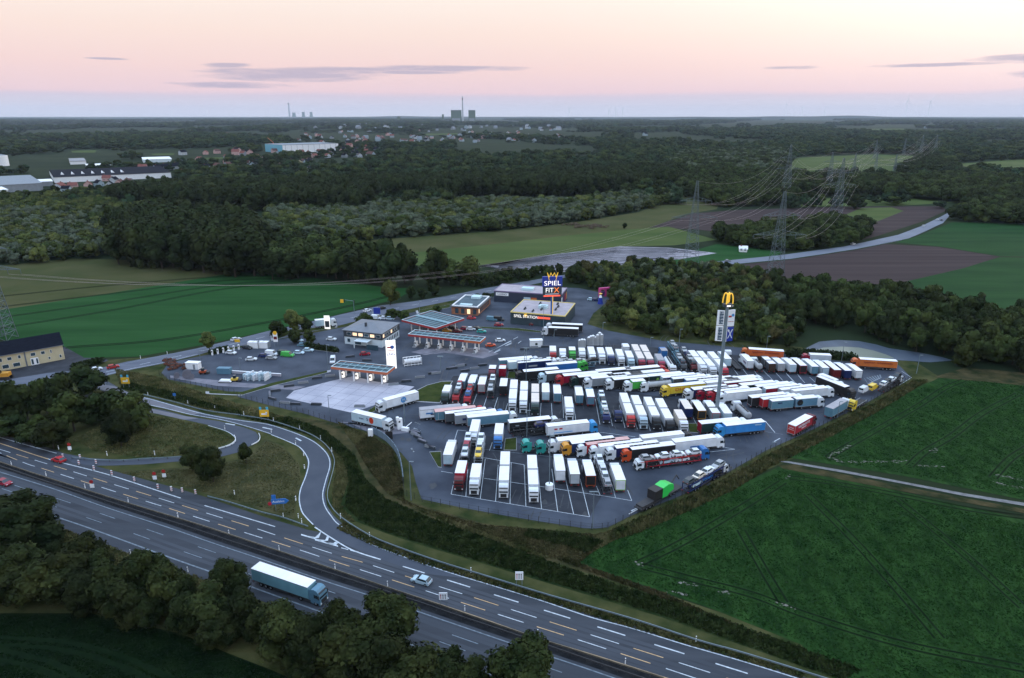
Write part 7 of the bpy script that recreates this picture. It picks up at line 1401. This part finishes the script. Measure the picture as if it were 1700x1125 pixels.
hall((-40,316),(-20,327),(14,324),7,'bright pale roofed hall cut off at the left edge',m_cwhite,m_cwhite); hall((142,277),(146,280),(182,277),5,'long low pale roof behind the factory',m_greyw,m_cwhite); hall((236,266),(238,270),(284,267),6,'cluster of pale school buildings beyond the factory',m_wh,m_cwhite); hall((115,268),(117,273),(142,270),6,'white villa like hall left behind the factory',m_cwhite,m_zinc)
X_,Y_=G(2,275); q=thing('white_silo','round white storage tank at the left edge','tank',(X_,Y_,0),0); build('tank_shell',MB().cyl((0,0,0),(0,0,20),14,20),m_cwhite,q); build('tank_roof',MB().cyl((0,0,20),(0,0,22),14,20,3),m_greyw,q)
X_,Y_=G(455,251); q=thing('construction_crane','orange construction crane beside the logistics hall','crane',(X_,Y_,0),0); build('mast',MB().box(-1,1,-1,1,0,24),m_ored,q); build('jib',MB().cyl((0,0,24),(-14,0,36),.7,5),m_ored,q)
def house(px,py,s,rz_,mw,mr,lab,grp):
    X_,Y_=G(px,py); q=thing('gabled_house',lab,'house',(X_,Y_,.02),rz_,grp); l,w_,h=11*s,9*s,5*s; build('wall',MB().prism([(-w_/2,0),(w_/2,0),(w_/2,h),(0,h+3.4*s),(-w_/2,h)],-l/2,l/2),mw,q)
    r_=MB().add([(x,y,z) for y in (-l/2-.4,l/2+.4) for x,z in ((-w_/2-.5,h-.3),(0,h+3.8*s),(w_/2+.5,h-.3),(0,h+3.45*s))],[(0,1,5,4),(1,2,6,5),(0,4,7,3),(3,7,6,2),(0,3,1),(1,3,2),(4,5,7),(5,6,7)]); o=build('roof',r_,mr,q); build('chimney',MB().box(-.5,.5,l*.2,l*.2+1,h+2.5*s,h+4.8*s),m_brick,o)
    for i in (-1,1): build('window',MB().box(-w_/2-.06,-w_/2,i*l*.25-.7,i*l*.25+.7,1.2,2.8),m_glassb,q); build('window',MB().box(i*w_*.22-.7,i*w_*.22+.7,-l/2-.06,-l/2,1.2,2.8),m_glassb,q)
rg=random.Random(12); MW=[mat('town_white',(.38,.41,.44),.8,var=.1),mat('town_blue_white',(.26,.33,.37),.8),mat('pink_render',(.45,.30,.28),.9),m_yw,m_greyw]; MR=[m_brick,m_rooft,mat('brown_tiles',(.09,.045,.04),.8),m_zinc]; WN=['white','pale blue','pinkish','yellow','grey']; RN=['red','dark','brown','grey']
HP=[(101,316,1.2,0,0),(122,313,1.0,2,0),(111,318,.9,1,1),(147,312,1.1,2,0),(183,312,1.1,0,1),(165,309,1.0,1,1),(200,308,1.0,2,2),(215,306,1.0,4,2),(190,303,1.0,0,1),(178,300,1.0,2,0),(238,283,1.3,2,0),(262,284,1.3,0,1),(276,282,1.3,0,1),(296,282,1.5,0,1),(222,279,1.0,0,1),(300,272,1,0,3),(343,280,1,0,1),(330,283,1,4,2),(305,290,1,1,1)]
HP+=[(rg.uniform(330,520),rg.uniform(262,285),rg.uniform(.9,1.3),rg.randrange(5),rg.randrange(3)) for _ in range(46)]
HP+=[(rg.uniform(560,940),rg.uniform(216,238),rg.uniform(1.0,1.8),rg.choice([0,1,4,2,1]),rg.randrange(4)) for _ in range(80)]+[(rg.uniform(500,960),rg.uniform(205,216),rg.uniform(1.6,3.0),rg.choice([0,1,4]),3) for _ in range(46)]+[(rg.uniform(20,520),rg.uniform(208,240),rg.uniform(1.2,2.2),1,rg.randrange(3)) for _ in range(14)]+[(rg.uniform(1000,1680),rg.uniform(205,235),rg.uniform(1.2,2.2),1,rg.randrange(3)) for _ in range(10)]
HP+=[(rg.uniform(300,640),rg.uniform(222,262),rg.uniform(1.0,1.7),rg.choice([0,0,1,4,2]),rg.randrange(3)) for _ in range(60)]
HC={}
def hc(*k): HC[k]=HC.get(k,0)+1; return min(39,HC[k]-1)
HP.sort()
for i,(x,y,s,a_,b_) in enumerate(HP):
    place='near the dark roofed factory' if x<330 and y>260 else 'in the village before the logistics hall' if y>255 else 'in the far town below the power station' if 480<x<970 else 'scattered in the far woods on the left' if x<500 else 'scattered in the far woods on the right'
    house(x,y,s,R(rg.uniform(0,180)),MW[a_],MR[b_],'%s %s house with %s roof %s'%(ordn(hc(place,a_,b_)),WN[a_],RN[b_],place),'houses '+place)
for k,x,y,s,lb in (('c3',375,893,.5,'white caravan like house at the copse beside the far road'),('c3',398,590,.8,'white house in the trees above the ploughed field'),('c3',540,808,.8,'white shed roof half hidden behind the nearest pylon')):
    px,py=PX(k,x,y); house(px,py,s,R(75),m_cwhite,m_cwhite,lb,'white houses among the right trees')
# power stations
def stack(px,pb,pt,r0,lab,q=None):
    X_,Y_=G(px,pb); h=ztop(Y_,pt); q=thing('chimney_stack',lab,'chimney',(X_,Y_,0),0,'tall chimneys on the horizon'); build('shaft',MB().cyl((0,0,0),(0,0,h),r0,14,r0*.7),mat('pale_concrete_stack',(.40,.42,.44),.8),q); build('red_band',MB().cyl((0,0,h*.88),(0,0,h*.93),r0*.76,14),m_brick,q)
stack(768.5,203,160,11,'tall slim chimney of the power station in the middle of the horizon'); stack(481,194.3,170,40,'tall chimney of the far left power station')
m_ps=mat('station_grey_blue',(.07,.11,.07),.8); 
def block(px0,px1,pb,pt,lab,dep=60):
    a=G(px0,pb); b=G(px1,pb); h=ztop(a[1],pt); q=thing('boiler_house',lab,'building',(a[0],a[1],0),0,'power station blocks'); w_=b[0]-a[0]; build('block',MB().box(0,w_,0,dep,0,h),m_ps,q); build('roof_rim',MB().box(-2,w_+2,-2,dep+2,h,h+5),m_greyw,q); build('plinth',MB().box(w_*.1,w_*.9,-8,0,0,h*.35),m_greyw,q)
block(749,766,203,183,'wide boiler house left of the middle chimney'); block(778,789,203,183,'narrow boiler house right of the middle chimney'); block(734,737,203,190,'slim block left of the middle power station',20); block(660,664,203,193,'small tower block in the far town',20)
for px0,w_,lb in ((485,7,'first cooling tower by the left chimney'),(501,6,'second cooling tower by the left chimney'),(514,6,'third cooling tower by the left chimney')):
    X_,Y_=G(px0+w_/2,194.3); h=ztop(Y_,186.5 if w_>6 else 185.5); r0=w_/2/F*Y_; q=thing('cooling_tower',lb,'cooling tower',(X_,Y_,0),0,'cooling towers on the left horizon'); build('shell',MB().cyl((0,0,0),(0,0,h*.7),r0,18,r0*.68).cyl((0,0,h*.7),(0,0,h),r0*.68,18,r0*.75),m_ps,q); build('basin',MB().cyl((0,0,0),(0,0,h*.05),r0*1.1,18),m_greyw,q)
# wind turbines
for i,(px,pt,pb,l,lb) in enumerate(((1303,173,193.5,9,'wind turbine left of the pair on the right horizon'),(1331,178,193.5,5,'small wind turbine right after the first one'),(1368,179,193,5,'small wind turbine before the tall pair'),(1502,167,194,15,'left one of the two tall wind turbines'),(1540,168,194,14,'right one of the two tall wind turbines'),(945,181,194,7,'wind turbine right of the middle power station'),(1010,182,194,5,'first of three small turbines in the centre right'),(1022,180,194,6,'second of three small turbines in the centre right'),(1033,180,194,7,'third of three small turbines in the centre right'),(285,186,193.5,4,'tiny wind turbine on the left horizon'),(344,185,193.5,4,'tiny wind turbine near the left hill'))):
    X_,Y_=G(px,pb); h=ztop(Y_,pt); s=Y_/F; q=thing('wind_turbine',lb,'wind turbine',(X_,Y_,0),R(i*37%60-30),'wind turbines on the horizon'); build('tower',MB().cyl((0,0,0),(0,0,h),s*.45,10,s*.28),m_cwhite,q); build('nacelle',MB().box(-s*.5,s*.5,-s*.8,s*.8,h-s*.4,h+s*.4),m_cwhite,q)
    for k in range(3):
        a=i*.7+k*2.094; build('blade',MB().cyl((0,-s*.9,h),(math.sin(a)*s*l*.9,-s*.9,h+math.cos(a)*s*l*.9),s*.28,4,s*.08),m_cwhite,q)
# pile of timber and grazing animals in the middle meadow are only a few pixels: a log heap
for i,(x,y) in enumerate(((1120,770),(1165,780),(1215,782),(1255,778))):
    X_,Y_=GK('c2',x,y); q=thing('log_heap','brown heap of cut branches in the middle meadow, %s from the left'%ordn(i),'log heap',(X_,Y_,.1),R(i*40),'branch heaps in the meadow'); b=MB(); r_=random.Random(i)
    for j in range(40): a=r_.uniform(0,6.28); x0,y0=r_.uniform(-7,7),r_.uniform(-3,3); b.cyl((x0,y0,r_.uniform(0,2.4)),(x0+3*math.cos(a),y0+3*math.sin(a),r_.uniform(0,2.4)),.25,5)
    build('branches',b,mat('dead_wood',(.10,.075,.055),.9,var=.3,scale=1),q)
X_,Y_=GK('c2',1370,785); tree(X_,Y_,5,'dark','lone dark bush in the middle meadow')
# rough growth in the ditch and along the fence
def growth(name,lab,pix,n,hmin,hmax,m,seed,sz=.35):
    P=[G(*q) for q in pix]; r=np.random.default_rng(seed); xs=[p[0] for p in P]; ys=[p[1] for p in P]; V=[];k=0
    while k<n:
        x=r.uniform(min(xs),max(xs)); y=r.uniform(min(ys),max(ys))
        if not inpoly(x,y,P): continue
        if (int(x/.35),int(y/.35)) in TG: k+=.05; continue
        k+=1; h=r.uniform(hmin,hmax); a=r.uniform(0,6.28); w_=sz*r.uniform(.5,1.3); dx,dy=math.cos(a)*w_,math.sin(a)*w_; lx,ly=r.normal()*h*.3,r.normal()*h*.3
        V+=[(x-dx,y-dy,.04),(x+dx,y+dy,.04),(x+dx*.4+lx,y+dy*.4+ly,h),(x-dx*.4+lx,y-dy*.4+ly,h)]
    V=np.array(V,np.float32); me=bpy.data.meshes.new(name); me.vertices.add(len(V)); me.vertices.foreach_set('co',V.ravel()); me.loops.add(len(V)); me.loops.foreach_set('vertex_index',np.arange(len(V),dtype=np.int32)); n=len(V)//4; me.polygons.add(n); me.polygons.foreach_set('loop_start',np.arange(n,dtype=np.int32)*4); me.update(calc_edges=True); me.materials.append(m)
    o=obj(name,me); o['kind']='stuff'; o['label']=lab; o['category']='grass'
m_weed=mat('dark_weeds',(.008,.019,.005),.9,col2=(.038,.052,.017),scale=.4); m_tall=mat('tall_grass',(.020,.036,.010),.9,col2=(.105,.095,.042),scale=.3); m_dry=mat('dry_grass',(.018,.026,.008),.9,col2=(.085,.070,.034),scale=.2)
m_leafc=mat('crop_leaves',(.006,.028,.006),.9,col2=(.030,.075,.018),scale=.35,spec=.04); m_leafd=mat('dark_crop_leaves',(.002,.010,.003),.9,col2=(.010,.024,.007),scale=.35,spec=.04); m_mowt=mat('verge_tufts',(.036,.048,.014),.9,col2=(.150,.132,.062),scale=.2,spec=.04)
growth('ditch_weeds','dark weeds filling the ditch beside the ramp and motorway',[(400,693),(470,708),(530,728),(570,762),(580,800),(572,840),(600,866),(650,886),(710,905),(800,933),(900,962),(1000,992),(1100,1022),(1200,1058),(1400,1130),(1430,1112),(1250,1047),(1130,1003),(1000,963),(900,928),(800,891),(700,855),(640,828),(606,795),(588,755),(540,715),(480,693)],20000,.1,.7,m_weed,1)
growth('fence_grass','tall grass outside the right fence of the truck park',[(1009,884),(1048,866),(1126,833),(1204,796),(1270,758),(1348,722),(1446,673),(1516,632),(1540,632),(1460,682),(1360,735),(1280,775),(1215,815),(1140,850),(1060,885),(1010,900)],12000,.25,1.0,m_tall,2)
growth('meadow_tufts','dry tufts in the rough meadow below the truck park',[(610,722),(650,745),(668,805),(670,836),(800,872),(985,888),(1000,905),(960,935),(1100,985),(1330,1085),(1250,1050),(1050,975),(860,905),(700,845),(640,815),(610,775),(590,740)],15000,.15,.6,m_dry,3)
growth('ditch_crest','dark growth on the crest of the ditch',[(880,880),(960,890),(1000,900),(975,920),(930,905),(870,892)],2500,.3,1.0,m_weed,4)
growth('yard_bank_growth','weeds on the bank between the ramp and the cable drum yard',[(190,612),(260,625),(330,650),(400,672),(440,682),(500,700),(440,696),(390,686),(330,680),(270,655),(200,640)],9000,.08,.5,m_mowt,5,.3)
growth('ditch_weeds','dark weeds along the ditch beside the worn ramp',[(200,645),(260,657),(330,675),(400,690),(400,684),(340,668),(280,650),(215,636)],3500,.2,.9,m_weed,25)
growth('rail_grass','grass strip under the long guardrail',[(560,878),(610,902),(700,936),(800,966),(900,997),(1050,1043),(1230,1096),(1330,1126),(1345,1120),(1230,1086),(1050,1030),(900,986),(800,955),(700,922),(615,892),(570,866)],6000,.1,.5,m_tall,6)
growth('crop_leaves','fine crop leaves of the near right field',[(1020,895),(1130,856),(1300,780),(1700,870),(1860,905),(1860,1200),(1500,1200),(1330,1066),(1180,1006),(1080,971),(950,928)],70000,.05,.30,m_leafc,11,.22)
growth('crop_leaves','fine crop leaves of the upper right field',[(1320,757),(1420,702),(1530,644),(1590,630),(1640,634),(1860,660),(1860,870),(1700,826),(1500,786)],45000,.05,.30,m_leafc,12,.25)
growth('crop_leaves','fine leaves of the dark field at bottom left',[(-20,1022),(150,1022),(300,1056),(450,1116),(520,1150),(-20,1150)],22000,.05,.28,m_leafd,13,.16)
growth('verge_tufts','mown grass tufts on the triangle by the loop ramp',[(195,784),(330,778),(412,763),(442,732),(470,744),(495,770),(498,800),(490,830),(488,858),(430,842),(300,806),(220,790)],9000,.05,.28,m_mowt,14,.25)
growth('verge_tufts','grass tufts of the junction lawn',[(160,750),(240,760),(300,756),(360,743),(388,730),(370,716),(340,706),(290,696),(250,690),(180,700),(120,730)],9000,.05,.35,m_mowt,15,.28)
growth('verge_tufts','grass tufts on the slope below the truck park',[(560,700),(620,725),(655,750),(668,800),(672,836),(800,872),(985,888),(1005,884),(1120,842),(960,930),(900,926),(800,890),(700,850),(645,820),(615,780),(595,745)],24000,.08,.45,m_mowt,16,.3)
growth('verge_tufts','grass tufts between hedge belt and motorway shoulder',[(100,875),(180,905),(260,935),(340,960),(420,992),(400,1010),(300,985),(200,945),(100,910)],5000,.08,.4,m_mowt,17,.25)
growth('verge_tufts','grass tufts on the bank outside the ramp curve',[(545,735),(575,760),(578,800),(566,838),(590,866),(570,866),(552,842),(551,815),(558,780),(553,758),(530,728)],4000,.06,.35,m_mowt,26,.25)
# ------------------------------------------------------------ haze
hz=MB().box(-24000,24000,-900,30500,-1,420); o=build('haze',hz,None); o['kind']='stuff'; o['label']='thin evening haze over the plain'; o['category']='haze'
hm=bpy.data.materials.new('haze_air'); hm.use_nodes=True; t=hm.node_tree; t.nodes.clear(); v=t.nodes.new('ShaderNodeVolumePrincipled'); v.inputs['Color'].default_value=(.74,.85,1.0,1); v.inputs['Density'].default_value=.000021; v.inputs['Anisotropy'].default_value=0
ou=t.nodes.new('ShaderNodeOutputMaterial'); t.links.new(v.outputs[0],ou.inputs['Volume']); o.data.materials.append(hm)
SC.cycles.volume_bounces=0
